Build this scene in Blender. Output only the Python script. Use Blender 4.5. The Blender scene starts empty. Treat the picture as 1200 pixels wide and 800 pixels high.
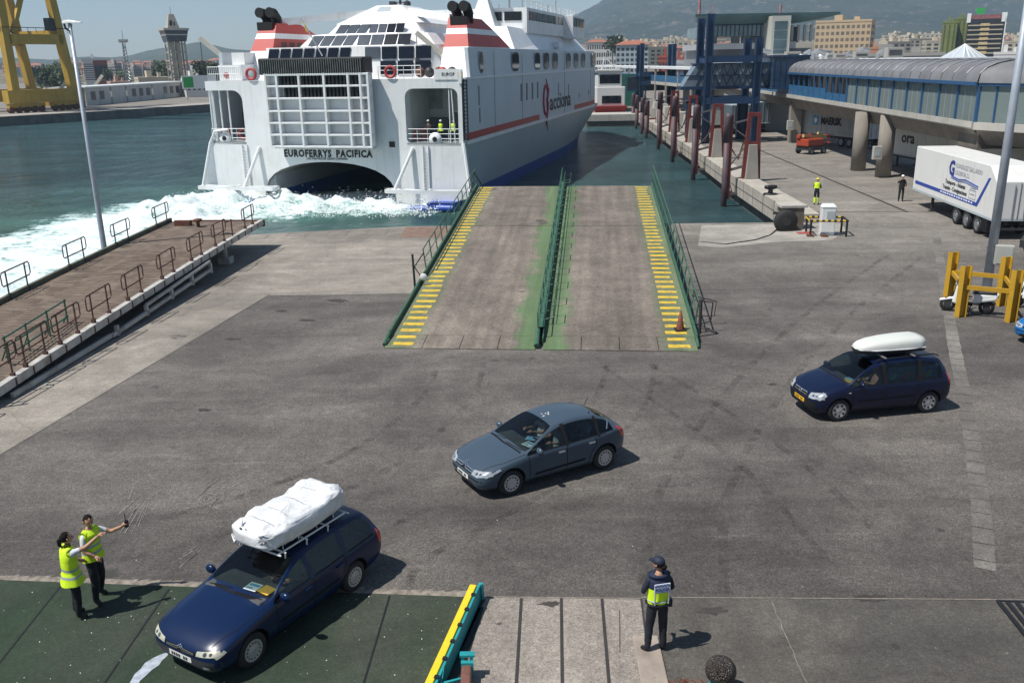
import bpy, bmesh, math, random
from mathutils import Vector, Matrix, noise
from mathutils.bvhtree import BVHTree
R=math.radians
random.seed(7)
scene=bpy.context.scene
# ---------------------------------------------------------------- camera, sky, sun, exposure
CAM_H=9.5; FPX=1050.0; PITCH=R(17.35); ROLL=R(1.0)
cd=bpy.data.cameras.new('camera'); cd.sensor_width=36; cd.lens=36*FPX/1200; cd.clip_start=.1; cd.clip_end=20000
cam=bpy.data.objects.new('camera',cd); scene.collection.objects.link(cam)
CM=(Matrix.Rotation(math.pi/2-PITCH,4,'X')@Matrix.Rotation(-ROLL,4,'Z'))
cam.matrix_world=Matrix.Translation((0,0,CAM_H))@CM
scene.camera=cam
SUN_EL=R(60); SH=R(22)                       # shadows point to this angle from +X
sdir=Vector((-math.cos(SH)*math.cos(SUN_EL),-math.sin(SH)*math.cos(SUN_EL),math.sin(SUN_EL)))
w=bpy.data.worlds.new('World'); scene.world=w; w.use_nodes=True
nt=w.node_tree; bg=nt.nodes['Background']
sky=nt.nodes.new('ShaderNodeTexSky'); sky.sky_type='NISHITA'; sky.sun_disc=False
sky.sun_elevation=SUN_EL; sky.sun_rotation=math.atan2(sdir.x,sdir.y)
sky.air_density=1.0; sky.dust_density=0.35; sky.ozone_density=1.6
nt.links.new(sky.outputs[0],bg.inputs[0]); bg.inputs[1].default_value=.064
sl=bpy.data.lights.new('sun','SUN'); sl.energy=5.0; sl.angle=R(.5); sl.color=(1,.965,.90)
so=bpy.data.objects.new('sun',sl); scene.collection.objects.link(so)
so.rotation_euler=(-sdir).to_track_quat('-Z','Y').to_euler()
scene.view_settings.view_transform='Standard'; scene.view_settings.look='None'; scene.view_settings.gamma=1
scene.view_settings.exposure=.24
scene.cycles.max_bounces=8; scene.cycles.transparent_max_bounces=16; scene.cycles.volume_bounces=1

# ---------------------------------------------------------------- helpers
def ray(x,y): return CM.to_3x3()@Vector(((x-600)/FPX,(400-y)/FPX,-1))
def G(x,y,z=0.):
    d=ray(x,y); t=(z-CAM_H)/d.z; return Vector((d.x*t,d.y*t,z))
def AT(x,y,Y):
    d=ray(x,y); t=Y/d.y; return Vector((d.x*t,Y,CAM_H+d.z*t))
MATS={}
def mat(name,col,rough=.6,metal=0.,var=.18,scale=1.5,bump=0.,bscale=30,dirt=None,dscale=.6,damt=.5,streak=None,emit=0,coat=0,spec=.5,detail=6):
    if name in MATS: return MATS[name]
    m=bpy.data.materials.new(name); m.use_nodes=True; n=m.node_tree.nodes; l=m.node_tree.links; b=n['Principled BSDF']
    b.inputs['Roughness'].default_value=rough; b.inputs['Metallic'].default_value=metal
    b.inputs['Specular IOR Level'].default_value=spec; b.inputs['Coat Weight'].default_value=coat
    b.inputs['Coat Roughness'].default_value=.04
    tc=n.new('ShaderNodeTexCoord'); out=None
    def noi(s,d=detail,r=.6,vec=None):
        t=n.new('ShaderNodeTexNoise'); t.inputs['Scale'].default_value=s; t.inputs['Detail'].default_value=d; t.inputs['Roughness'].default_value=r
        l.new(vec or tc.outputs['Object'],t.inputs['Vector']); return t
    t=noi(scale); mr=n.new('ShaderNodeMapRange'); mr.inputs[1].default_value=.3; mr.inputs[2].default_value=.7
    mr.inputs[3].default_value=1-var; mr.inputs[4].default_value=1+var; l.new(t.outputs[0],mr.inputs[0])
    mx=n.new('ShaderNodeVectorMath'); mx.operation='SCALE'; mx.inputs[0].default_value=col[:3]; l.new(mr.outputs[0],mx.inputs['Scale'])
    out=mx.outputs[0]
    if dirt:
        t2=noi(dscale,8,.7); r2=n.new('ShaderNodeMapRange'); r2.inputs[1].default_value=.5; r2.inputs[2].default_value=.72; r2.inputs[4].default_value=damt
        l.new(t2.outputs[0],r2.inputs[0]); mm=n.new('ShaderNodeMix'); mm.data_type='RGBA'; l.new(r2.outputs[0],mm.inputs[0]); l.new(out,mm.inputs[6]); mm.inputs[7].default_value=(*dirt,1); out=mm.outputs[2]
    if streak:
        mp=n.new('ShaderNodeMapping'); mp.inputs['Scale'].default_value=(3,3,.25); l.new(tc.outputs['Object'],mp.inputs[0])
        t3=noi(1.0,6,.6,mp.outputs[0]); r3=n.new('ShaderNodeMapRange'); r3.inputs[1].default_value=.52; r3.inputs[2].default_value=.75; r3.inputs[4].default_value=.6
        l.new(t3.outputs[0],r3.inputs[0]); mm=n.new('ShaderNodeMix'); mm.data_type='RGBA'; l.new(r3.outputs[0],mm.inputs[0]); l.new(out,mm.inputs[6]); mm.inputs[7].default_value=(*streak,1); out=mm.outputs[2]
    l.new(out,b.inputs['Base Color'])
    if bump:
        t4=noi(bscale,5,.65); bp=n.new('ShaderNodeBump'); bp.inputs['Strength'].default_value=min(1,bump); bp.inputs['Distance'].default_value=.02 if bscale>5 else .08
        l.new(t4.outputs[0],bp.inputs['Height']); l.new(bp.outputs[0],b.inputs['Normal'])
    if emit: b.inputs['Emission Color'].default_value=(*col[:3],1); b.inputs['Emission Strength'].default_value=emit
    MATS[name]=m; return m
def tag(o,label,cat,group=None,kind=None):
    if label: o['label']=label
    if cat: o['category']=cat
    if group: o['group']=group
    if kind: o['kind']=kind
    return o
def thing(name,label,cat,loc=(0,0,0),rz=0,group=None,kind=None):
    o=bpy.data.objects.new(name,None); scene.collection.objects.link(o); o.empty_display_size=.1
    o.matrix_world=Matrix.Translation(loc)@Matrix.Rotation(rz,4,'Z')
    o.location=loc; o.rotation_euler=(0,0,rz)
    WM[o.name]=Matrix.Translation(loc)@Matrix.Rotation(rz,4,'Z')
    return tag(o,label,cat,group,kind)
WM={}
def link_mesh(name,me,mats,parent=None,smooth=False,M=None,world=False):
    if not isinstance(mats,(list,tuple)): mats=[mats]
    for m in mats: me.materials.append(m)
    if world and parent is not None:
        p=parent
        while p is not None and p.name not in WM: p=p.parent
        if p is not None: me.transform(WM[p.name].inverted())
    if smooth: me.polygons.foreach_set('use_smooth',[True]*len(me.polygons))
    o=bpy.data.objects.new(name,me); scene.collection.objects.link(o)
    if parent is not None: o.parent=parent
    return o
class MB:
    def __init__(s,T=None): s.v=[];s.f=[];s.m=[];s.T=T or Matrix();s.mi=0
    def add(s,vs,fs):
        o=len(s.v); s.v+= [s.T@Vector(v) for v in vs]; s.f+=[tuple(i+o for i in f) for f in fs]; s.m+=[s.mi]*len(fs); return s
    def box(s,x0,x1,y0,y1,z0,z1):
        return s.add([(x0,y0,z0),(x1,y0,z0),(x1,y1,z0),(x0,y1,z0),(x0,y0,z1),(x1,y0,z1),(x1,y1,z1),(x0,y1,z1)],
          [(0,3,2,1),(4,5,6,7),(0,1,5,4),(1,2,6,5),(2,3,7,6),(3,0,4,7)])
    def hexa(s,b,t):  # 4 bottom pts, 4 top pts ccw
        return s.add(list(b)+list(t),[(0,3,2,1),(4,5,6,7),(0,1,5,4),(1,2,6,5),(2,3,7,6),(3,0,4,7)])
    def bar(s,p,q,w=.05,h=None,up=(0,0,1)):
        p=Vector(p);q=Vector(q);h=h or w;d=(q-p)
        if d.length<1e-6: return s
        d.normalize();u=Vector(up)
        if abs(d.dot(u))>.98:u=Vector((0,1,0))
        a=d.cross(u).normalized()*w/2;b=a.cross(d).normalized()*h/2
        return s.hexa([p-a-b,p+a-b,q+a-b,q-a-b],[p-a+b,p+a+b,q+a+b,q-a+b])
    def tube(s,pts,r,n=8,closed=False,cap=True):
        pts=[Vector(p) for p in pts];rs=r if isinstance(r,(list,tuple)) else [r]*len(pts);k=len(pts)
        vs=[];fs=[];prev=None
        for i,p in enumerate(pts):
            a=pts[i-1] if (i>0 or closed) else pts[i];b=pts[(i+1)%k] if (i<k-1 or closed) else pts[i]
            d=(b-a).normalized() if (b-a).length>1e-9 else Vector((0,0,1))
            if prev is None:
                u=Vector((0,0,1)) if abs(d.z)<.9 else Vector((1,0,0));x=d.cross(u).normalized()
            else:
                x=(prev-d*prev.dot(d)); x=x.normalized() if x.length>1e-6 else d.orthogonal().normalized()
            prev=x;y=d.cross(x)
            for j in range(n):
                t=2*math.pi*j/n;vs.append(p+(x*math.cos(t)+y*math.sin(t))*rs[i])
        for i in range(k if closed else k-1):
            for j in range(n):
                a=i*n+j;b=i*n+(j+1)%n;c=((i+1)%k)*n+(j+1)%n;e=((i+1)%k)*n+j;fs.append((a,b,c,e))
        if cap and not closed: fs.append(tuple(range(n))[::-1]);fs.append(tuple((k-1)*n+j for j in range(n)))
        return s.add(vs,fs)
    def cyl(s,p,q,r0,r1=None,n=16): return s.tube([p,q],[r0,r0 if r1 is None else r1],n)
    def prism(s,pts,a,b,axis='z'):   # 2d pts extruded from a to b. axis z:(x,y) y:(x,z) x:(y,z)
        def P(p,c): return {'z':(p[0],p[1],c),'y':(p[0],c,p[1]),'x':(c,p[0],p[1])}[axis]
        n=len(pts);vs=[P(p,a) for p in pts]+[P(p,b) for p in pts]
        return s.add(vs,[tuple(range(n))[::-1],tuple(range(n,2*n))]+[(i,(i+1)%n,n+(i+1)%n,n+i) for i in range(n)])
    def poly(s,pts): return s.add(pts,[tuple(range(len(pts)))])
    def sphere(s,c,r,seg=16,rings=10,f=None):
        c=Vector(c);rx,ry,rz=(r,r,r) if not isinstance(r,(tuple,list)) else r;vs=[];fs=[]
        for i in range(rings+1):
            ph=math.pi*i/rings
            for j in range(seg):
                th=2*math.pi*j/seg;p=Vector((rx*math.sin(ph)*math.cos(th),ry*math.sin(ph)*math.sin(th),rz*math.cos(ph)))
                if f:p=f(p)
                vs.append(c+p)
        for i in range(rings):
            for j in range(seg):fs.append((i*seg+j,(i+1)*seg+j,(i+1)*seg+(j+1)%seg,i*seg+(j+1)%seg))
        return s.add(vs,fs)
    def lathe(s,prof,c=(0,0,0),axis='z',n=24):   # prof [(r,h)]
        vs=[];fs=[];c=Vector(c);k=len(prof)
        for r_,h in prof:
            for j in range(n):
                t=2*math.pi*j/n;a,b=r_*math.cos(t),r_*math.sin(t)
                vs.append(c+Vector({'z':(a,b,h),'y':(a,h,b),'x':(h,a,b)}[axis]))
        for i in range(k-1):
            for j in range(n):fs.append((i*n+j,i*n+(j+1)%n,(i+1)*n+(j+1)%n,(i+1)*n+j))
        return s.add(vs,fs)
    def mesh(s,name,fix=True,merge=0):
        me=bpy.data.meshes.new(name);me.from_pydata([tuple(v) for v in s.v],[],s.f)
        me.polygons.foreach_set('material_index',s.m)
        if fix:
            bm=bmesh.new();bm.from_mesh(me)
            if merge:bmesh.ops.remove_doubles(bm,verts=bm.verts,dist=merge)
            bmesh.ops.recalc_face_normals(bm,faces=bm.faces);bm.to_mesh(me);bm.free()
        me.update();return me
    def build(s,name,mats,parent=None,smooth=False,world=False,bevel=0,label=None,merge=0,kind=None):
        o=link_mesh(name,s.mesh(name,merge=merge),mats,parent,smooth,world=world)
        if bevel:
            b=o.modifiers.new('bevel','BEVEL');b.width=bevel;b.segments=2;b.limit_method='ANGLE';b.angle_limit=R(35)
        if label:o['label']=label
        if kind:o['kind']=kind
        return o
def auto_smooth(o,ang=35):
    me=o.data
    me.polygons.foreach_set('use_smooth',[True]*len(me.polygons))
    bm=bmesh.new();bm.from_mesh(me)
    for e in bm.edges:
        if len(e.link_faces)==2 and e.calc_face_angle(0)>R(ang):e.smooth=False
        elif len(e.link_faces)!=2:e.smooth=True
    bm.to_mesh(me);bm.free();return o
def copy_tree(o,loc=None,rz=None,label=None,parent=None,group=None):
    c=o.copy();scene.collection.objects.link(c)
    if parent is not None:c.parent=parent
    if loc is not None:c.location=loc
    if rz is not None:c.rotation_euler=(c.rotation_euler.x,c.rotation_euler.y,rz)
    if label:c['label']=label
    if group:c['group']=group
    for ch in list(o.children):copy_tree(ch,parent=c)
    return c
def text(body,size,m,parent,loc,rot,name='lettering',ext=.004,sx=1.,bold=0.,align='LEFT',world=False,spacing=1.,fit=None):
    cu=bpy.data.curves.new('t','FONT');cu.body=body;cu.size=size;cu.extrude=ext;cu.offset=bold;cu.align_x=align;cu.space_character=spacing;cu.resolution_u=2
    o=bpy.data.objects.new('t',cu);scene.collection.objects.link(o)
    dg=bpy.context.evaluated_depsgraph_get();me=bpy.data.meshes.new_from_object(o.evaluated_get(dg))
    bpy.data.objects.remove(o)
    if fit:
        xs=[v.co.x for v in me.vertices];sx=fit/(max(xs)-min(xs))
    rm=rot if isinstance(rot,Matrix) else (Matrix.Rotation(rot[2],4,'Z')@Matrix.Rotation(rot[1],4,'Y')@Matrix.Rotation(rot[0],4,'X'))
    me.transform(Matrix.Translation(loc)@rm@Matrix.Diagonal((sx,1,1,1)))
    me.materials.clear()
    return link_mesh(name,me,m,parent,world=world)

# ---------------------------------------------------------------- materials
M={}
M['white_paint']=mat('white_paint',(.74,.76,.76),.35,var=.04,streak=(.60,.57,.50),scale=.5)
M['ship_white']=mat('ship_white',(.80,.815,.82),.4,var=.03,scale=.4,dirt=(.60,.56,.48),damt=.45,dscale=.5,streak=(.62,.58,.50))
M['ship_grey']=mat('ship_grey',(.42,.47,.50),.4,var=.05,scale=.3)
M['ship_red']=mat('ship_red',(.42,.018,.018),.4,var=.08)
M['ship_blue']=mat('ship_blue',(.02,.09,.35),.4,var=.1)
M['black']=mat('black',(.012,.012,.014),.5,var=.2)
M['soot']=mat('soot',(.01,.01,.01),.8,var=.3)
M['dark_glass']=mat('dark_glass',(.008,.011,.018),.05,var=.1,spec=.45)
M['mid_glass']=mat('mid_glass',(.075,.09,.11),.04,var=.15,spec=.35)
M['steel']=mat('steel',(.35,.36,.37),.45,.6,var=.1)
M['galv']=mat('galvanised_steel',(.42,.46,.52),.5,.3,var=.1,scale=3)
M['dark_steel']=mat('dark_steel',(.05,.05,.055),.55,.4,var=.3)
M['rust']=mat('rusty_steel',(.13,.05,.03),.8,var=.4,scale=4,bump=.3)
M['rust_red']=mat('rust_red_paint',(.17,.028,.022),.6,var=.3,scale=2,dirt=(.08,.04,.03),dscale=2)
M['green_paint']=mat('green_paint',(.04,.12,.075),.5,var=.25,scale=3,dirt=(.10,.08,.05),dscale=3,damt=.5)
M['yellow_paint']=mat('yellow_paint',(.62,.42,.04),.6,var=.2,scale=4,dirt=(.17,.14,.10),dscale=3.5,damt=.95)
M['crane_yellow']=mat('crane_yellow',(.50,.32,.045),.55,var=.12,scale=.3,streak=(.22,.12,.04))
M['cage_yellow']=mat('guard_yellow',(.52,.30,.02),.5,var=.15,scale=3,dirt=(.3,.15,.03),dscale=3)
M['teal_paint']=mat('teal_paint',(.02,.28,.30),.45,var=.2,scale=3)
M['bright_yellow']=mat('bright_yellow',(.80,.58,.02),.5,var=.08,scale=5,dirt=(.45,.33,.08),dscale=8,damt=.4)
M['gantry_blue']=mat('gantry_blue',(.014,.042,.10),.45,var=.2,scale=.6,streak=(.03,.05,.09))
M['frame_blue']=mat('frame_blue',(.03,.095,.21),.4,var=.12)
M['concrete']=mat('concrete',(.30,.28,.25),.85,var=.15,scale=.8,bump=.3,bscale=12,dirt=(.17,.15,.13),dscale=.5,damt=.6)
M['concrete_light']=mat('concrete_light',(.42,.40,.36),.85,var=.12,scale=.6,bump=.2,bscale=10,streak=(.24,.20,.16))
M['concrete_dark']=mat('concrete_dark',(.14,.13,.115),.9,var=.25,scale=.6,streak=(.05,.05,.045),bump=.3,bscale=6)
M['rubber']=mat('rubber',(.018,.018,.018),.75,var=.2,scale=8)
M['skin']=mat('skin',(.42,.23,.15),.5,var=.05)
M['hair']=mat('hair',(.012,.009,.007),.85,var=.4,scale=30,bump=.6,bscale=60,spec=.2)
M['cloth_dark']=mat('cloth_dark',(.012,.012,.016),.85,var=.3,scale=10,bump=.2,bscale=60)
M['cloth_navy']=mat('cloth_navy',(.012,.017,.035),.85,var=.3,scale=10)
M['cloth_white']=mat('cloth_white',(.60,.62,.66),.85,var=.1,scale=6)
M['cloth_green']=mat('cloth_pale_green',(.40,.50,.36),.85,var=.1)
M['hivis']=mat('hivis_yellow',(.62,.86,.02),.7,var=.12,scale=5,bump=.4,bscale=9)
M['reflect']=mat('reflective_band',(.34,.38,.42),.35,var=.1)
def glass_mat(name,tint=(.45,.5,.5),ior=1.45,rough=.02,base=.08):
    m=bpy.data.materials.new(name);m.use_nodes=True;n=m.node_tree.nodes;l=m.node_tree.links
    n.remove(n['Principled BSDF']);o=n['Material Output']
    t=n.new('ShaderNodeBsdfTransparent');t.inputs[0].default_value=(*tint,1)
    g_=n.new('ShaderNodeBsdfGlossy');g_.inputs['Roughness'].default_value=rough
    f=n.new('ShaderNodeFresnel');f.inputs[0].default_value=ior
    a=n.new('ShaderNodeMath');a.operation='ADD';a.inputs[1].default_value=base*.3;l.new(f.outputs[0],a.inputs[0])
    mx=n.new('ShaderNodeMixShader');l.new(a.outputs[0],mx.inputs[0]);l.new(t.outputs[0],mx.inputs[1]);l.new(g_.outputs[0],mx.inputs[2]);l.new(mx.outputs[0],o.inputs[0])
    return m
M['car_glass']=glass_mat('car_glass',(.45,.52,.50))
M['walk_glass']=glass_mat('walkway_glass',(.55,.63,.62),base=.3)
_n=M['walk_glass'].node_tree.nodes;_l=M['walk_glass'].node_tree.links;_m=[q for q in _n if q.type=='MIX_SHADER'][0]
_d=_n.new('ShaderNodeBsdfDiffuse');_d.inputs[0].default_value=(.30,.37,.36,1);_m2=_n.new('ShaderNodeMixShader');_m2.inputs[0].default_value=.5
_l.new(_m.outputs[0],_m2.inputs[1]);_l.new(_d.outputs[0],_m2.inputs[2]);_l.new(_m2.outputs[0],_n['Material Output'].inputs['Surface'])
# ---------------------------------------------------------------- ground materials
def ground_mat(name,base,alt,spots=(.03,.03,.028),spec=(.4,.38,.35),grain=.55,tex=1.0,crack=True,streaks=True,far=None):
    m=bpy.data.materials.new(name);m.use_nodes=True;n=m.node_tree.nodes;l=m.node_tree.links;b=n['Principled BSDF']
    tc=n.new('ShaderNodeTexCoord')
    def noi(s,d=6,r=.6,vec=None,dist=0):
        t=n.new('ShaderNodeTexNoise');t.inputs['Scale'].default_value=s;t.inputs['Detail'].default_value=d;t.inputs['Roughness'].default_value=r;t.inputs['Distortion'].default_value=dist
        l.new(vec or tc.outputs['Object'],t.inputs['Vector']);return t.outputs[0]
    def rng(x,a,b_,c=0,d=1):
        r_=n.new('ShaderNodeMapRange');r_.inputs[1].default_value=a;r_.inputs[2].default_value=b_;r_.inputs[3].default_value=c;r_.inputs[4].default_value=d;l.new(x,r_.inputs[0]);return r_.outputs[0]
    def mix(f,a,c):
        x=n.new('ShaderNodeMix');x.data_type='RGBA';l.new(f,x.inputs[0])
        if isinstance(a,tuple):x.inputs[6].default_value=(*a,1)
        else:l.new(a,x.inputs[6])
        if isinstance(c,tuple):x.inputs[7].default_value=(*c,1)
        else:l.new(c,x.inputs[7])
        return x.outputs[2]
    c=mix(rng(noi(.13,7,.62,dist=.5),.40,.58),base,alt)
    def mul(c,f):
        x=n.new('ShaderNodeVectorMath');x.operation='SCALE';l.new(c,x.inputs[0]);l.new(f,x.inputs['Scale']);return x.outputs[0]
    if far:
        sx=n.new('ShaderNodeSeparateXYZ');l.new(tc.outputs['Object'],sx.inputs[0])
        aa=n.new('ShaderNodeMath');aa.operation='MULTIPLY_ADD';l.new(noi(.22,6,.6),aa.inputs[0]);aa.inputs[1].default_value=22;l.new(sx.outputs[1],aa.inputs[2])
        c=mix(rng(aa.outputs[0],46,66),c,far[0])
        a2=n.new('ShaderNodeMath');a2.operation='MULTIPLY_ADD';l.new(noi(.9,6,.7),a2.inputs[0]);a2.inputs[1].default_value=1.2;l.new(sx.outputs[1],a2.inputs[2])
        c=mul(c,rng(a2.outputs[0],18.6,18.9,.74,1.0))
        mp=n.new('ShaderNodeMapping');mp.inputs['Rotation'].default_value=(0,0,R(-8));mp.inputs['Scale'].default_value=(.9,3.2,1);l.new(tc.outputs['Object'],mp.inputs[0])
        c=mix(rng(noi(.9,5,.6,mp.outputs[0],.5),.665,.72,0,.6),c,(.045,.040,.037))
        mp=n.new('ShaderNodeMapping');mp.inputs['Rotation'].default_value=(0,0,R(35));mp.inputs['Scale'].default_value=(.12,2.6,1);l.new(tc.outputs['Object'],mp.inputs[0])
        c=mix(rng(noi(1.1,7,.7,mp.outputs[0],.6),.63,.70,0,.35),c,(.26,.24,.21))
    c=mul(c,rng(noi(1.1,8,.7),.3,.7,.84,1.16))
    c=mul(c,rng(noi(34,2,.6),.32,.68,1-grain,1+grain));c=mul(c,rng(noi(14,3,.7),.32,.68,1-grain*.6,1+grain*.6));c=mul(c,rng(noi(5,4,.75),.32,.68,1-grain*.35,1+grain*.35))
    c=mul(c,rng(noi(9,3,.7),.3,.7,.88,1.12))
    c=mul(c,rng(noi(.35,9,.8,dist=1.2),.35,.65,.76,1.20))
    if streaks:   # tyre-worn bands, long and soft
        mp=n.new('ShaderNodeMapping');mp.inputs['Rotation'].default_value=(0,0,R(-28));mp.inputs['Scale'].default_value=(.035,.55,1);l.new(tc.outputs['Object'],mp.inputs[0])
        c=mul(c,rng(noi(1.5,6,.65,mp.outputs[0]),.35,.7,.86,1.14))
        mp=n.new('ShaderNodeMapping');mp.inputs['Rotation'].default_value=(0,0,R(4));mp.inputs['Scale'].default_value=(.03,.45,1);l.new(tc.outputs['Object'],mp.inputs[0])
        c=mul(c,rng(noi(1.0,5,.6,mp.outputs[0]),.38,.66,.88,1.1))
    c=mix(rng(noi(.55,3,.45,dist=.3),.70,.74,0,.7),c,spots)      # oil stains
    c=mix(rng(noi(2.3,2,.4),.76,.79,0,.75),c,spots)
    v=n.new('ShaderNodeTexVoronoi');v.inputs['Scale'].default_value=2.2;l.new(tc.outputs['Object'],v.inputs['Vector'])
    c=mix(rng(v.outputs['Distance'],.012,.03,.8,0),c,spec)       # litter and chewing-gum flecks
    if crack:
        v2=n.new('ShaderNodeTexVoronoi');v2.feature='DISTANCE_TO_EDGE';v2.inputs['Scale'].default_value=.11
        mp=n.new('ShaderNodeVectorMath');mp.operation='ADD';t=n.new('ShaderNodeTexNoise');t.inputs['Scale'].default_value=.8;t.inputs['Detail'].default_value=6
        l.new(tc.outputs['Object'],t.inputs['Vector']);l.new(tc.outputs['Object'],mp.inputs[0]);l.new(t.outputs[1],mp.inputs[1]);l.new(mp.outputs[0],v2.inputs['Vector'])
        c=mix(rng(v2.outputs['Distance'],.0010,.003,.22,0),c,(.05,.045,.04))
    l.new(c,b.inputs['Base Color']);b.inputs['Roughness'].default_value=.85
    bp=n.new('ShaderNodeBump');bp.inputs['Strength'].default_value=.5;bp.inputs['Distance'].default_value=.012
    l.new(noi(26,4,.7),bp.inputs['Height']);l.new(bp.outputs[0],b.inputs['Normal'])
    return m
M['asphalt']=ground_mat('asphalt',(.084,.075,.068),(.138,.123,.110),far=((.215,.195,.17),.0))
M['apron']=ground_mat('apron_concrete',(.21,.187,.16),(.28,.25,.215),grain=.25)
M['pierdeck']=ground_mat('pier_concrete',(.30,.28,.25),(.38,.35,.31),spots=(.2,.13,.07),grain=.06,crack=False)
M['slab']=ground_mat('slab_concrete',(.22,.19,.165),(.27,.238,.205),grain=.32,crack=False,streaks=False)
M['green_deck']=ground_mat('green_steel_deck',(.016,.034,.016),(.042,.050,.036),spec=(.45,.47,.42),grain=.3,crack=False,streaks=False)
M['old_asphalt']=ground_mat('worn_asphalt',(.076,.070,.061),(.135,.120,.102),grain=.32)
M['strip']=ground_mat('dashed_strip',(.205,.188,.168),(.125,.113,.102),grain=.25,crack=False,streaks=False)
M['tarmac_dark']=ground_mat('patched_asphalt',(.105,.098,.092),(.125,.117,.11),grain=.25)

def struct(name,mb,m,z=None,**k):
    o=mb.build(name,m,**k);o['kind']='structure';return o
def sheet(name,pts,z,m,sub=0):
    mb=MB();mb.poly([(p[0],p[1],z) for p in pts]);return struct(name,mb,m)
land=[(-17.5,-40),(-17.5,52.0),(-6.2,54.3),(9,53.7),(18.0,53.4),(18.3,59),(18.9,75),(20.0,93),(21.2,118),(23.6,165),(14.0,165),(18,260),(-30,330),(-62,276),(-77,248),(-92.8,218.5),(-108.5,197.5),(-150,142),(-700,60),(-9000,60),(-9000,9000),(9000,9000),(9000,-40)]
mb=MB();n=len(land)
me=bpy.data.meshes.new('ground');bm=bmesh.new()
top=[bm.verts.new((x,y,0)) for x,y in land];f=bm.faces.new(top)
lo=[bm.verts.new((x,y,-7)) for x,y in land]
for i in range(n):
    q=bm.faces.new((top[i],top[(i+1)%n],lo[(i+1)%n],lo[i]));q.material_index=1
f.normal_update()
bmesh.ops.triangulate(bm,faces=[f]);bmesh.ops.recalc_face_normals(bm,faces=bm.faces)
if sum(f.normal.z for f in bm.faces if abs(f.normal.z)>.5)<0: bmesh.ops.reverse_faces(bm,faces=bm.faces)
bm.to_mesh(me);bm.free()
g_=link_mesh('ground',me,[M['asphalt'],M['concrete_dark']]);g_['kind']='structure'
sheet('quay_apron',[(-17.4,20),(-13.5,20),(-10.5,37.7),(-4.0,37.5),(6.6,37.2),(9,53.65),(-6.2,54.25),(-17.4,51.9)],.004,M['apron'])
None if True else sheet('pier_deck',[(17.9,55.2),(23.0,55.5),(25.6,60),(29,75),(31.5,100),(34,140),(38,178),(24.4,178),(21.3,118),(20.1,93),(19.0,75),(18.35,59)],.004,M['pierdeck'])
# seam and steel plate at the quay edge
mb=MB();mb.box(-6.3,-3.6,50.6,54.0,.008,.012);struct('quay_steel_plate',mb,mat('plate_rust',(.20,.13,.10),.8,var=.3,scale=2,bump=.3))
mb=MB()
for i in range(14):
    x=-16.5+i*1.15;mb.box(x,x+.05,50.9+.08*i,52.2+.16*i,.008,.011)
mb.box(-13.2,-4.6,50.8,50.86,.008,.011);mb.box(-10.4,-4.4,37.55,37.6,.008,.011);mb.box(6.9,15,37.3,37.33,.008,.011)
mb.bar((-13.4,20.8,.009),(-10.5,37.9,.009),.05,.003)
struct('quay_joints',mb,M['concrete_dark'])
sheet('quay_corner_slab',[tuple(G(*p).xy) for p in ((822,264),(903,263),(985,262),(992,270),(975,281),(905,284),(845,290),(818,288))],.004,M['pierdeck'])
# crane rails on the pier
mb=MB()
mb.bar((19.4,55.6,.006),(20.5,90,.006),.22,.006);mb.bar((20.5,90,.006),(24.5,176,.006),.22,.006)
mb.bar((25.1,56.2,.006),(26.9,100,.006),.20,.006);mb.bar((26.9,100,.006),(30,176,.006),.20,.006)
mb.bar((18.6,57.0,.008),(29.5,56.0,.008),.07,.003)
struct('crane_rail_tracks',mb,mat('rail_dark',(.045,.034,.028),.7,var=.4,scale=2))
# pier coping beam (raised)
cope=[(17.95,55.0),(18.3,59),(18.9,75),(20.0,93),(21.2,118),(23.6,165)]
mb=MB()
for a,b in zip(cope,cope[1:]):
    mb.hexa([(a[0]-.45,a[1],-1.15),(a[0]+1.15,a[1],-1.15),(b[0]+1.15,b[1],-1.15),(b[0]-.45,b[1],-1.15)],[(a[0]-.45,a[1],.22),(a[0]+1.15,a[1],.22),(b[0]+1.15,b[1],.22),(b[0]-.45,b[1],.22)])
struct('pier_edge_beam',mb,mat('pier_beam_conc',(.40,.37,.32),.85,var=.15,scale=.6,bump=.2,bscale=10,streak=(.16,.09,.05)),bevel=.03)
mb=MB()
for a,b in zip(cope,cope[1:]):
    a=Vector(a);b=Vector(b);L=(b-a).length;k=1.5
    while k<L:
        p=a+(b-a)*k/L;mb.box(p.x-.47,p.x-.44,p.y,p.y+.05,-1.15,.22);mb.box(p.x-.45,p.x+1.15,p.y,p.y+.04,.221,.225);k+=3.2
    mb.bar((a.x-.46,a.y,-.45),(b.x-.46,b.y,-.45),.03,.05)
struct('pier_beam_joints',mb,M['concrete_dark'])
mb=MB();mb.box(14.1,23.2,164.8,172,-1.0,.12);struct('far_dock_edge_beam',mb,M['concrete_light'])
# dock wall beam for the far left quay: light top edge
fq=[(-62,276),(-77,248),(-92.8,218.5),(-108.5,197.5),(-150,142),(-300,118)]
mb=MB()
for a,b in zip(fq,fq[1:]):
    d=(Vector(b)-Vector(a)).normalized();nn=Vector((d.y,-d.x))*-1
    nn=Vector((-abs(d.y),abs(d.x)))
    a=Vector(a);b=Vector(b);mb.poly([(a.x,a.y,.01),(b.x,b.y,.01),(b.x+nn.x*9,b.y+nn.y*9,.01),(a.x+nn.x*9,a.y+nn.y*9,.01)])
struct('far_quay_pavement',mb,M['pierdeck'])
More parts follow.
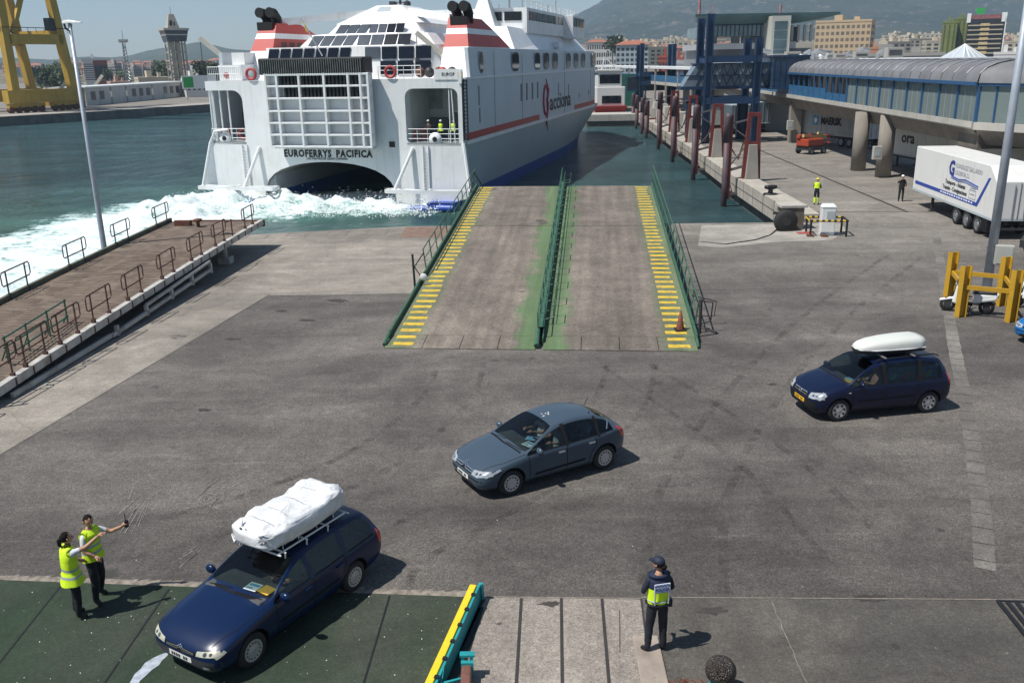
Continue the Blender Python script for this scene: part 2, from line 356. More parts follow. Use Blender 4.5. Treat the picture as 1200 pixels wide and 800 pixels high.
# ------------------------------------------------ foreground
sheet('green_steel_deck',[(-14,15.75),(-.75,14.5),(-1.7,6),(-14,6)],.004,M['green_deck'])
mb=MB()
for (a,b) in (((-8.78,15.1),(-8.5,6)),((-6.63,14.95),(-6.85,6)),((-2.37,14.6),(-2.75,6))): mb.bar((a[0],a[1],.009),(b[0],b[1],.009),.035,.004)
struct('green_deck_joints',mb,M['black'])
mb=MB()
for i in range(60):
    x=-14+i*.222;y=15.80-(x+14)*.0945
    mb.hexa([(x,y-.05,.003),(x+.222,y-.07,.003),(x+.222,y+.10+.06*random.random(),.003),(x,y+.08+.06*random.random(),.003)],[(x,y-.02,.02),(x+.222,y-.04,.02),(x+.222,y+.05,.02),(x,y+.05,.02)])
struct('worn_concrete_lip',mb,mat('lip',(.22,.19,.16),.9,var=.5,scale=7,bump=.8,bscale=14))
sheet('concrete_slabs',[(-.62,14.5),(2.28,14.34),(1.7,6),(-1.9,6)],.005,M['slab'])
sheet('old_yard_paving',[(2.29,14.4),(8.5,14.15),(20,13.6),(20,6),(1.72,6)],.0045,M['old_asphalt'])
mb=MB()
for (x0,x1) in ((.09,-.32),(.83,.40),(1.58,1.14)): mb.bar((x0,14.43,.010),(x1,6,.010),.055,.004)
mb.bar((-.60,14.45,.010),(-1.15,12.2,.010),.05,.004)
mb.bar((2.30,14.36,.010),(1.95,9,.010),.03,.004);mb.bar((1.86,14.0,.010),(1.72,12.8,.010),.012,.004)
struct('slab_joints',mb,mat('joint_tar',(.035,.03,.03),.8,var=.2))
mb=MB();mb.bar((-.6,14.50,.011),(2.3,14.36,.011),.03,.004);mb.bar((2.3,14.40,.011),(13,13.95,.011),.025,.004)
pts=[G(905,705,.012)];x=905
for k in range(14):
    p=G(905+3.2*k+random.uniform(-2,2),705+7.3*k,.012);pts.append(p)
for a,b in zip(pts,pts[1:]):mb.bar(a,b,.013,.004)
struct('paving_cracks',mb,mat('crack_light',(.22,.19,.16),.9,var=.4,scale=6))
mb=MB()
mb.hexa([(1.85,6,.006),(2.28,6,.006),(2.42,13.2,.006),(1.98,13.2,.006)],[(1.85,6,.05),(2.28,6,.05),(2.42,13.2,.05),(1.98,13.2,.05)])
struct('concrete_kerb',mb,mat('kerb_conc',(.30,.25,.21),.85,var=.25,scale=2,bump=.5,bscale=10),bevel=.02)
# dashed road marking, worn: wide ladder of blocks
cl=[G(1095,262),G(1106,330),G(1117,400),G(1128,455),G(1140,520),G(1150,600),G(1156,690)]
def along(cl,step):
    out=[];acc=0;
    for a,b in zip(cl,cl[1:]):
        L=(b-a).length;t=acc
        while t<L:out.append((a+(b-a)*t/L,(b-a).normalized()));t+=step
        acc=t-L
    return out
mb=MB();sp_=along(cl,.35);prev=None
for k,(p,d) in enumerate(sp_):
    nn=Vector((-d.y,d.x,0));w_=.19+.03*noise.noise(Vector((k*.7,0,0)));a=p-nn*(w_+.02*random.random());b=p+nn*(w_+.02*random.random())
    if prev and noise.noise(Vector((k*.33,5,0)))>-.42: mb.poly([(q.x,q.y,.010) for q in (prev[0],prev[1],b,a)])
    prev=(a+d*(.03 if k%2==0 else 0),b+d*(.03 if k%2==0 else 0))
struct('road_marking',mb,M['strip'])
mb=MB()
for p,d in along([G(990,355),G(1000,300),G(965,235)],1.4):pass
# drain grating at the right edge
g0=G(1172,704)
gr=thing('drain_grating','black slotted steel drain grating flush with the paving at the right edge','grating',(g0.x,g0.y,0),0)
for i in range(4):
    mb=MB();a=G(1170+11*i,704+i,.03);b=G(1206+11*i,749+i,.03);mb.bar(a,b,.075,.03);mb.build('bar',M['black'],gr,world=True)
mb=MB();mb.bar(G(1168,703,.02),G(1225,706,.02),.03,.03);mb.build('frame',M['dark_steel'],gr,world=True)
mb=MB();random.seed(77)
def blot(cx,cy,rx,ry,z):
    c=G(cx,cy,z);e=G(cx+rx,cy,z);f=G(cx,cy-ry,z);ux=e-c;uy=f-c;pts=[]
    for i in range(22):
        t=2*math.pi*i/22;k=1+.8*noise.noise(Vector((math.cos(t)*2.2,math.sin(t)*2.2,cx*.37)));pts.append(c+ux*math.cos(t)*k+uy*math.sin(t)*k)
    mb.poly([tuple(p) for p in pts])
for q in ((1022,700,19,4.5),(836,715,17,4),(1050,757,5,3),(645,707,14,3),(1000,415,7,1.3),(360,375,9,1.2),(330,364,7,1.2),(395,352,12,1.6),(272,397,9,1.2),(905,450,6,1.2),(690,520,5,1.5),(470,610,5,2),(240,480,7,1.5)): blot(*q,.0085)
struct('oil_stains',mb,mat('oil_stain',(.045,.038,.033),.7,var=.4,scale=5))
mb=MB()
mb.poly([tuple(G(x_,y_,.0095)) for x_,y_ in ((150,803),(158,789),(165,783),(170,776),(180,770),(189,766),(198,763),(196,768),(190,773),(186,779),(178,784),(172,790),(164,797),(160,806))])
struct('spilled_paint',mb,mat('paint_spill',(.36,.40,.46),.7,var=.3,scale=8))
def patchy(name,col,lo,hi,sc=1.4):
    m=bpy.data.materials.new(name);m.use_nodes=True;n=m.node_tree.nodes;l=m.node_tree.links;b=n['Principled BSDF'];b.inputs['Base Color'].default_value=(*col,1);b.inputs['Roughness'].default_value=.85
    tc=n.new('ShaderNodeTexCoord');t=n.new('ShaderNodeTexNoise');t.inputs['Scale'].default_value=sc;t.inputs['Detail'].default_value=9;t.inputs['Roughness'].default_value=.8;l.new(tc.outputs['Object'],t.inputs['Vector'])
    r=n.new('ShaderNodeMapRange');r.inputs[1].default_value=lo;r.inputs[2].default_value=hi;r.inputs[4].default_value=.40;l.new(t.outputs[0],r.inputs[0])
    tr=n.new('ShaderNodeBsdfTransparent');mx=n.new('ShaderNodeMixShader');l.new(r.outputs[0],mx.inputs[0]);l.new(tr.outputs[0],mx.inputs[1]);l.new(b.outputs[0],mx.inputs[2]);l.new(mx.outputs[0],n['Material Output'].inputs['Surface']);return m
def track(mb,px_,w_,z,gap=1.5):
    P=[G(x,y,z) for x,y in px_];Q=[]
    for i in range(len(P)-1):
        p0=P[max(i-1,0)];p1=P[i];p2=P[i+1];p3=P[min(i+2,len(P)-1)]
        for k in range(8):
            t=k/8;Q.append(.5*((2*p1)+(p2-p0)*t+(2*p0-5*p1+4*p2-p3)*t*t+(3*p1-p0-3*p2+p3)*t*t*t))
    Q.append(P[-1])
    for o in (-gap/2,gap/2):
        for a,b in zip(Q,Q[1:]):
            d=(b-a).normalized();nn=Vector((-d.y,d.x,0));A=a+nn*o;B=b+nn*o;mb.poly([tuple(A-nn*w_/2),tuple(A+nn*w_/2),tuple(B+nn*w_/2),tuple(B-nn*w_/2)])
mb=MB()
track(mb,((540,425),(520,470),(430,540),(280,600),(120,640)),.20,.0062)
track(mb,((740,425),(720,480),(620,560),(470,640),(430,690)),.18,.0066)
track(mb,((730,425),(800,470),(900,540),(1010,650)),.20,.0070)
track(mb,((1060,300),(980,360),(900,440),(820,560),(800,690)),.22,.0074)
struct('tyre_tracks',mb,patchy('tyre_dark',(.055,.048,.043),.46,.62))
mb=MB()
track(mb,((860,400),(900,360),(960,345),(1020,360),(1050,400)),.16,.0078,gap=1.3)
track(mb,((1000,300),(960,350),(900,410),(880,440)),.14,.0080,gap=1.3)
track(mb,((300,470),(210,560),(130,640)),.14,.0082,gap=1.2)
struct('pale_tyre_scuffs',mb,patchy('tyre_pale',(.25,.225,.20),.50,.66))
# scraped white marks on asphalt
mb=MB();random.seed(3)
for (x0,y0,x1,y1) in ((172,575,130,618),(168,590,140,640),(210,600,295,560),(262,560,215,605),(258,580,235,600),(235,640,200,665),(150,585,160,560)):
    a=G(x0,y0,.009);b=G(x1,y1,.009)
    for k in range(5):
        o=Vector((random.uniform(-.12,.12),random.uniform(-.12,.12),0));mb.bar(a+o+(b-a)*random.uniform(0,.3),a+o+(b-a)*random.uniform(.4,.9)+o*.5,random.uniform(.006,.014),.002)
struct('scrape_marks',mb,mat('scrape',(.27,.25,.23),.9,var=.6,scale=14))
# dark patch repair
sheet('asphalt_patch',[tuple(G(*p).xy) for p in ((0,560),(240,470),(260,430),(900,440),(1110,440),(1115,470),(700,505),(300,520),(0,640))],.003,M['tarmac_dark']) if False else None

# ---------------------------------------------------------------- water
shipSR=Vector((-5.07,73.57,0));YAW=R(15);U=Vector((math.cos(YAW),-math.sin(YAW),0));V=Vector((math.sin(YAW),math.cos(YAW),0))
S0=shipSR+U*1.5
wake=[G(548,238,-2),G(500,236,-2),G(420,238,-2),G(330,240,-2),G(240,243,-2),G(170,262,-2),G(100,285,-2),G(40,312,-2),G(-40,350,-2),G(-140,410,-2)]
wid=[4.0,6.0,8.0,7.5,7.5,8.5,8.5,8.5,9,9]
def seg_d(p,a,b):
    ab=b-a;t=max(0,min(1,(p-a).dot(ab)/ab.length_squared));return (p-(a+ab*t)).length,t
def foam_at(x,y):
    p=Vector((x,y,-2));best=9
    for i in range(len(wake)-1):
        d,t=seg_d(p,wake[i],wake[i+1]);w_=wid[i]+(wid[i+1]-wid[i])*t;best=min(best,d/w_)
    return best
mw=bpy.data.materials.new('sea_water');mw.use_nodes=True;n=mw.node_tree.nodes;l=mw.node_tree.links;b=n['Principled BSDF']
at=n.new('ShaderNodeAttribute');at.attribute_name='foam'
at2=n.new('ShaderNodeAttribute');at2.attribute_name='churn'
tc=n.new('ShaderNodeTexCoord')
def wn(s,d,r,sc=(1,1,1),rot=0):
    mp=n.new('ShaderNodeMapping');mp.inputs['Scale'].default_value=sc;mp.inputs['Rotation'].default_value=(0,0,rot);l.new(tc.outputs['Object'],mp.inputs[0])
    t=n.new('ShaderNodeTexNoise');t.inputs['Scale'].default_value=s;t.inputs['Detail'].default_value=d;t.inputs['Roughness'].default_value=r;l.new(mp.outputs[0],t.inputs['Vector']);return t.outputs[0]
def mrr(x,a,b_,c=0,d=1):
    r_=n.new('ShaderNodeMapRange');r_.inputs[1].default_value=a;r_.inputs[2].default_value=b_;r_.inputs[3].default_value=c;r_.inputs[4].default_value=d;l.new(x,r_.inputs[0]);return r_.outputs[0]
def mth(op,a,b_):
    x=n.new('ShaderNodeMath');x.operation=op
    for i,q in enumerate((a,b_)):
        if isinstance(q,(int,float)):x.inputs[i].default_value=q
        else:l.new(q,x.inputs[i])
    return x.outputs[0]
deep=n.new('ShaderNodeMix');deep.data_type='RGBA';deep.inputs[6].default_value=(.048,.112,.125,1);deep.inputs[7].default_value=(.12,.30,.25,1);l.new(at2.outputs['Fac'],deep.inputs[0])
var=n.new('ShaderNodeVectorMath');var.operation='SCALE';l.new(deep.outputs[2],var.inputs[0]);l.new(mrr(wn(.05,5,.6,(1,2.5,1)),.35,.65,.7,1.35),var.inputs['Scale'])
fn=mth('ADD',wn(.9,8,.72,(1,1.3,1)),mrr(wn(3.5,6,.7),0,1,-.25,.25))
f1=mth('ADD',mth('MULTIPLY',at.outputs['Fac'],.92),mth('ADD',mrr(fn,.2,.8,-.62,.34),mrr(wn(.35,7,.75,(1,3.2,1),.35),.35,.65,-.14,.12)))
ff=mrr(f1,.32,.62)
fm=n.new('ShaderNodeMix');fm.data_type='RGBA';l.new(ff,fm.inputs[0]);l.new(var.outputs[0],fm.inputs[6])
fcol=n.new('ShaderNodeMix');fcol.data_type='RGBA';fcol.inputs[6].default_value=(.55,.68,.68,1);fcol.inputs[7].default_value=(.80,.84,.86,1);l.new(mrr(f1,.5,.95),fcol.inputs[0])
l.new(fcol.outputs[2],fm.inputs[7]);l.new(fm.outputs[2],b.inputs['Base Color'])
l.new(mrr(ff,0,1,.12,.9),b.inputs['Roughness']);b.inputs['IOR'].default_value=1.33
h=mth('ADD',mth('MULTIPLY',wn(.6,8,.72,(1,1.8,1),.4),.6),mth('MULTIPLY',wn(1.6,6,.7,(1,1.6,1),-.3),.5))
bp=n.new('ShaderNodeBump');bp.inputs['Strength'].default_value=1.0;bp.inputs['Distance'].default_value=1.6;l.new(h,bp.inputs['Height']);l.new(bp.outputs[0],b.inputs['Normal']);l.new(mrr(ff,0,.8,1.0,.28),bp.inputs['Strength'])
# near grid (displaced by wash), far sheet around it
def churn_at(x,y):
    f=foam_at(x,y);c=max(0,1-f/3.6)
    return min(1,c*(1.0+1.3*noise.noise(Vector((x*.07,y*.16,3)))))
x0,x1,y0,y1=-110,42,-8,232;st=.6
nx=int((x1-x0)/st);ny=int((y1-y0)/st)
# finer only where the wash is: graded spacing
def axis(a,b,fa,fb,fine,coarse):
    out=[a];
    while out[-1]<b:
        p=out[-1];out.append(p+(fine if fa<=p<fb else coarse))
    out[-1]=b;return out
xs=axis(x0,x1,-48,22,.4,2.5);ys=axis(y0,y1,22,92,.4,2.5)
vs=[];fo=[];ch=[]
for y in ys:
    for x in xs:
        f=foam_at(x,y);fv=max(0,min(1,1.62-f*1.05))
        # crisp far edge, ragged near edge
        edge=noise.noise(Vector((x*.25,y*.25,0)))*.35;fv=max(0,min(1,fv+edge*(1 if fv>.05 else 0)))
        k=max(0,1.1-f);ls=Vector((x,y,0))-S0;u=ls.dot(U);v=ls.dot(V)
        boost=1.5 if (-26<u<1 and -9<v<8) else .5
        h=k*boost*(.22+.75*max(0,noise.fractal(Vector((x*.55,y*.55,1.3)),.9,2.1,4)+.35))
        if -17<u<-7 and v>0:h=h*.5
        sw=.05*noise.noise(Vector((x*.4,y*.3,5)))+.03*noise.noise(Vector((x*1.1,y*.9,7)))
        vs.append((x,y,-2+h+sw));fo.append(fv);ch.append(churn_at(x,y))
W=len(xs);fs=[(j*W+i,j*W+i+1,(j+1)*W+i+1,(j+1)*W+i) for j in range(len(ys)-1) for i in range(W-1)]
o=len(vs)
BX=9000
out=[(-BX,-BX,-2),(BX,-BX,-2),(BX,BX,-2),(-BX,BX,-2)]
me=bpy.data.meshes.new('water');me.from_pydata(vs,[],fs)
a=me.attributes.new('foam','FLOAT','POINT');a.data.foreach_set('value',fo)
a=me.attributes.new('churn','FLOAT','POINT');a.data.foreach_set('value',ch)
wo=link_mesh('water',me,mw,smooth=True);wo['kind']='structure'
mb=MB()
mb.poly([(-BX,-BX,-2.02),(BX,-BX,-2.02),(BX,y0,-2.02),(-BX,y0,-2.02)]);mb.poly([(-BX,y1,-2.02),(BX,y1,-2.02),(BX,BX,-2.02),(-BX,BX,-2.02)])
mb.poly([(-BX,y0,-2.02),(x0,y0,-2.02),(x0,y1,-2.02),(-BX,y1,-2.02)]);mb.poly([(x1,y0,-2.02),(BX,y0,-2.02),(BX,y1,-2.02),(x1,y1,-2.02)])
struct('sea',mb,mw)
# thrown spray: droplets and lumps over the jets
mb=MB();random.seed(11)
for k in range(5200):
    i=random.random();
    if i<.6: u=random.uniform(-24,-1);v=random.uniform(-7,1.5);zz=random.expovariate(1.6)
    elif i<.8: u=random.uniform(-24,-18);v=random.uniform(-6,1);zz=random.expovariate(1.0)
    else: u=random.uniform(-10,-2);v=random.uniform(-5,2);zz=random.expovariate(.9)
    p=S0+U*u+V*v;z=-1.75+min(zz,2.3)*.55;r=random.uniform(.03,.10)*(1-.25*min(zz,2.3))
    if noise.noise(Vector((u*.5,v*.5,3)))<-.12:continue
    s=.7+random.random()*.6
    mb.add([(p.x-r,p.y,z),(p.x+r*.5,p.y+r*.9,z-.2*r),(p.x+r*.5,p.y-r*.9,z),(p.x,p.y,z+r*s),(p.x,p.y,z-r)],[(0,1,3),(1,2,3),(2,0,3),(1,0,4),(2,1,4),(0,2,4)])
sp=mb.build('spray',mat('spray_white',(.84,.87,.88),.8,var=.03));tag(sp,'white water spray thrown up behind the stern of the ferry','spray',kind='stuff')
# ---------------------------------------------------------------- central vehicle ramp (linkspan)
RL=27.3;SLOPE=1.95/RL
rp=thing('loading_ramp','wide worn steel loading ramp with green middle, yellow barred edges and green railings','ramp',(.92,29.35,0),R(-5.2))
rdeck=ground_mat('ramp_deck',(.14,.118,.098),(.20,.168,.14),spots=(.05,.04,.035),grain=.38,crack=False,streaks=False)
# add green paint towards the middle (paint that is really there)
n=rdeck.node_tree.nodes;l=rdeck.node_tree.links;b=n['Principled BSDF'];src=b.inputs['Base Color'].links[0].from_socket
tc=n.new('ShaderNodeTexCoord');sx=n.new('ShaderNodeSeparateXYZ');l.new(tc.outputs['Object'],sx.inputs[0])
nz=n.new('ShaderNodeTexNoise');nz.inputs['Scale'].default_value=.55;nz.inputs['Detail'].default_value=9;nz.inputs['Roughness'].default_value=.75;l.new(tc.outputs['Object'],nz.inputs['Vector'])
ab=n.new('ShaderNodeMath');ab.operation='ABSOLUTE';l.new(sx.outputs[0],ab.inputs[0])
ad=n.new('ShaderNodeMath');ad.operation='MULTIPLY_ADD';l.new(nz.outputs[0],ad.inputs[0]);ad.inputs[1].default_value=2.6;l.new(ab.outputs[0],ad.inputs[2])
mr=n.new('ShaderNodeMapRange');mr.inputs[1].default_value=1.95;mr.inputs[2].default_value=2.35;mr.inputs[3].default_value=.75;mr.inputs[4].default_value=0;l.new(ad.outputs[0],mr.inputs[0])
ad2=n.new('ShaderNodeMath');ad2.operation='MULTIPLY_ADD';l.new(nz.outputs[0],ad2.inputs[0]);ad2.inputs[1].default_value=-1.2;l.new(ab.outputs[0],ad2.inputs[2])
mr2=n.new('ShaderNodeMapRange');mr2.inputs[1].default_value=3.5;mr2.inputs[2].default_value=4.1;mr2.inputs[4].default_value=.5;l.new(ad2.outputs[0],mr2.inputs[0])
mxx=n.new('ShaderNodeMath');mxx.operation='MAXIMUM';l.new(mr.outputs[0],mxx.inputs[0]);l.new(mr2.outputs[0],mxx.inputs[1])
mix=n.new('ShaderNodeMix');mix.data_type='RGBA';l.new(mxx.outputs[0],mix.inputs[0]);l.new(src,mix.inputs[6]);mix.inputs[7].default_value=(.085,.17,.065,1)
mpp=n.new('ShaderNodeMapping');mpp.inputs['Scale'].default_value=(2.2,.07,1);l.new(tc.outputs['Object'],mpp.inputs[0])
n3=n.new('ShaderNodeTexNoise');n3.inputs['Scale'].default_value=1;n3.inputs['Detail'].default_value=6;l.new(mpp.outputs[0],n3.inputs['Vector'])
m3=n.new('ShaderNodeMapRange');m3.inputs[1].default_value=.35;m3.inputs[2].default_value=.68;m3.inputs[3].default_value=.8;m3.inputs[4].default_value=1.22;l.new(n3.outputs[0],m3.inputs[0])
sc=n.new('ShaderNodeVectorMath');sc.operation='SCALE';l.new(mix.outputs[2],sc.inputs[0]);l.new(m3.outputs[0],sc.inputs['Scale']);l.new(sc.outputs[0],b.inputs['Base Color'])
def slab(mb,x0,x1,y0,y1,zo,th): # follows slope
    z0=y0*SLOPE+zo;z1=y1*SLOPE+zo
    mb.hexa([(x0,y0,z0-th),(x1,y0,z0-th),(x1,y1,z1-th),(x0,y1,z1-th)],[(x0,y0,z0),(x1,y0,z0),(x1,y1,z1),(x0,y1,z1)])
for s,(xa,xb) in ((0,(-5.42,-.12)),(1,(.12,5.42))):
    mb=MB();slab(mb,xa,xb,1.3,RL,.03,.22);d_=mb.build('deck',rdeck,rp)
    mb=MB();slab(mb,xa,xb,9.5,RL-.4,-.20,.45);
    mb.build('underframe',M['green_paint'],rp)
    w_=(xb-xa)/4
    for k in range(4):
        mb=MB();slab(mb,xa+k*w_+.012,xa+(k+1)*w_-.012,0,1.28,.03,.028);mb.build('hinged_flap',rdeck,rp)
    mb=MB();xs0=-5.22 if s==0 else 4.42
    k=0;y=.25
    while y<RL-.2:
        if not 1.15<y<1.5:
            xa_,xb_=xs0+random.uniform(0,.05),xs0+.8-random.choice((0,0,.03,.06,.12));slab(mb,xa_,xb_,y+random.uniform(0,.03),y+.32-random.uniform(0,.05),.036,.004)
        y+=.66
    mb.build('yellow_bars',M['yellow_paint'],rp)
    mb=MB()
    slab(mb,xa,xb,17.2,17.24,.036,.004);struct_=mb.build('deck_joint',M['black'],rp)
# kerbs
mb=MB();slab(mb,-5.50,-5.42,1.0,RL,.22,.24);mb.tube([(-5.45,.2,.08),(-5.45,1.2,.28)],.07,8);mb.build('kerb',M['green_paint'],rp)
mb=MB();slab(mb,5.42,5.50,1.0,RL,.22,.24);mb.tube([(5.45,.3,.06),(5.45,1.1,.24)],.05,8);mb.build('kerb',M['green_paint'],rp)
mb=MB();slab(mb,-.12,-.08,.6,RL+.4,.30,.32);slab(mb,.08,.12,.6,RL+.4,.20,.22);slab(mb,-.10,.10,1.5,RL,.30,.03)
mb.tube([(-.09,.1,.12),(-.09,1.0,.42)],.09,8);mb.build('kerb',M['green_paint'],rp,label='green median kerb dividing the two lanes')
def zz(y,h=0):return y*SLOPE+h
def rail(x,ya,yb,step,h,side,loops=False,r=.028,name='railing',lean=0):
    mb=MB();y=ya
    mb.tube([(x+lean,ya,zz(ya,h)),(x+lean,yb,zz(yb,h))],r,6);mb.tube([(x+lean*.5,ya,zz(ya,h*.62)),(x+lean*.5,yb,zz(yb,h*.62))],r*.8,6)
    while y<=yb+.01:
        mb.tube([(x,y,zz(y,.0)),(x+lean,y,zz(y,h))],r,6)
        if loops:
            y2=y+.9
            mb.tube([(x,y,zz(y,.25)),(x+side*.33,y,zz(y,.35)),(x+side*.36,y+.05,zz(y,h-.12)),(x+side*.36,y2,zz(y2,h-.12)),(x+side*.33,y2,zz(y2,.35)),(x,y2,zz(y2,.25))],.018,5)
        y+=step
    return mb.build(name,M['green_paint'],rp)
rail(-5.48,9.0,RL+.6,1.55,1.05,-1,lean=-.12)
mb=MB();mb.tube([(-5.75,7.6,.1),(-5.8,7.6,1.75)],.05,6);mb.tube([(-5.6,8.3,.6),(-5.75,7.65,1.2),(-5.6,9,1.5)],.03,6);mb.tube([(-5.5,24.5,1.9),(-5.55,26.7,2.95),(-5.2,27.4,2.1)],.04,6)
mb.build('railing_end',M['dark_steel'],rp)
rail(-.09,1.0,RL+1.0,1.9,.98,-1,r=.024)
rail(.10,2.4,RL+.3,2.05,.85,1,loops=True,r=.016)
rail(5.50,2.2,RL+1.2,1.5,1.05,1,lean=.12,r=.03)
mb=MB();mb.tube([(5.65,1.8,.1),(5.65,1.8,1.35)],.06,6);mb.tube([(5.6,2.2,.3),(6.1,2.4,.4),(6.15,2.4,1.1),(5.7,2.2,1.2)],.025,6);mb.tube([(5.6,2.9,.2),(6.35,2.1,.02)],.03,6);mb.tube([(5.5,3.4,1.1),(6.4,3.3,.9),(6.35,3.3,.35),(5.6,3.4,.3)],.025,6)
mb.build('railing_end',M['dark_steel'],rp)
# floodlight with white disc on left rail
fl=thing('warning_disc','small white disc lamp leaning against the left kerb of the loading ramp','lamp',WM[rp.name]@Vector((-5.25,7.0,zz(7.0,.40))),0)
mb=MB();mb.lathe([(0.0,.0),(.13,.0),(.15,.02),(.15,.04),(0,.06)],axis='y');mb.build('disc',M['white_paint'],fl,smooth=True)
mb=MB();mb.tube([(0,.1,0),(-.15,.2,-.35)],.03,6);mb.build('bracket',M['dark_steel'],fl)
# cone
cp=WM[rp.name]@Vector((4.98,2.0,zz(2.0,.035)))
cn=thing('traffic_cone','dark weathered orange traffic cone at the foot of the right ramp railing','traffic cone',cp)
mb=MB();mb.box(-.2,.2,-.2,.2,0,.04);mb.build('base',M['rubber'],cn)
mb=MB();mb.lathe([(.15,.04),(.03,.72),(0,.72)],n=20);mb.build('cone_body',mat('cone_orange',(.16,.045,.025),.7,var=.4,scale=8),cn,smooth=True)

# ---------------------------------------------------------------- left bridge (lifted linkspan)
BR=Vector((-15.4,25.0));BRE=Vector((-13.55,48.6))
ang=math.atan2(BRE.y-BR.y,BRE.x-BR.x)
bt=thing('quay_bridge','rusty brown steel bridge deck with tube guard hoops beside the water at the left','bridge',(BR.x,BR.y,0),ang)
# local: x along bridge, y to the left (towards the water) 0..5
def bz(x): # deck height
    return .42+ (x/23.7)*1.0 + .10*math.sin(max(0,min(1,x/23.7))*math.pi)
bmat=mat('bridge_deck_rust',(.135,.10,.076),.85,var=.35,scale=1.6,bump=.9,bscale=10,dirt=(.22,.18,.14),dscale=.8,damt=.8)
bw=mat('bridge_side_paint',(.46,.45,.42),.6,var=.15,scale=2,dirt=(.16,.11,.08),dscale=1.2,damt=.7)
xs_=[-16,-8,-3,0,3,6,9,12,15,18,21,23.7]
def WD(x): return 5.0 if x>3 else 5.0+ (3-x)*.09
mb=MB()
for a,b_ in zip(xs_,xs_[1:]):
    mb.hexa([(a,.1,bz(a)-.2),(b_,.1,bz(b_)-.2),(b_,WD(b_),bz(b_)-.2),(a,WD(a),bz(a)-.2)],[(a,.1,bz(a)),(b_,.1,bz(b_)),(b_,WD(b_),bz(b_)),(a,WD(a),bz(a))])
mb.build('deck',bmat,bt)
mb=MB();x=-9
while x<16.5:
    for yy in (.35,2.0,3.6):
        if (int(x*3)+int(yy))%5: mb.hexa([(x,yy,bz(x)+.001),(x+.035,yy,bz(x)+.001),(x+.20,yy+1.35,bz(x)+.001),(x+.16,yy+1.35,bz(x)+.001)],[(x,yy,bz(x)+.02),(x+.035,yy,bz(x)+.02),(x+.20,yy+1.35,bz(x)+.02),(x+.16,yy+1.35,bz(x)+.02)])
    x+=.24
mb.build('tread_bars',mat('tread',(.17,.13,.10),.8,var=.5),bt)
mb=MB()
for a,b_ in zip(xs_,xs_[1:]):
    ta=.30;
    mb.hexa([(a,-.12,bz(a)-.20),(b_,-.12,bz(b_)-.20),(b_,.1,bz(b_)-.20),(a,.1,bz(a)-.20)],[(a,-.12,bz(a)+.08),(b_,-.12,bz(b_)+.08),(b_,.1,bz(b_)+.08),(a,.1,bz(a)+.08)])
mb.build('side_girder',bw,bt)
mb=MB()
for k in range(26): x=-1+k*.95;mb.box(x,x+.05,-.145,-.12,bz(x)-.20,bz(x)+.04)
mb.box(23.7,23.85,-.15,4.9,bz(23.7)-.30,bz(23.7)+.06)
mb.build('stiffeners',M['rust'],bt)
mb=MB()
for a,b_ in zip(xs_,xs_[1:]):
    mb.hexa([(a,WD(a),bz(a)-.5),(b_,WD(b_),bz(b_)-.5),(b_,WD(b_)+.15,bz(b_)-.5),(a,WD(a)+.15,bz(a)-.5)],[(a,WD(a),bz(a)+.2),(b_,WD(b_),bz(b_)+.2),(b_,WD(b_)+.15,bz(b_)+.2),(a,WD(a)+.15,bz(a)+.2)])
mb.build('kerb',mat('kerb_olive',(.09,.10,.07),.7,var=.4,scale=2,dirt=(.2,.13,.08),dscale=1.5),bt)
# lower white frame along the quay
mb=MB();fz=lambda x:.02+max(0,x-6)*.035
for (a,b_) in ((6.5,15.8),):
    mb.bar((a,-.25,fz(a)+.12),(b_,-.25,fz(b_)+.16),.12,.14)
    None
    for x in (6.9,9.3,11.6,13.7,15.8): mb.bar((x,-.25,fz(x)),(x,-.25,bz(x)-.35),.12,.16,up=(1,0,0))
mb.bar((9.3,-.25,fz(9.3)+.42),(15.8,-.25,fz(15.8)+.55),.1,.11)
mb.bar((0.5,-.2,.10),(6.5,-.2,.16),.10,.16)
mb.build('lower_frame',bw,bt)
mb=MB()
for x in (19.5,):
    for y in (.5,4.4): mb.tube([(x,y,-3),(x,y,bz(x)-.2)],.12,8)
    mb.box(x-.3,x+.3,.2,.8,-.2,.35)
mb.build('prop',bw,bt)
mb=MB()
for a,b_ in zip(xs_[3:],xs_[4:]):
    for y in (1.2,2.6,4.0): mb.hexa([(a,y,bz(a)-.75),(b_,y,bz(b_)-.75),(b_,y+.15,bz(b_)-.75),(a,y+.15,bz(a)-.75)],[(a,y,bz(a)-.2),(b_,y,bz(b_)-.2),(b_,y+.15,bz(b_)-.2),(a,y+.15,bz(a)-.2)])
mb.build('underbeams',M['dark_steel'],bt)
hoopm=mat('hoop_brown',(.10,.045,.035),.7,var=.4,scale=4)
def hoop(x,y,L=1.9,m=hoopm,h=1.0):
    mb=MB();z=bz(x)+.12;z2=bz(x+L)+.12
    e=.32
    mb.tube([(x+e,y,z),(x+e,y,z+h)],.033,6);mb.tube([(x+L-e,y,z2),(x+L-e,y,z2+h)],.033,6)
    mb.tube([(x+.08,y,z+h),(x+L-.08,y,z2+h),(x+L,y,z2+h-.1),(x+L,y,z2+h*.55),(x+L-.1,y,z2+h*.46),(x+.08,y,z+h*.46),(x,y,z+h*.54),(x,y,z+h-.1),(x+.08,y,z+h)],.027,6)
    for q in (x+e,x+L-e): mb.box(q-.06,q+.06,y-.06,y+.06,z-.1,z+.12)
    mb.build('guard_hoop',m,bt)
for x in (-5.0,-2.8,-.4,1.4,3.4,5.6,8.2,11.2,14.2,17.0,21.0): hoop(x,0.02,1.75)
for x in (2.6,8.6,13.0,17.2,21.6): hoop(x,5.05,1.9,m=M['dark_steel'])
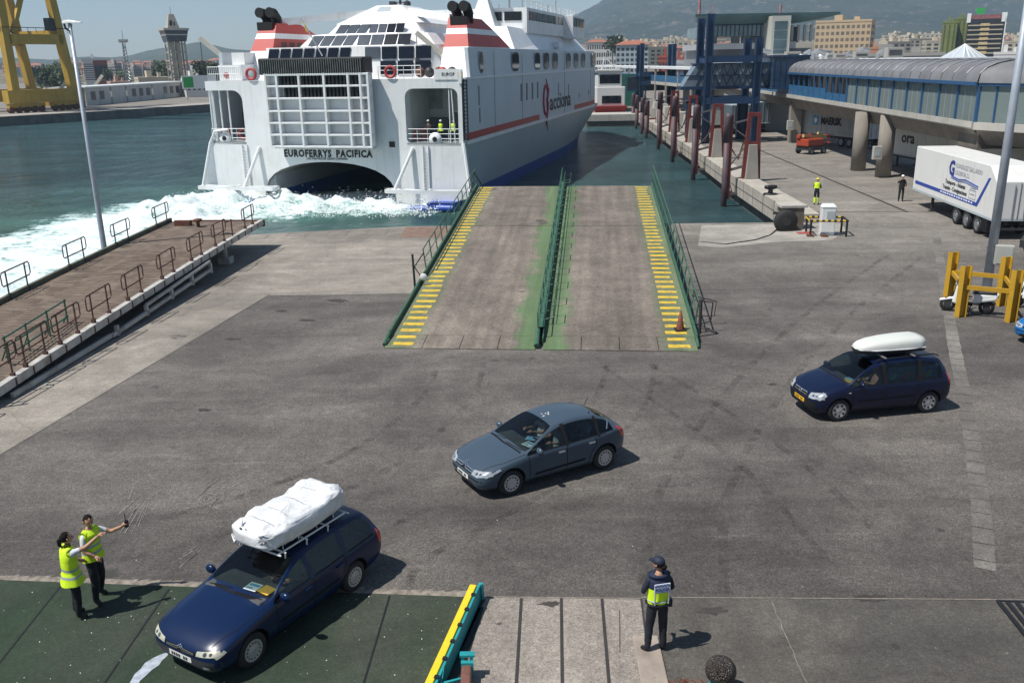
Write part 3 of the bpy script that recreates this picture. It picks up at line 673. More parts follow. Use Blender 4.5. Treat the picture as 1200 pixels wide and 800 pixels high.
mb=MB();mb.tube([(-.4,.05,bz(0)),(-.4,.05,bz(0)+1.45)],.05,6);mb.tube([(19.6,.05,bz(19)),(19.6,.05,bz(19)+.95)],.035,6);mb.tube([(18.8,.05,bz(19)+.9),(19.6,.05,bz(19)+.9)],.03,6);mb.build('post',hoopm,bt)
gs=thing('green_barrier','green tubular barrier stored on the brown bridge deck beside its guard hoops','barrier',WM[bt.name]@Vector((1.9,.75,bz(3)+.02)),ang+R(4))
mb=MB()
for h in (.25,.55,.85): mb.tube([(0,0,h),(4.2,0,h+.16)],.03,6)
for q in (0.1,1.4,2.8,4.1): mb.tube([(q,0,0),(q,0,.9+.04*q)],.035,6);mb.tube([(q,0,.5),(q+.25,.35,.02)],.025,6)
mb.build('frame',M['green_paint'],gs)
for (x,y,s,lab) in ((22.6,3.9,.9,'rusty winch block near the tip of the brown bridge deck, left one'),(22.2,2.9,.6,'smaller rusty bollard head near the tip of the brown bridge deck')):
    t=thing('winch_block',lab,'winch',WM[bt.name]@Vector((x,y,bz(x))),ang)
    mb=MB()
    if s>.8: mb.box(-.15,.15,-.45,.45,0,.28);mb.build('housing',M['rust'],t,bevel=.03)
    else:
        mb.lathe([(.10,0),(.08,.25),(.22,.32),(.22,.42),(0,.46)],n=16);mb.build('head',M['rust'],t,smooth=True)

# ---------------------------------------------------------------- street lamps
def lamp(label,loc,h,r0,r1,headdir,cat='street lamp'):
    t=thing('street_lamp',label,cat,loc,headdir)
    mb=MB();mb.cyl((0,0,0),(0,0,h),r0,r1,16);mb.build('pole',M['galv'],t,smooth=True)
    mb=MB();mb.cyl((0,0,0),(0,0,.06),r0*1.9,r0*1.9,16);mb.build('foot_plate',M['galv'],t)
    mb=MB();mb.tube([(-.1,-.25,h-.05),(-.1,-.2,h-.25),(0,0,h-.35),(-.1,.2,h-.25),(-.1,.25,h-.05)],.05,8);mb.build('bracket',M['dark_steel'],t)
    mb=MB()
    prof=[(-.35,.07,.05),(-.25,.14,.12),(.0,.17,.14),(.35,.14,.09),(.62,.08,.04)]
    vs=[]
    for x,wd,th in prof: vs+= [(x,-wd,h-.02),(x,wd,h-.02),(x,wd*.7,h-.02+th),(x,-wd*.7,h-.02+th)]
    fs=[(0,1,2,3),(16,19,18,17)]
    for i in range(4):
        for j in range(4):fs.append((i*4+j,i*4+(j+1)%4,(i+1)*4+(j+1)%4,(i+1)*4+j))
    mb.add(vs,fs);mb.build('lamp_head',M['white_paint'],t,bevel=.03)
    return t
pL=G(122,290,1.15)
lamp('tall thin grey street lamp at the water side of the brown bridge deck',(pL.x,pL.y,-2.2),13.7,.15,.075,R(-10))
pR=G(1155,345)
lR=lamp('thick grey lamp pole inside the yellow steel guard frame at the right',(pR.x,pR.y,0),14,.19,.12,R(150))
# meter box on the pole
mbx=thing('meter_box','light grey electrical box fixed to the thick lamp pole inside the yellow guard','electrical box',(pR.x+.28,pR.y-.42,1.35),R(-18))
mb=MB();mb.box(-.33,.33,-.14,.14,0,.78);mb.build('case',mat('box_grey',(.42,.42,.38),.6,var=.1),mbx,bevel=.02)
mb=MB();mb.box(-.28,.28,-.155,-.142,.06,.72);mb.build('door',mat('box_grey2',(.46,.46,.42),.6,var=.1),mbx)
# yellow guard frame: four I-posts with rails
gp=[G(1124,372),G(1185,377),G(1118,343),G(1177,360)]
gt=thing('guard_frame','yellow steel guard frame of four posts around the thick lamp pole','guard frame',(gp[0].x,gp[0].y,0),0)
FL=G(1124,372);FR=G(1187,377);BL=G(1116,338);BRt=G(1175,360)
FL=Vector((17.0,32.6,0));FR=Vector((18.9,32.0,0));BL=Vector((18.2,37.2,0));
P4=[G(1125,371),G(1184,377),G(1116,338),G(1175,361)]
d1=(P4[1]-P4[0]);
P4[2]=G(1111,351);P4[3]=G(1172,358)
for p in P4:
    mb=MB();h=1.95
    mb.box(-.15,.15,-.012,.012,0,h);mb.box(-.16,-.135,-.13,.13,0,h);mb.box(.135,.16,-.13,.13,0,h)
    o_=[Matrix.Translation(p)@Matrix.Rotation(R(12),4,'Z')@v for v in mb.v];mb.v=o_
    mb.build('post',M['cage_yellow'],gt,world=True)
for (i,j) in ((0,1),(0,2),(1,3),(2,3)):
    mb=MB()
    for z in (1.15,): mb.bar(P4[i]+Vector((0,0,z)),P4[j]+Vector((0,0,z)),.08,.16)
    mb.build('crossbar',M['cage_yellow'],gt,world=True)

# ---------------------------------------------------------------- foreground hinge guard (yellow + teal)
hg=thing('ramp_side_guard','yellow topped teal steel side guard of the green deck at the bottom edge','side guard',(-.78,14.35,0),0)
A=Vector((-.70,14.35,.0));B=Vector((-1.52,10.6,.0))
def along2(t,z,off=0):
    p=A+(B-A)*t;d=(B-A).normalized();nn=Vector((-d.y,d.x,0));return p+nn*off+Vector((0,0,z))
mb=MB();mb.hexa([along2(0,.30,-.02),along2(1,.30,-.02),along2(1,.30,-.17),along2(0,.30,-.17)],[along2(0,.36,-.03),along2(1,.36,-.03),along2(1,.36,-.15),along2(0,.36,-.15)])
mb.hexa([along2(.02,0,-.14),along2(1,0,-.14),along2(1,0,-.17),along2(.02,0,-.17)],[along2(.02,.3,-.14),along2(1,.3,-.14),along2(1,.3,-.17),along2(.02,.3,-.17)])
mb.build('yellow_rail',M['bright_yellow'],hg,world=True,bevel=.008)
mb=MB()
for k in range(8):
    t=.07+k*.12;mb.hexa([along2(t,.355,.02),along2(t+.022,.355,.02),along2(t+.022,.355,-.06),along2(t,.355,-.06)],[along2(t,.368,.03),along2(t+.022,.368,.03),along2(t+.022,.368,-.04),along2(t,.368,-.04)])
mb.build('bolt_plates',M['black'],hg,world=True)
mb=MB();mb.hexa([along2(-.03,.0,.03),along2(1,.0,.03),along2(1,.0,-.01),along2(-.03,.0,-.01)],[along2(-.03,.34,.03),along2(1,.34,.03),along2(1,.34,-.01),along2(-.03,.34,-.01)])
mb.tube([along2(-.02,.02,.06),along2(-.015,.36,.05)],.035,8)
mb.build('teal_plate',M['teal_paint'],hg,world=True)
mb=MB();mb.hexa([along2(.04,.006,.03),along2(1,.006,.05),along2(1,.006,.36),along2(.04,.006,.14)],[along2(.04,.012,.03),along2(1,.012,.05),along2(1,.012,.36),along2(.04,.012,.14)])
mb.build('gap',M['black'],hg,world=True)
jk=thing('hydraulic_jack','teal and rusty brown hydraulic jack beside the yellow side guard at the bottom edge','jack',G(548,800),0)
p=Vector((0,0,0));mb=MB();mb.box(-.09,.07,-.9,.12,.05,.30);mb.build('cylinder',mat('jack_brown',(.16,.07,.05),.6,var=.3,scale=6),jk,bevel=.03)
mb=MB();mb.box(-.10,-.05,.12,.2,0,.42);mb.box(.04,.09,.12,.2,0,.42);mb.box(-.12,.12,.11,.22,.40,.44);mb.box(-.10,.10,.05,.12,.1,.34)
for q in (-.6,-.35,-.1): mb.bar((-.42,-.2+q,.22),(-.08,-.1+q,.24),.04,.04)
mb.bar((-.44,-.9,.1),(-.38,-.05,.32),.04,.04)
mb.build('bracket',M['teal_paint'],jk)
# round rope-textured bollard at the bottom
bp_=G(843,812)
bo=thing('mooring_bollard','rust brown domed mooring bollard at the bottom edge of the yard','bollard',bp_,0)
bm_=mat('bollard_brown',(.035,.026,.022),.32,var=.6,scale=22,dirt=(.13,.10,.08),dscale=30,damt=.9)
_n=bm_.node_tree.nodes;_l=bm_.node_tree.links;_t=_n.new('ShaderNodeTexCoord');_v=_n.new('ShaderNodeTexVoronoi');_v.inputs['Scale'].default_value=38;_l.new(_t.outputs['Object'],_v.inputs['Vector'])
_b=_n.new('ShaderNodeBump');_b.inputs['Strength'].default_value=1;_b.inputs['Distance'].default_value=.03;_l.new(_v.outputs['Distance'],_b.inputs['Height']);_l.new(_b.outputs[0],_n['Principled BSDF'].inputs['Normal'])
mb=MB();mb.lathe([(.0,.62),(.10,.615),(.18,.58),(.23,.50),(.24,.40),(.22,.33),(.15,.28),(.14,.05),(.2,0)],n=28);mb.build('head',bm_,bo,smooth=True)
mb=MB();mb.lathe([(.22,.0),(.24,.03),(.24,.06),(.15,.07)],n=28);mb.build('base_ring',M['teal_paint'],bo,smooth=True)
random.seed(5)
mb=MB()
for k in range(60):
    a=random.uniform(0,6.28);rr=random.uniform(.2,.85);x=bp_.x-.35+rr*math.cos(a)*1.0;y=bp_.y+.05+rr*math.sin(a)*.5
    if x>bp_.x+.6 or y>bp_.y+.35: continue
    s=random.uniform(.015,.05);mb.add([(x-s,y-s*.6,.008),(x+s,y-s*.5,.008),(x+s*.7,y+s,.008),(x-s,y+s*.6,.008),(x,y,.03+s*.6)],[(0,1,4),(1,2,4),(2,3,4),(3,0,4)])
for k in range(5):
    x=bp_.x-.75+.12*k;mb.tube([(x,bp_.y+.05,.02),(x+.1,bp_.y+.15,.05),(x+.05,bp_.y+.3,.03)],.018,5)
o_=mb.build('debris',M['rust']);tag(o_,'rusty flakes and broken scraps of metal around the brown domed bollard','debris',kind='stuff')
# litter bits on green deck etc.
random.seed(9);mb=MB()
for k in range(240):
    x=random.uniform(-10,-.9) if k<150 else random.uniform(-10,9);y=random.uniform(11.5,15) if k<150 else random.uniform(12,50)
    if k>=150 and -5<x<7 and y>28: continue
    s=random.choice((.005,.006,.007,.009,.013));a=random.uniform(0,3)
    c,s_=math.cos(a)*s,math.sin(a)*s
    mb.add([(x-c,y-s_,.012),(x+s_,y-c,.012),(x+c,y+s_,.016),(x-s_*.8,y+c*.8,.014)],[(0,1,2,3)])
o_=mb.build('litter',mat('litter_white',(.75,.76,.74),.8,var=.1));tag(o_,'tiny white scraps of litter scattered over the deck and the yard','litter',kind='stuff')
# ---------------------------------------------------------------- the ferry
SHIP_T=Matrix.Translation((0,0,2.0))     # local z=0 is the waterline (-2 world); MB coordinates below are world heights
sh=thing('ferry','large white catamaran car ferry with red funnels backing off the quay, lettered EUROFERRYS PACIFICA','ferry',(S0.x,S0.y,-2.0),-YAW)
def SM(): return MB(SHIP_T)
W0=-22.8
# hull + lower side shells
def section(v):   # outer hull u at z levels (starboard, relative), taper toward bow
    t=max(0,(v-46)/22.);return t
def hull(side):
    def X(u): return u if side>0 else W0-u
    mb=SM();zs=[-3.2,-2.0,-.85,3.35];rows=[]
    vst=[.5,10,25,40,48,54,59,63,66,68]
    for v in vst:
        t=max(0,min(1,(v-40)/26.)) ;t2=t*t
        o=[-1.0-1.9*t2,-.62-2.1*t2,-.5-2.0*t2,0-0.1*t2]
        if v==68:o=[-3.1,-3.05,-3.0,-1.0]
        vv=[v-1.6*(v/68)*max(0,(3.35-z)/5)*1.4 for z in zs]
        rows.append([(X(o[i]),vv[i],zs[i]) for i in range(4)]+[(X(-5.6+(2.2*t2 if i==3 else 2.4*t2)),vv[i],zs[i]) for i in (3,2,1,0)])
    n=8;vs=[p for r in rows for p in r];fs=[];ms=[]
    for i in range(len(rows)-1):
        for j in range(n):
            fs.append((i*n+j,i*n+(j+1)%n,(i+1)*n+(j+1)%n,(i+1)*n+j));ms.append(1 if j in(0,1,5,6) and j in (0,1,5,6) else 0)
    fs.append(tuple(range(n)));ms.append(0);fs.append(tuple((len(rows)-1)*n+j for j in range(n)));ms.append(0)
    mb.add(vs,fs);mb.m=ms;return mb.build('hull',[M['ship_grey'],M['ship_blue']],sh)  # grey puts the shade on the inward-sloping flare into the hull colour
hull(1);hull(-1)
# side shell: z 3.35 - 8.3
def side_shell(side,z0,z1,v0,v1,th=.25,name='side_shell',m=None,tumble=0):
    mb=SM();st=[v0]+[v for v in (10,20,30,40,50,58,64,68,72,76,80) if v0<v<v1]+[v1]
    def off(v): t=max(0,(v-60)/22.);return -8.5*t*t
    for a,b_ in zip(st,st[1:]):
        pa,pb=off(a),off(b_)
        if side>0: q=[(pa,a),(pa-th,a),(pb-th,b_),(pb,b_)]
        else: q=[(W0-pa,a),(W0-pa+th,a),(W0-pb+th,b_),(W0-pb,b_)]
        mb.hexa([(x,y,z0) for x,y in q],[(x-(tumble if side>0 else -tumble),y,z1) for x,y in q])
    return mb.build(name,m or M['ship_white'],sh)
ssm=mat('ship_side_white',(.56,.61,.65),.4,var=.04,scale=.4,dirt=(.48,.52,.54),damt=.3,dscale=.3)  # darker copy of the ship white, with the sides' shade in its colour
for s in (1,-1):
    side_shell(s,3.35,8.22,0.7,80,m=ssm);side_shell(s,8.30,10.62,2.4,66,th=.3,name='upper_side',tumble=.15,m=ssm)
# side ledge + red stripe
def offv(v): t=max(0,(v-60)/22.);return -8.5*t*t
def strip(z0,z1,v0,v1,pr,m,name,gap=None):
    mb=SM();st=[v0]+[v for v in range(int(v0)+3,int(v1),4)]+[v1]
    for a,b_ in zip(st,st[1:]):
        if gap and a<gap[1] and b_>gap[0]:continue
        mb.hexa([(offv(a),a,z0),(offv(a)+pr,a,z0),(offv(b_)+pr,b_,z0),(offv(b_),b_,z0)],[(offv(a),a,z1),(offv(a)+pr,a,z1),(offv(b_)+pr,b_,z1),(offv(b_),b_,z1)])
    return mb.build(name,m,sh)
strip(3.45,4.0,.8,72,.03,M['ship_red'],'red_stripe',gap=(30.5,45))
strip(3.12,3.42,.8,70,.12,M['ship_white'],'rubbing_strake')
strip(8.18,8.34,.8,72,.10,M['ship_white'],'ledge')
# wake-side vertical seams
mb=SM()
for v in (9.5,19.6,40.5,58.5): mb.box(.002,.03,v,v+.07,3.4,10.6)
mb.build('side_seams',mat('seam_grey',(.25,.28,.3),.6,var=.1),sh)
# windows in the upper side: louvred ovals
def oval(mb,v,z,a,b_,u0,u1,n=18,p=2.6):
    pts=[]
    for i in range(n):
        t=2*math.pi*i/n;c,s_=math.cos(t),math.sin(t);pts.append((v+a*abs(c)**(2/p)*(1 if c>0 else -1),z+b_*abs(s_)**(2/p)*(1 if s_>0 else -1)))
    mb.prism(pts,u0,u1,'x')
for v,wd,pp in ((5.6,.55,2),(17.0,1.2,3.5),(26.2,1.05,3.5),(30.6,1.25,3.5),(35.2,1.25,3.5),(43.0,1.15,3.5),(48.0,1.3,3.5),(53.0,1.3,3.5),(61.2,1.3,3.5)):
    mb=SM();oval(mb,v,9.45,wd*1.1,.85,-.19,.05,p=pp);mb.build('side_window',M['dark_glass'],sh)
    mb=SM();oval(mb,v,9.45,wd*1.1+.06,.91,-.19,.03,p=pp);mb.build('window_frame',mat('wframe',(.30,.33,.36),.5,var=.1),sh)
for v in (18.9,21.2,23.6,26.0):
    mb=SM();mb.box(.0,.03,v,v+.55,5.7,7.35);mb.build('vent_slot',mat('slot_grey',(.16,.18,.20),.6,var=.1),sh)
for v,z0,z1 in ((36.8,5.6,7.0),(42.8,5.2,6.7),(4.6,4.6,5.8),(4.5,6.0,7.6),(50,4.8,5.4),(57,4.9,5.5)):
    mb=SM();mb.box(.0,.025,v,v+.35,z0,z1);mb.build('side_hatch',mat('hatch_grey',(.2,.22,.25),.6,var=.1),sh)
# company mark on the side
rotside=Matrix.Rotation(R(90),4,'Z')@Matrix.Rotation(R(90),4,'X')
text('acciona',2.6,M['black'],sh,(.03,32.2,2.0+4.15),rotside,ext=.01,sx=1.55,bold=.035)
mb=SM()
pts=[];
for i in range(22):
    t=i/21*2*math.pi*.92+.3;pts.append((.04,30.0+1.15*math.cos(t)*(1 if i%2 else .96),5.35+1.55*math.sin(t)))
mb.tube(pts,.14,5)
mb.tube([(.04,30.9,2.0),(.04,30.3,3.2),(.04,30.9,4.2),(.04,30.6,5.4),(.04,31.3,6.4),(.04,30.2,7.6)],[.03,.12,.16,.18,.14,.04],5)
mb.build('red_emblem',mat('emblem_red',(.45,.02,.05),.5,var=.05),sh)
text('EUROFERRYS',.34,M['black'],sh,(.03,2.0+62.0-2,2.0+7.4),rotside,ext=.01,sx=1.3)
# ------------------------------- transom
tw=M['ship_white']
mb=SM()
mb.box(W0,0,0,.9,7.55,8.3);mb.build('deck_beam',tw,sh)
mb=SM();mb.box(-19.4,-4.8,0,.9,3.2,7.55);mb.build('transom_plate',tw,sh)
mb=SM();mb.box(-.35,0,.0,.7,3.2,7.55);mb.build('corner_pillar',tw,sh)
mb=SM()
# lower band with arch: build as prism of polygon in (u,z)
arch=[]
for i in range(17):
    t=math.pi*i/16;c=-12.0+6.1*math.cos(t)
    arch.append((c,-2.6+4.3*abs(math.sin(t))**.48))
right=[(-6.0,-2.6)]
poly=[(W0-1.0+.2,-.5),(-25.0-.0,3.2)]
def lower(side):
    pass
# right half
ra=[p for p in arch if p[0]>=-12.001];  # from u=-6.0 up to top center
pr=[( .35,-1.1),(-.05,3.2),(-12.0,3.2)]+[p for p in reversed(ra)]
pr=pr[:3]+[p for p in reversed(ra)]+[]
mb.prism(pr,.0,.8,'y')
la=[p for p in arch if p[0]<=-11.999]
mb.prism([(W0-.35,-1.1),(W0+.05,3.2),(-12.0,3.2)]+la,.0,.8,'y')
mb.build('transom_lower',tw,sh)
# tunnel vault
mb=SM();vs=[];fs=[]
for v in (0.02,10,30,66):
    for (u,z) in arch: vs.append((u,v,z))
k=len(arch)
for i in range(3):
    for j in range(k-1): fs.append((i*k+j,i*k+j+1,(i+1)*k+j+1,(i+1)*k+j))
mb.add(vs,fs);mb.build('tunnel_vault',mat('tunnel_paint',(.30,.30,.28),.5,var=.2,scale=.3),sh,smooth=True)
mb=SM();mb.box(-19,-5,66,66.4,-2.5,4);mb.build('tunnel_bulkhead',M['ship_grey'],sh)
# deck plates
mb=SM();mb.box(W0+.25,-.25,.9,66,8.05,8.28);mb.build('upper_deck',M['ship_white'],sh)
mb=SM();mb.hexa([(-23,66,8.0),(-2,66,8.0),(-8.5,79,8.0),(-16.5,79,8.0)],[(-23,66,8.28),(-2,66,8.28),(-8.5,79,8.28),(-16.5,79,8.28)]);mb.build('fore_deck',M['ship_white'],sh)
mb=SM();mb.box(W0+.2,-19.4,.0,6,3.1,3.3);mb.box(-4.8,-.2,.0,6,3.1,3.3);mb.box(W0+.25,-.25,6,66,3.1,3.3);mb.build('car_deck',mat('deck_grey',(.30,.31,.31),.7,var=.1),sh)
# balconies
mb=SM();mb.box(W0+.6,-19.4,5.5,5.8,3.3,8);mb.box(-4.8,-.3,5.5,5.8,3.3,8);mb.box(-19.5,-19.3,.9,5.5,3.3,8);mb.box(-4.9,-4.7,.9,5.5,3.3,8)
mb.build('balcony_wall',mat('inner_white',(.60,.62,.60),.5,var=.05),sh)
# rounded corners of the openings
def fillet(mb,cx,cz,r,sx,sz,y0,y1):
    pts=[(cx,cz)];
    for i in range(7):
        t=math.pi/2*i/6;pts.append((cx+sx*r*(1-math.cos(t)),cz+sz*r*(1-math.sin(t))))
    # region between corner and arc
    pts=[(cx,cz),(cx+sx*r,cz)]+[(cx+sx*r*(1-math.sin(t)),cz+sz*r*(1-math.cos(t))) for t in [math.pi/2*i/6 for i in range(1,6)]]+[(cx,cz+sz*r)]
    mb.prism(pts,y0,y1,'y')
mb=SM();fillet(mb,-19.4,7.55,.9,-1,-1,0,.85);fillet(mb,-4.8,7.55,.7,1,-1,0,.85);fillet(mb,-4.8,3.2,.5,1,1,0,.6);fillet(mb,-19.4,3.2,.5,-1,1,0,.6);fillet(mb,-.35,7.55,.6,-1,-1,0,.65)
mb.build('opening_corners',tw,sh)
for u in (W0+.15,W0+1.1,W0+1.9): 
    mb=SM();mb.tube([(u,.3,3.3),(u,.3,7.6)],.07,6);mb.build('pillar',tw,sh)
# outer sloped wings + ladders, platforms, struts
mb=SM()
mb.hexa([(W0-.9,-.7,-.6),(W0-.7,-.7,-.6),(W0+.25,.2,-.6),(W0,.2,-.6)],[(W0-.05,.05,3.5),(W0+.15,.05,3.5),(W0+.25,.25,3.5),(W0,.25,3.5)])
mb.tube([(W0-.9,-.7,-.5),(W0-.1,-.05,3.2),(W0+.5,-.05,4.2),(W0+1.8,-.05,4.35)],.11,6)
mb.tube([(.75,-.9,-.5),(.05,-.1,3.3)],.13,6)
mb.build('wing_edge',tw,sh)
for s in (0,1):
    def X(u): return u if s else W0-u
    mb=SM();z=-.45
    for (a,b_) in (((-.1,-.9),(-7.2,-.9)),((-.1,0),(-.1,-.9)),((-7.2,0),(-7.2,-.9)),((-3.6,0),(-3.6,-.9)),((-.1,0),(-3.6,-.9)),((-7.2,0),(-3.6,-.9))):
        mb.bar((X(a[0]+.9),a[1]-.5,z),(X(b_[0]+.9),b_[1]-.5,z),.22,.3)
    mb.build('stern_platform',tw,sh)
    mb=SM();mb.tube([(-18.2,0,2.9),(-19.3,-1.3,-.4)] if s==0 else [(-4.3,0,2.9),(-5.6,-1.3,-.4)],.14,8);mb.build('strut',tw,sh)
    mb=SM()
    for k in range(12): mb.box(X(-3.2)-.22,X(-3.2)+.22,-.12,-.08,-.3+k*.27,-.24+k*.27)
    mb.box(X(-3.2)-.25,X(-3.2)-.21,-.13,-.02,-.4,3.1);mb.box(X(-3.2)+.21,X(-3.2)+.25,-.13,-.02,-.4,3.1)
    mb.build('ladder',M['ship_white'],sh)
    mb=SM();mb.box(X(-6.1)-.25,X(-6.1)+.25,-.04,0,3.0-.05,3.4);mb.build('vent_hole',M['black'],sh)
    # jet nozzles (blue)
    mb=SM()
    for u,zz_ in ((-1.2,-1.7),(-3.4,-1.8),(-4.6,-1.9)): mb.cyl((X(u)-.7,-1.6,zz_),(X(u)+.7,-1.6,zz_),.28,n=12)
    mb.box(X(-1.6)-1.3,X(-1.6)+1.0,-1.2,0,-1.9,-1.35)
    mb.build('jet_nozzle',mat('nozzle_blue',(.02,.08,.42),.4,var=.2),sh)
# stern door: lattice panel
mb=SM();mb.box(-16.35,-7.35,-.75,-.35,3.05,8.75);mb.build('stern_door',mat('door_white',(.62,.65,.68),.5,var=.06,scale=.6,dirt=(.45,.45,.43),dscale=.7),sh)
mb=SM();cols=[-16.35,-15.35,-13.35,-11.15,-9.05,-8.0,-7.35];rows=[3.05,4.2,5.25,6.3,7.45,8.1,8.75]
for u in cols: mb.box(u-.10,u+.10,-1.35,-.75,2.95,8.85)
for z in (3.05,4.0,4.95,5.9,6.9,7.85,8.75): mb.box(-16.45,-7.25,-1.34,-.75,z-.08,z+.08)
mb.build('door_ribs',tw,sh,bevel=.03)
mb=SM()
for k in range(26):
    u=-16.1+k*.33
    if u>-8.2:break
    mb.box(u,u+.16,-1.18,-.74,6.98,7.75)if u>-15 else None
    if u>-15.2:mb.box(u,u+.16,-1.18,-.74,7.93,8.68)
mb.build('door_grille',M['black'],sh)
mb=SM()
for k in range(30):
    u=-16.2+k*.3;mb.box(u,u+.12,-1.0,-.2,2.88,2.97)
mb.build('door_hinges',mat('hinge_grey',(.4,.42,.42),.6,var=.2),sh)
# louvred box over the door
mb=SM();mb.box(-16.9,-7.6,-1.3,.5,8.75,10.05);mb.build('roller_housing',M['black'],sh,bevel=.12)
mb=SM()
for k in range(46):
    u=-16.75+k*.197;mb.box(u,u+.05,-1.38,-1.28,8.85,9.95)
mb.build('roller_slats',mat('slat_grey',(.16,.17,.16),.5,var=.5,scale=2),sh)
text('EUROFERRYS',.80,M['black'],sh,(-15.95,-.03,2.0+2.12),(R(90),0,0),ext=.01,fit=4.35,bold=.032,spacing=1.15)
text('PACIFICA',.80,M['black'],sh,(-11.15,-.03,2.0+2.12),(R(90),0,0),ext=.01,fit=3.25,bold=.032,spacing=1.15)
text('LAS PALMAS DE GRAN CANARIA',.26,M['black'],sh,(-12.0,-.03,2.0+1.88),(R(90),0,0),ext=.01,sx=.98,align='CENTER')
# railings
def ship_rail(pts,h=1.0,step=.9,name='railing',r=.025,bars=2):
    mb=SM();P=[Vector(p) for p in pts]
    for a,b_ in zip(P,P[1:]):
        for k in range(1,bars+1): mb.tube([a+Vector((0,0,h*k/bars)),b_+Vector((0,0,h*k/bars))],r,4)
        n_=max(1,int((b_-a).length/step))
        for k in range(n_+1): q=a+(b_-a)*k/n_;mb.tube([q,q+Vector((0,0,h))],r,4)
    mb.build(name,tw,sh)
ship_rail([(W0+.3,.15,8.3),(-19.4,.15,8.3)],1.15,.18,bars=2);ship_rail([(-7.0,.15,8.3),(-3.4,.15,8.3)],1.0,.6,bars=3)
ship_rail([(W0+.1,.1,3.25),(-19.5,.1,3.25)],1.15,.8,bars=3);ship_rail([(-4.8,.1,3.25),(-.35,.1,3.25)],1.15,.8,bars=3)
# mooring gear
for (u,v,z) in ((-21.5,.3,3.35),(-2.4,.3,3.35)):
    mb=SM();mb.lathe([(.18,0),(.52,.05),(.55,.2),(.3,.3),(.15,.2)],c=(u,v-.3,z+.25),axis='y',n=16);mb.build('fairlead',tw,sh,smooth=True)
    mb=SM();mb.cyl((u,v-.34,z+.25),(u,v-.2,z+.25),.2,n=12);mb.build('fairlead_hole',M['black'],sh)
for (u,z) in ((-22.1,3.9),(-20.3,3.9),(-4.1,3.9)):
    mb=SM();mb.tube([(u+.42*math.cos(t),1.2,z+.42*math.sin(t)) for t in [2*math.pi*i/14 for i in range(14)]],.1,6,closed=True);mb.build('lifebuoy',mat('buoy_red',(.45,.06,.06),.6,var=.3),sh)
for (u,z) in ((-18.3,8.85),(-5.9,8.85)):
    mb=SM();mb.tube([(u+.42*math.cos(t),-.05,z+.42*math.sin(t)) for t in [2*math.pi*i/14 for i in range(14)]],.12,6,closed=True);mb.build('lifebuoy',mat('buoy_red',(.45,.06,.06),.6,var=.3),sh)
mb=SM();mb.box(-4.6,-2.9,4.8,5.4,3.3,5.0);mb.box(-2.3,-1.2,5.0,5.4,3.3,5.6);mb.box(-22.8,-22.2,5.0,5.4,3.3,5.5);mb.build('deck_machinery',mat('mach_grey',(.16,.17,.18),.6,var=.4,scale=2),sh)
mb=SM();mb.box(-4.7,-3.5,5.35,5.45,5.7,7.4);mb.build('louvre_panel',mat('louv',(.35,.36,.36),.6,var=.3),sh)
mb=SM();mb.box(-2.3,-1.1,4.95,5.0,5.45,5.62);mb.build('light_strip',mat('strip_yel',(.7,.75,.45),.5,var=.1),sh)
for dx in (0,):
    mb=SM()
    for k in range(16): mb.box(.05,.35,.1+0,.35,3.7+k*.29,3.78+k*.29)
    mb.box(.05,.09,.05,.4,3.5,8.2);mb.box(.33,.37,.05,.4,3.5,8.2);mb.build('boarding_ladder',M['dark_steel'],sh)
mb=SM();mb.box(-.2,.05,-.1,.1,7.9,8.9);mb.tube([(-1.1,.1,3.3),(-1.1,.1,7.6)],.05,5);mb.tube([(-.7,.1,3.3),(-.9,.1,7.6)],.05,5);mb.build('corner_pipes',tw,sh)
mb=SM();mb.box(-2.2,.15,-.06,0,8.2,9.0);mb.build('name_board',tw,sh);text('EUROF',.35,M['black'],sh,(-1.6,-.08,2.0+8.5),(R(90),0,0),ext=.005)
# flag sign small
mb=SM();mb.box(-.25,.12,-.09,-.07,8.3,8.75);mb.build('flag_board',M['yellow_paint'],sh)
# ---- superstructure
def wall_windows(u0,u1,v,z0,z1,n_,gap=.16,slant=0,m='dark_glass',v2=None,arc=0):
    wd=(u1-u0)/n_
    for k in range(n_):
        a=u0+k*wd+gap/2;b_=u0+(k+1)*wd-gap/2
        mb=SM();y=v-.06;yt=(v2 if v2 is not None else v)-.06
        mb.hexa([(a,y,z0),(b_,y,z0),(b_,y+.08,z0),(a,y+.08,z0)],[(a+slant,yt,z1),(b_+slant,yt,z1),(b_+slant,yt+.08,z1),(a+slant,yt+.08,z1)])
        mb.build('window',M[m] if not isinstance(m,list) else M[m[k%len(m)]],sh,bevel=.10)
# main house: chamfered plan. tier 1 z 8.3-10.9 from u -20..-5 at v 6
def tier(u0,u1,v0,v1,z0,z1,inset,vin,ch,name='deckhouse'):
    mb=SM()
    def ring(u0,u1,v0,v1,c): return [(u0+c,v0),(u1-c,v0),(u1,v0+c*.8),(u1,v1),(u0,v1),(u0,v0+c*.8)]
    a=ring(u0,u1,v0,v1,ch);b_=ring(u0+inset,u1-inset,v0+vin,v1,ch)
    n_=6;vs=[(x,y,z0) for x,y in a]+[(x,y,z1) for x,y in b_]
    mb.add(vs,[tuple(range(n_))[::-1],tuple(range(n_,2*n_))]+[(i,(i+1)%n_,n_+(i+1)%n_,n_+i) for i in range(n_)])
    return mb.build(name,M['ship_white'],sh)
tier(-19.8,-3.2,4.2,50,8.28,10.95,.25,.35,.6)
tier(-18.0,-4.9,6.4,48,10.95,12.05,1.0,.9,2.2)
tier(-16.2,-6.9,9.2,44,12.05,13.0,.8,.8,1.6)
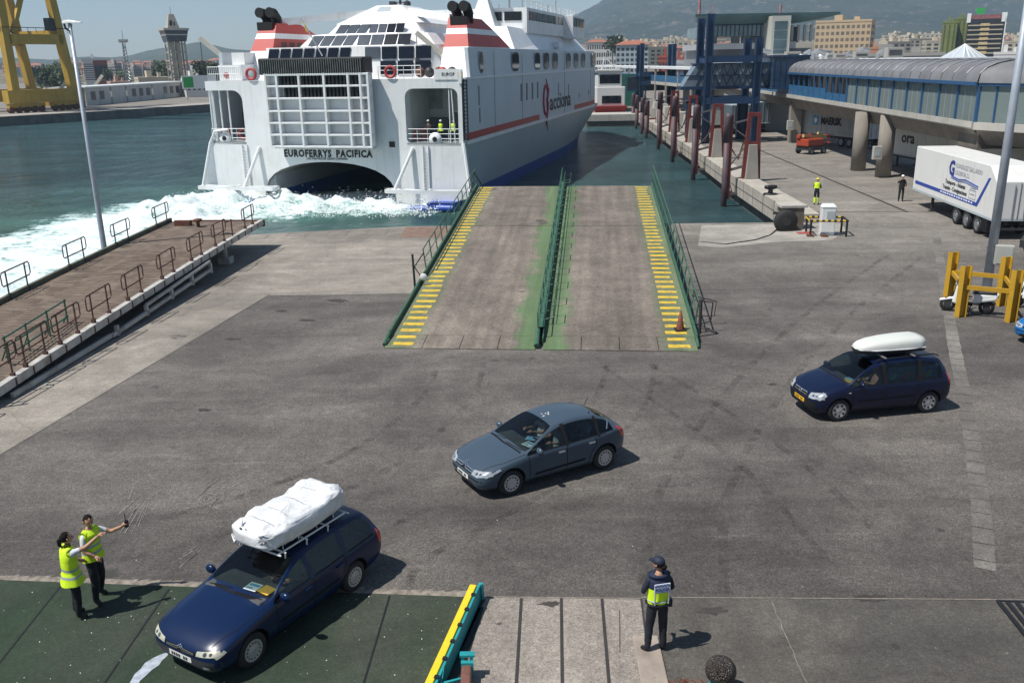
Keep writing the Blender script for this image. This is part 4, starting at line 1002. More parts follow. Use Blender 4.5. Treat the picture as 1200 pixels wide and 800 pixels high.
# pyramid
mb=SM();mb.hexa([(-15.6,11.2,13.0),(-7.2,11.2,13.0),(-7.2,24,13.0),(-15.6,24,13.0)],[(-12.6,14.0,14.7),(-10.2,14.0,14.7),(-10.2,19,14.7),(-12.6,19,14.7)]);mb.build('mast_pyramid',M['ship_white'],sh)
mb=SM();mb.hexa([(-12.3,13.0,14.1),(-10.9,13.0,14.1),(-10.9,13.3,14.1),(-12.3,13.3,14.1)],[(-12.2,13.75,14.55),(-11.0,13.75,14.55),(-11.0,13.95,14.55),(-12.2,13.95,14.55)]);mb.build('hatch',M['ship_grey'],sh)
mb=SM();mb.tube([(-11.4,17,14.7),(-11.4,17,16.6)],.12,6);mb.tube([(-12.1,17,15.1),(-10.4,17,15.1)],.06,5);mb.box(-12.4,-11.9,16.6,17.4,14.7,15.2);mb.lathe([(.0,.5),(.35,.3),(.35,.0)],c=(-10.7,17,14.8),n=12);mb.build('mast_fittings',M['dark_steel'],sh)
# aft windows
wall_windows(-19.2,-11.3,4.36,9.85,10.85,7,slant=.18,v2=4.50)
wall_windows(-10.0,-3.9,4.36,9.85,10.85,4,v2=4.5,m=['mid_glass','dark_glass','dark_glass','dark_glass'])
wall_windows(-8.6,-3.9,4.20,8.55,9.70,3,v2=4.32)
wall_windows(-16.3,-11.9,6.50,11.05,11.92,4,slant=.35,v2=7.15,gap=.10,m='mid_glass');wall_windows(-11.6,-6.6,6.50,11.05,11.92,4,v2=7.15,gap=.10,m=['mid_glass','mid_glass','dark_glass','dark_glass'])
wall_windows(-14.9,-11.8,9.25,12.12,12.9,3,slant=.35,v2=9.85,gap=.1,m='mid_glass');wall_windows(-11.6,-8.2,9.25,12.12,12.9,4,v2=9.85,gap=.1,m=['mid_glass','mid_glass','dark_glass','dark_glass'])
# funnels
fr=mat('funnel_red',(.45,.022,.014),.5,var=.08,scale=1)
for s in (0,1):
    def X(u): return u if s else W0+.9-u
    zl=[8.3,10.72,11.75,12.2,13.05]
    def prof(z): # v extents at z
        t=(z-8.3)/(13.4-8.3);return (3.6+2.8*t, 19.2-9.8*max(0,(z-10.4)/3.0)**1.15 if z>10.4 else 19.2)
    def uu(z): t=(z-8.3)/5.1;return (-3.1+.15*t,-.35-1.1*t)
    ft=[('white',8.3,10.72,M['ship_white']),('red',10.72,11.75,fr),('white',11.75,12.2,M['ship_white']),('red',12.2,13.05,fr)]
    for nm,z0,z1,m in ft:
        mb=SM();a0,a1=prof(z0);b0,b1=prof(z1);p0,p1=uu(z0);q0,q1=uu(z1)
        mb.hexa([(X(p0),a0,z0),(X(p1),a0,z0),(X(p1),a1,z0),(X(p0),a1,z0)],[(X(q0),b0,z1),(X(q1),b0,z1),(X(q1),b1,z1),(X(q0),b1,z1)])
        mb.build('funnel_band' if z0>9 else 'funnel_base',m,sh)
    mb=SM();mb.box(X(-1.95)-.75,X(-1.95)+.75,5.85,6.1,12.5,13.15);mb.build('funnel_louvre',M['soot'],sh)
    if s==0:
        mb=SM()
        for k in range(5): mb.hexa([(X(-2.98)-.02,6.6+k*1.5,10.95),(X(-2.98)+.06,6.6+k*1.5,10.95),(X(-2.98)+.06,7.6+k*1.5,10.95),(X(-2.98)-.02,7.6+k*1.5,10.95)],[(X(-2.96)-.02,6.6+k*1.5,12.2),(X(-2.90)+.06,6.6+k*1.5,12.2),(X(-2.90)+.06,7.6+k*1.5,12.2),(X(-2.96)-.02,7.6+k*1.5,12.2)])
        mb.build('funnel_grille',mat('grille_dark',(.09,.03,.025),.6,var=.3),sh)
    mb=SM()
    for du in (-2.5,-1.5): mb.tube([(X(du),7.2,12.6),(X(du),7.2,13.45),(X(du),6.6,13.9),(X(du),5.9,13.95)],[.42,.42,.44,.44],12)
    mb.build('exhaust_pipe',M['soot'],sh,smooth=False)
# beams between mast pyramid and funnels
mb=SM();mb.bar((-12.2,16,14.3),(-20.2,7.5,13.1),.8,.6);mb.build('stay_beam',M['ship_white'],sh)
mb=SM();mb.bar((-10.6,16,14.3),(-2.9,7.5,13.1),.8,.6);mb.bar((-9.9,15.2,13.8),(-5.6,8.2,10.95),.5,.4);mb.build('stay_beam',M['ship_white'],sh)
# mid house and bridge
mb=SM();mb.hexa([(-21,20,10.6),(-.8,20,10.6),(-.8,62,10.4),(-21,62,10.4)],[(-20,23,12.9),(-2.4,23,12.9),(-2.8,60,12.6),(-20,60,12.6)]);mb.build('mid_house',M['ship_white'],sh)
mb=SM();mb.box(-22.2,-.8,50,58,12.2,15.0);mb.build('wheelhouse',M['ship_white'],sh,bevel=.05)
mb=SM();mb.box(-16,-2.0,30,50,12.4,15.0);mb.build('bridge_house',M['ship_white'],sh)
for k in range(6):
    v=31+k*3.1;mb=SM();mb.box(-2.03,-1.94,v,v+2.7,13.75,14.65);mb.build('bridge_window',M['dark_glass'],sh)
for k in range(4):
    v=50.3+k*1.9;mb=SM();mb.box(-.82,-.74,v,v+1.6,13.6,14.7);mb.build('bridge_window',M['dark_glass'],sh)
for k in range(6):
    u=-15.5+k*2.2;mb=SM();mb.box(u,u+1.9,29.92,30.02,13.7,14.6);mb.build('bridge_window',M['dark_glass'],sh)
for k in range(9):
    u=-23.2+k*.82;mb=SM();mb.box(u,u+.7,49.92,50.02,13.7,14.6);mb.build('bridge_window',M['dark_glass'],sh)
mb=SM();mb.box(-3.6,-1.9,49.6,50.1,13.1,14.8);mb.build('bridge_wing',M['ship_white'],sh)
mb=SM();mb.box(-1.2,-.6,40,42,10.95,11.6);mb.hexa([(-8,28,12.9),(-5,28,12.9),(-5,31,12.9),(-8,31,12.9)],[(-7,29,16.2),(-6.2,29,16.2),(-6.2,30,16.2),(-7,30,16.2)]);mb.build('radar_mast',M['ship_white'],sh)
mb=SM()
for (u,v,z) in ((-3.5,52,17.2),(-5,54,16.6),(-8,52,17.8),(-12,55,16.9),(-6.6,29.5,17.6)): mb.tube([(u,v,14.9),(u,v,z)],.06,4)
mb.tube([(-7.6,29.5,16.0),(-4.2,29.5,16.3)],.1,5);mb.tube([(-4,30.2,12.9),(-4,30.2,16.3)],.12,5);mb.build('aerials',M['steel'],sh)
ship_rail([(-2.2,30.5,15.0),(-2.2,58,15.0)],.8,2.5,bars=2,r=.04)
# stern davit cranes
for (u,v,sx,z0) in ((-22.9,4.5,-1,8.3),(-2.8,5.0,-1,8.3)):
    mb=SM();mb.tube([(u,v,z0),(u,v,z0+1.3)],.28,10);mb.box(u-.4,u+.4,v-.4,v+.4,z0+1.2,z0+1.8);mb.build('crane_pedestal',tw,sh)
    mb=SM();mb.bar((u,v,z0+1.5),(u+sx*2.4,v-.6,z0+3.6),.36,.38);mb.build('crane_jib',mat('jib_cream',(.55,.52,.45),.6,var=.1),sh)
    mb=SM();mb.tube([(u+sx*2.4,v-.6,z0+3.6),(u+sx*2.4,v-.6,z0+1.6)],.03,4);mb.box(u+sx*2.4-.15,u+sx*2.4+.15,v-.75,v-.45,z0+1.3,z0+1.6);mb.build('crane_hook',M['dark_steel'],sh)
mb=SM();mb.box(-22.6,-20.4,2.0,5.6,8.3,9.6);mb.box(-21.8,-20.6,3,5,9.6,10.6);mb.build('port_locker',tw,sh)
for k,(u,v) in enumerate(((-4.3,2.5),(-3.4,2.2),(-2.4,2.6),(-3.0,3.4),(-1.8,3.2),(-21.9,2.3),(-21.3,2.6))):
    mb=SM();mb.sphere((u,v,8.75),(.42,.42,.42),10,6);mb.build('deck_gear',[M['rust'],M['dark_steel'],mat('gear_red',(.4,.05,.04),.6,var=.3)][k%3],sh,smooth=True)
# flag staff with small flag
mb=SM();mb.tube([(-13.2,3.0,10.2),(-14.2,1.6,13.2)],.05,5);mb.build('flagstaff',tw,sh)
mb=SM();mb.add([(-14.1,1.7,12.9),(-13.95,1.8,12.2),(-13.6,1.5,12.0),(-13.75,1.4,12.6)],[(0,1,2,3)]);
fo_=mb.build('flag',mat('flag_yellow',(.6,.40,.02),.8,var=.3),sh);sm_=fo_.modifiers.new('s','SOLIDIFY');sm_.thickness=.02
# escape chute / life raft canisters
mb=SM()
for k in range(3): mb.cyl((-20.6+k*.0,8+2*k,10.9),(-19.6+k*.0,8+2*k,10.9),.35,n=10)
mb.build('raft_canister',tw,sh)
# ---------------------------------------------------------------- cars
def carpaint(name,col,rough=.28):
    m=mat(name,col,rough,.0,var=.03,scale=2,coat=.18,spec=.3);return m
M['paint_steel_blue']=carpaint('paint_steel_blue',(.050,.075,.105))
M['paint_navy']=carpaint('paint_navy',(.004,.009,.035))
M['paint_dark_blue']=carpaint('paint_dark_blue',(.003,.014,.056))
M['paint_bright_blue']=carpaint('paint_bright_blue',(.01,.14,.42))
M['trim_black']=mat('trim_black',(.014,.014,.016),.8,var=.2,spec=.15)
M['interior']=mat('interior_grey',(.075,.078,.082),.85,var=.3,scale=5)
M['lamp_clear']=mat('lamp_clear',(.62,.64,.65),.12,.55,var=.35,scale=12,coat=1)
M['lamp_dark']=mat('lamp_dark',(.10,.105,.11),.15,.4,var=.3,scale=20,coat=1)
M['lamp_red']=mat('lamp_red',(.45,.015,.012),.2,var=.2,coat=1)
M['alloy']=mat('hub_silver',(.50,.50,.51),.35,.4,var=.08)
M['chrome']=mat('chrome',(.65,.66,.67),.15,.9,var=.05)
M['plate_white']=mat('plate_white',(.7,.7,.68),.5,var=.05)
M['plate_yellow']=mat('plate_yellow',(.75,.42,.02),.5,var=.05)
M['wheelwell']=mat('wheel_well',(.008,.008,.008),.95,var=.1)
def lerp(a,b,t):return a+(b-a)*t
def make_car(name,label,loc,rz,st,paint,wheels,wr,cfg,cat='car',group=None):
    """st rows: x,w,zb,zs,zt,(wt,z7) ; wt None = bonnet/boot section"""
    root=thing(name,label,cat,loc,rz,group)
    xf,xr=cfg.get('over',(1,1))
    def xm(x): return wheels[0]+(x-wheels[0])*xf if x>wheels[0] else (wheels[1]+(x-wheels[1])*xr if x<wheels[1] else x)
    rows=[]
    for s in st:
        x,w,zb,zs,zt=s[:5];x=xm(x)
        wt,z7=(s[5],s[6]) if len(s)>5 else (None,None)
        if wt is None:
            p=[(0,zb),(w*.80,zb),(w*.965,zb+.10),(w*1.0,lerp(zb,zs,.5)),(w*.995,zs-.07),(w*.95,zs),(w*.84,zs+(zt-zs)*.42),(w*.62,zs+(zt-zs)*.80),(0,zt)]
        else:
            p=[(0,zb),(w*.80,zb),(w*.965,zb+.10),(w*1.0,lerp(zb,zs,.5)),(w*.995,zs-.06),(w*.955,zs),(wt+ (w*.955-wt)*.14,z7-(z7-zs)*.12),(wt-.02,z7),(0,zt)]
        rows.append([(x,y,z) for y,z in p])
    n=16;vs=[];
    for r in rows:
        vs+=r+[(x,-y,z) for x,y,z in r[1:8][::-1]]
    fs=[];ms=[]
    cow,hdr,rw0,rw1=cfg['cowl'],cfg['header'],cfg['rtop'],cfg['rbot']; sA,sB=cfg['side']
    for i in range(len(rows)-1):
        for j in range(n):
            fs.append((i*n+j,i*n+(j+1)%n,(i+1)*n+(j+1)%n,(i+1)*n+j));m=0
            if cow<=i<hdr and j in (7,8):m=1
            if rw0<=i<rw1 and j in (7,8):m=2
            if sA<=i<sB and j==5:m=3
            if sA<=i<sB and j==10:m=4
            if j in (0,15):m=5
            ms.append(m)
    fs.append(tuple(range(n))[::-1]);ms.append(0);fs.append(tuple((len(rows)-1)*n+j for j in range(n)));ms.append(0)
    me=bpy.data.meshes.new('shell');me.from_pydata(vs,[],fs);me.polygons.foreach_set('material_index',ms)
    bm=bmesh.new();bm.from_mesh(me)
    cl=bm.edges.layers.float.new('crease_edge')
    bm.edges.ensure_lookup_table()
    for e in bm.edges:
        mm=set(f.material_index for f in e.link_faces)
        if len(mm)>1:e[cl]=.55
        js=sorted(v.index%n for v in e.verts)
        if js in([5,5],[11,11]) or (abs(e.verts[0].index-e.verts[1].index)==n and js[0] in (5,11)):e[cl]=max(e[cl],.45)
        if (abs(e.verts[0].index-e.verts[1].index)==n and js[0] in (1,15)):e[cl]=.5
        if (abs(e.verts[0].index-e.verts[1].index)==n and js[0] in (7,9)):e[cl]=max(e[cl],.35)
    bmesh.ops.recalc_face_normals(bm,faces=bm.faces);bm.to_mesh(me);bm.free()
    tmp=bpy.data.objects.new('tmp',me);scene.collection.objects.link(tmp)
    for k in range(6):me.materials.append(M['black'])
    sb=tmp.modifiers.new('s','SUBSURF');sb.levels=3;sb.render_levels=3
    dg=bpy.context.evaluated_depsgraph_get();full=bpy.data.meshes.new_from_object(tmp.evaluated_get(dg))
    bvh=BVHTree.FromPolygons([v.co for v in full.vertices],[p.vertices[:] for p in full.polygons])
    # wheel arches
    mb=MB();mb.mi=5
    for wx in wheels:
        for s in (1,-1): mb.cyl((wx,s*.50,wr+.015),(wx,s*1.2,wr+.015),wr+.055,n=32)
    cm=mb.mesh('cut')
    for k in range(6):cm.materials.append(M['black'])
    cut=bpy.data.objects.new('cut',cm);scene.collection.objects.link(cut)
    bo=tmp.modifiers.new('b','BOOLEAN');bo.operation='DIFFERENCE';bo.object=cut;bo.solver='EXACT'
    dg=bpy.context.evaluated_depsgraph_get();shell=bpy.data.meshes.new_from_object(tmp.evaluated_get(dg))
    bpy.data.objects.remove(tmp);bpy.data.objects.remove(cut)
    body=None
    for idx,(nm,m) in enumerate((('body',paint),('windscreen',M['car_glass']),('rear_window',M['car_glass']),('side_window',M['car_glass']),('side_window',M['car_glass']),('underbody',M['wheelwell']))):
        bm=bmesh.new();bm.from_mesh(shell)
        bmesh.ops.delete(bm,geom=[f for f in bm.faces if f.material_index!=idx],context='FACES')
        for f in bm.faces:f.smooth=True;f.material_index=0
        for e in bm.edges:
            if len(e.link_faces)==2 and e.calc_face_angle(0)>R(32):e.smooth=False
        mm=bpy.data.meshes.new(nm);bm.to_mesh(mm);bm.free()
        if len(mm.polygons)==0:continue
        o=link_mesh(nm,mm,m,root)
        if idx==0:body=o
    # projection helpers
    def hit(a,b_,plane):
        if plane=='L':h=bvh.ray_cast(Vector((a,3,b_)),Vector((0,-1,0)))
        elif plane=='R':h=bvh.ray_cast(Vector((a,-3,b_)),Vector((0,1,0)))
        elif plane=='T':h=bvh.ray_cast(Vector((a,b_,4)),Vector((0,0,-1)))
        elif plane=='F':h=bvh.ray_cast(Vector((4,a,b_)),Vector((-1,0,0)))
        elif plane=='B':h=bvh.ray_cast(Vector((-4,a,b_)),Vector((1,0,0)))
        return (h[0],h[1]) if h[0] is not None else None
    def patch(pts,plane,m,nm,off=.004,res=.05,parent=root):
        if plane in 'LRT': pts=[(xm(p[0]),p[1]) for p in pts]
        bm=bmesh.new();vv=[bm.verts.new((p[0],p[1],0)) for p in pts];bm.faces.new(vv)
        bmesh.ops.triangulate(bm,faces=bm.faces)
        for _ in range(4):
            ee=[e for e in bm.edges if e.calc_length()>res]
            if not ee:break
            bmesh.ops.subdivide_edges(bm,edges=ee,cuts=1,use_grid_fill=False);bmesh.ops.triangulate(bm,faces=bm.faces)
        dead=[]
        for v in bm.verts:
            h=hit(v.co.x,v.co.y,plane)
            if h is None or h[0] is None:dead.append(v);continue
            nn=h[1].copy();
            v.co=h[0]+nn*off*(1 if nn.dot({'L':Vector((0,1,0)),'R':Vector((0,-1,0)),'T':Vector((0,0,1)),'F':Vector((1,0,0)),'B':Vector((-1,0,0))}[plane])>0 else -1)
        if dead:bmesh.ops.delete(bm,geom=dead,context='VERTS')
        bmesh.ops.recalc_face_normals(bm,faces=bm.faces)
        for f in bm.faces:f.smooth=True
        mm=bpy.data.meshes.new(nm);bm.to_mesh(mm);bm.free();return link_mesh(nm,mm,m,parent)
    def ribbon(pts,wd,plane,m,nm,off=.003,closed=False):
        P=[Vector((xm(p[0]),p[1]) if plane in 'LRT' else p) for p in pts];
        if closed:P.append(P[0])
        Q=[]
        for a,b_ in zip(P,P[1:]):
            k=max(1,int((b_-a).length/.04));Q+=[a+(b_-a)*i/k for i in range(k)]
        Q.append(P[-1]);mb=MB();vs=[];ok=[]
        for i,p in enumerate(Q):
            d=(Q[min(i+1,len(Q)-1)]-Q[max(i-1,0)]);d=d.normalized() if d.length else Vector((1,0));nn=Vector((-d.y,d.x))*wd/2
            pr=[]
            for q in (p-nn,p+nn):
                h=hit(q.x,q.y,plane);pr.append(None if h is None else h[0]+h[1]*off*(1 if h[1].dot({'L':Vector((0,1,0)),'R':Vector((0,-1,0)),'T':Vector((0,0,1)),'F':Vector((1,0,0)),'B':Vector((-1,0,0))}[plane])>0 else -1))
            ok.append(None not in pr);vs+= [p_ if p_ is not None else Vector((0,0,.5)) for p_ in pr]
        fs=[(2*i,2*i+1,2*i+3,2*i+2) for i in range(len(Q)-1) if ok[i] and ok[i+1]]
        if fs: return mb.add(vs,fs).build(nm,m,root)
    # wheels
    for wx in wheels:
        for s in (1,-1):
            wy=s*cfg['track']
            mb=MB();w2=.105
            prof=[(wr-.12,-w2),(wr-.03,-w2),(wr-.005,-w2*.75),(wr,-w2*.3),(wr,w2*.3),(wr-.005,w2*.75),(wr-.03,w2),(wr-.12,w2),(wr-.13,w2*.6)]
            mb.lathe(prof,c=(wx,wy,wr),axis='y',n=36);ty=mb.build('wheel',M['rubber'],root,smooth=True)
            mb=MB();r=wr-.115;ou=s*.102
            mb.lathe([(0,ou*1.0),(.05,ou*1.02),(.07,ou*.92),(r*.6,ou*.98),(r*.94,ou*1.0),(r,ou*1.06),(r+.012,ou*.8),(r,0)],c=(wx,wy,wr),axis='y',n=36);rim=mb.build('rim',M['alloy'],ty,smooth=True)
            mb=MB();k=cfg.get('holes',10)
            for q in range(k):
                t=2*math.pi*q/k+.2;cx,cz=wx+r*.74*math.cos(t),wr+r*.74*math.sin(t);rr=r*cfg.get('holer',.13)
                pts=[(cx+rr*math.cos(a)*1.0,cz+rr*math.sin(a)*1.0) for a in [2*math.pi*i/10 for i in range(10)]]
                mb.prism(pts,wy+ou*.9,wy+ou*1.08,'y')
            mb.build('rim_holes',M['black'],ty)
    # interior
    mb=MB();x0,x1=cfg['cabin'];zf=.32;wi=.66
    mb.box(x0,x1,-wi,wi,zf-.08,zf);mb.box(x0-.02,x0+.1,-wi,wi,zf,.78);mb.build('cabin_floor',M['interior'],root)
    xd=cfg['dash'];mb=MB();mb.hexa([(xd-.42,-.68,.62),(xd+.30,-.68,.75),(xd+.30,.68,.75),(xd-.42,.68,.62)],[(xd-.38,-.66,.90),(xd+.26,-.66,.93),(xd+.26,.66,.93),(xd-.38,.66,.90)])
    mb.build('dashboard',M['interior'],root,bevel=.03)
    mb=MB();cxw=xd-.50;mb.tube([(cxw+.08*math.sin(t),.36+.185*math.cos(t),.86+.17*math.sin(t)) for t in [2*math.pi*i/18 for i in range(18)]],.016,6,closed=True);mb.bar((cxw,.36,.86),(cxw+.2,.36,.80),.05);mb.build('steering_wheel',M['trim_black'],root)
    def seat(x,y,w_=.24):
        mb=MB();mb.hexa([(x-.24,y-w_,.36),(x+.26,y-w_,.36),(x+.26,y+w_,.36),(x-.24,y+w_,.36)],[(x-.24,y-w_,.52),(x+.26,y-w_*.95,.56),(x+.26,y+w_*.95,.56),(x-.24,y+w_,.52)])
        mb.hexa([(x-.36,y-w_,.5),(x-.20,y-w_,.5),(x-.20,y+w_,.5),(x-.36,y+w_,.5)],[(x-.48,y-w_*.85,1.05),(x-.38,y-w_*.85,1.05),(x-.38,y+w_*.85,1.05),(x-.48,y+w_*.85,1.05)])
        for q in ((y,) if w_<.3 else (y-.4,y+.4)): mb.hexa([(x-.50,q-.11,1.08),(x-.41,q-.11,1.08),(x-.41,q+.11,1.08),(x-.50,q+.11,1.08)],[(x-.51,q-.10,1.24),(x-.43,q-.10,1.24),(x-.43,q+.10,1.24),(x-.51,q+.10,1.24)])
        mb.build('seat',cfg.get('seatm',M['interior']),root,bevel=.04)
    sx=cfg['seat'];seat(sx,.36);seat(sx,-.36);seat(sx-.85,0,.62)
    # mirrors
    mx,mz=cfg['mirror']
    for s in (1,-1):
        h=hit(mx,mz,'L' if s>0 else 'R');yy=(h[0].y if h else s*.8)
        mb=MB();mb.sphere((mx,yy+s*.12,mz+.04),(.065,.115,.085),14,10);mb.tube([(mx,yy,mz-.02),(mx,yy+s*.10,mz)],.025,6);mb.build('mirror',paint,root,smooth=True)
    # handles, seams
    for nm,pts,wd in cfg['seams']:
        for pl in 'LR': ribbon(pts,wd,pl,M['trim_black'],nm)
    for x,z in cfg['handles']:
        for pl,s in (('L',1),('R',-1)):
            h=hit(x,z,pl)
            if h: mb=MB();mb.box(x-.09,x+.09,h[0].y-.01,h[0].y+s*.0+ .035*s if s>0 else h[0].y+.01,z-.018,z+.018) if s>0 else mb.box(x-.09,x+.09,h[0].y-.035,h[0].y+.01,z-.018,z+.018);mb.build('door_handle',cfg.get('handlem',paint),root,bevel=.008)
    for nm,pts,wd in cfg['topseams']: 
        ribbon(pts,wd,'T',M['trim_black'],nm);
    for nm,pts,wd,m in cfg['pillars']:
        for pl in 'LR': ribbon(pts,wd,pl,m,nm,off=.006)
    for item in cfg['patches']:
        nm,pts,pl,m,mir=item[:5];off=item[5] if len(item)>5 else .005
        patch(pts,pl,m,nm,off)
        if mir:
            if pl in 'FB':patch([(-p[0],p[1]) for p in pts][::-1],pl,m,nm,off)
            elif pl=='T':patch([(p[0],-p[1]) for p in pts][::-1],pl,m,nm,off)
            elif pl=='L':patch(pts,'R',m,nm,off)
    ly,lz=cfg.get('lampc',(.60,.61))
    for s_ in (1,-1):
        for q_,r_ in ((0,.034),(.095,.024)):
            patch([((ly+q_)*s_+r_*math.cos(2*math.pi*i/10),lz+q_*.12+r_*.8*math.sin(2*math.pi*i/10)) for i in range(10)],'F',M['lamp_dark'],'reflector',off=.016)
    pz=cfg.get('plz')
    if pz:
        for k in range(7):
            if k==4: continue
            y0=-.20+k*.056;patch([(y0,pz-.028),(y0+.034,pz-.028),(y0+.034,pz+.028),(y0,pz+.028)],'F',M['black'],'plate_character',off=.021)
    # wipers
    for (a,b_) in cfg.get('wipers',()): ribbon([a,b_],.022,'T',M['trim_black'],'wiper',off=.015)
    return root,hit,ribbon,patch

# ---- 1. steel blue hatchback
ST=[(2.13,.50,.34,.50,.56),(2.08,.68,.26,.56,.64),(1.97,.80,.21,.63,.72),(1.75,.865,.19,.71,.82),(1.45,.885,.18,.79,.89),(1.10,.89,.18,.85,.965),
    (.90,.89,.18,.88,1.00,.80,.92),(.50,.89,.18,.90,1.22,.71,1.16),(.08,.89,.18,.91,1.41,.61,1.35),(-.35,.89,.18,.92,1.475,.575,1.42),(-.85,.89,.18,.935,1.46,.56,1.40),(-1.25,.885,.18,.955,1.385,.55,1.31),
    (-1.60,.87,.20,.975,1.26,.54,1.17),(-1.84,.83,.25,.98,1.12,.58,1.05),(-2.02,.77,.30,.90,.98),(-2.10,.70,.34,.78,.86),(-2.13,.55,.40,.62,.70)]
cfgC=dict(lampc=(.56,.61),plz=.44,over=(1.0,.84),cowl=6,header=8,rtop=11,rbot=13,side=(6,12),track=.755,cabin=(-1.7,.95),dash=.80,seat=-.15,mirror=(.62,.93),
 seams=[('door_seam',[(.84,.30),(.86,.86)],.018),('door_seam',[(-.18,.24),(-.18,.92)],.018),('door_seam',[(-1.00,.92),(-1.02,.75),(-.86,.55),(-.80,.26)],.018),('door_seam',[(.78,.24),(-.80,.24)],.012)],
 handles=[(-.02,.79),(-.88,.82)],handlem=M['chrome'],
 topseams=[('bonnet_seam',[(1.96,-.60),(1.45,-.77),(.92,-.80)],.012),('bonnet_seam',[(1.96,.60),(1.45,.77),(.92,.80)],.012),('cowl',[(.99,-.70),(1.05,0),(.99,.70)],.05)],
 pillars=[('window_pillar',[(-.20,.90),(-.17,1.36)],.10,M['trim_black']),('window_pillar',[(-1.10,.92),(-1.12,1.36)],.08,M['trim_black']),('window_seal',[(.72,.905),(-.3,.93),(-1.3,.965)],.022,M['trim_black']),('side_rub_strip',[(.70,.40),(-.70,.44)],.06,M['trim_black']),('quarter_chrome',[(-1.38,1.02),(-1.56,1.16)],.03,M['chrome'])],
 patches=[('headlight',[(.42,.655),(.80,.69),(.84,.60),(.60,.545),(.40,.56)],'F',M['lamp_clear'],True,.012),
  ('headlight_wing',[(1.98,.60),(1.62,.735),(1.58,.70),(1.95,.56)],'L',M['lamp_clear'],True,.01),
  ('grille',[(-.40,.565),(.40,.565),(.36,.63),(-.36,.63)],'F',M['trim_black'],False,.006),
  ('lower_grille',[(-.50,.27),(.50,.27),(.42,.38),(-.42,.38)],'F',M['black'],False,.005),
  ('bumper_band',[(-.72,.44),(.72,.44),(.72,.475),(-.72,.475)],'F',M['trim_black'],False,.004),
  ('number_plate',[(-.26,.385),(.26,.385),(.26,.495),(-.26,.495)],'F',M['plate_white'],False,.012),
  ('tail_light',[(-1.72,1.03),(-1.96,.93),(-2.05,.74),(-1.90,.74),(-1.80,.88)],'L',M['lamp_red'],True,.008)],
 wipers=[((1.0,.05),(.92,.62)),((1.0,-.62),(.92,-.08))],holes=12,holer=.10)
def p2(px_,py_): return G(px_,py_)
cF,cR=G(597,580),G(710,548)
mid=(cF+cR)/2;hd=math.atan2(cF.y-cR.y,cF.x-cR.x)
def place(mid,hd,yoff): # mid: midpoint of near-side wheel contacts; the centre lies yoff to the car's right
    return mid+Vector((math.sin(hd),-math.cos(hd),0))*yoff
loc=place(mid,hd,.80)
cit,hit,rib,pat=make_car('hatchback_car','steel blue grey five door hatchback driving across the middle of the yard',loc,hd,ST,M['paint_steel_blue'],(1.32,-1.29),.315,cfgC)
# chevron badge (two chevrons across the nose) as it looks
for dz in (0,.045):
    rib([(-.42,.60+dz*.7),(-.09,.60+dz),(0,.665+dz),(.09,.60+dz),(.42,.60+dz*.7)],.016,'F',M['chrome'],'nose_chevron',off=.016)
mb=MB();mb.tube([(-1.25,0,1.40),(-1.37,0,1.58)],.008,5);mb.build('aerial',M['trim_black'],cit)
mb=MB()
for k in range(7):
    x,y=-.02-.03*k+random.uniform(-.05,.05),.02+random.uniform(-.09,.09);h=hit(x,y,'T')
    if h:mb.sphere(h[0],(.025,.02,.003),6,4)
mb.build('droppings',mat('dropping',(.75,.74,.70),.8,var=.1),cit)

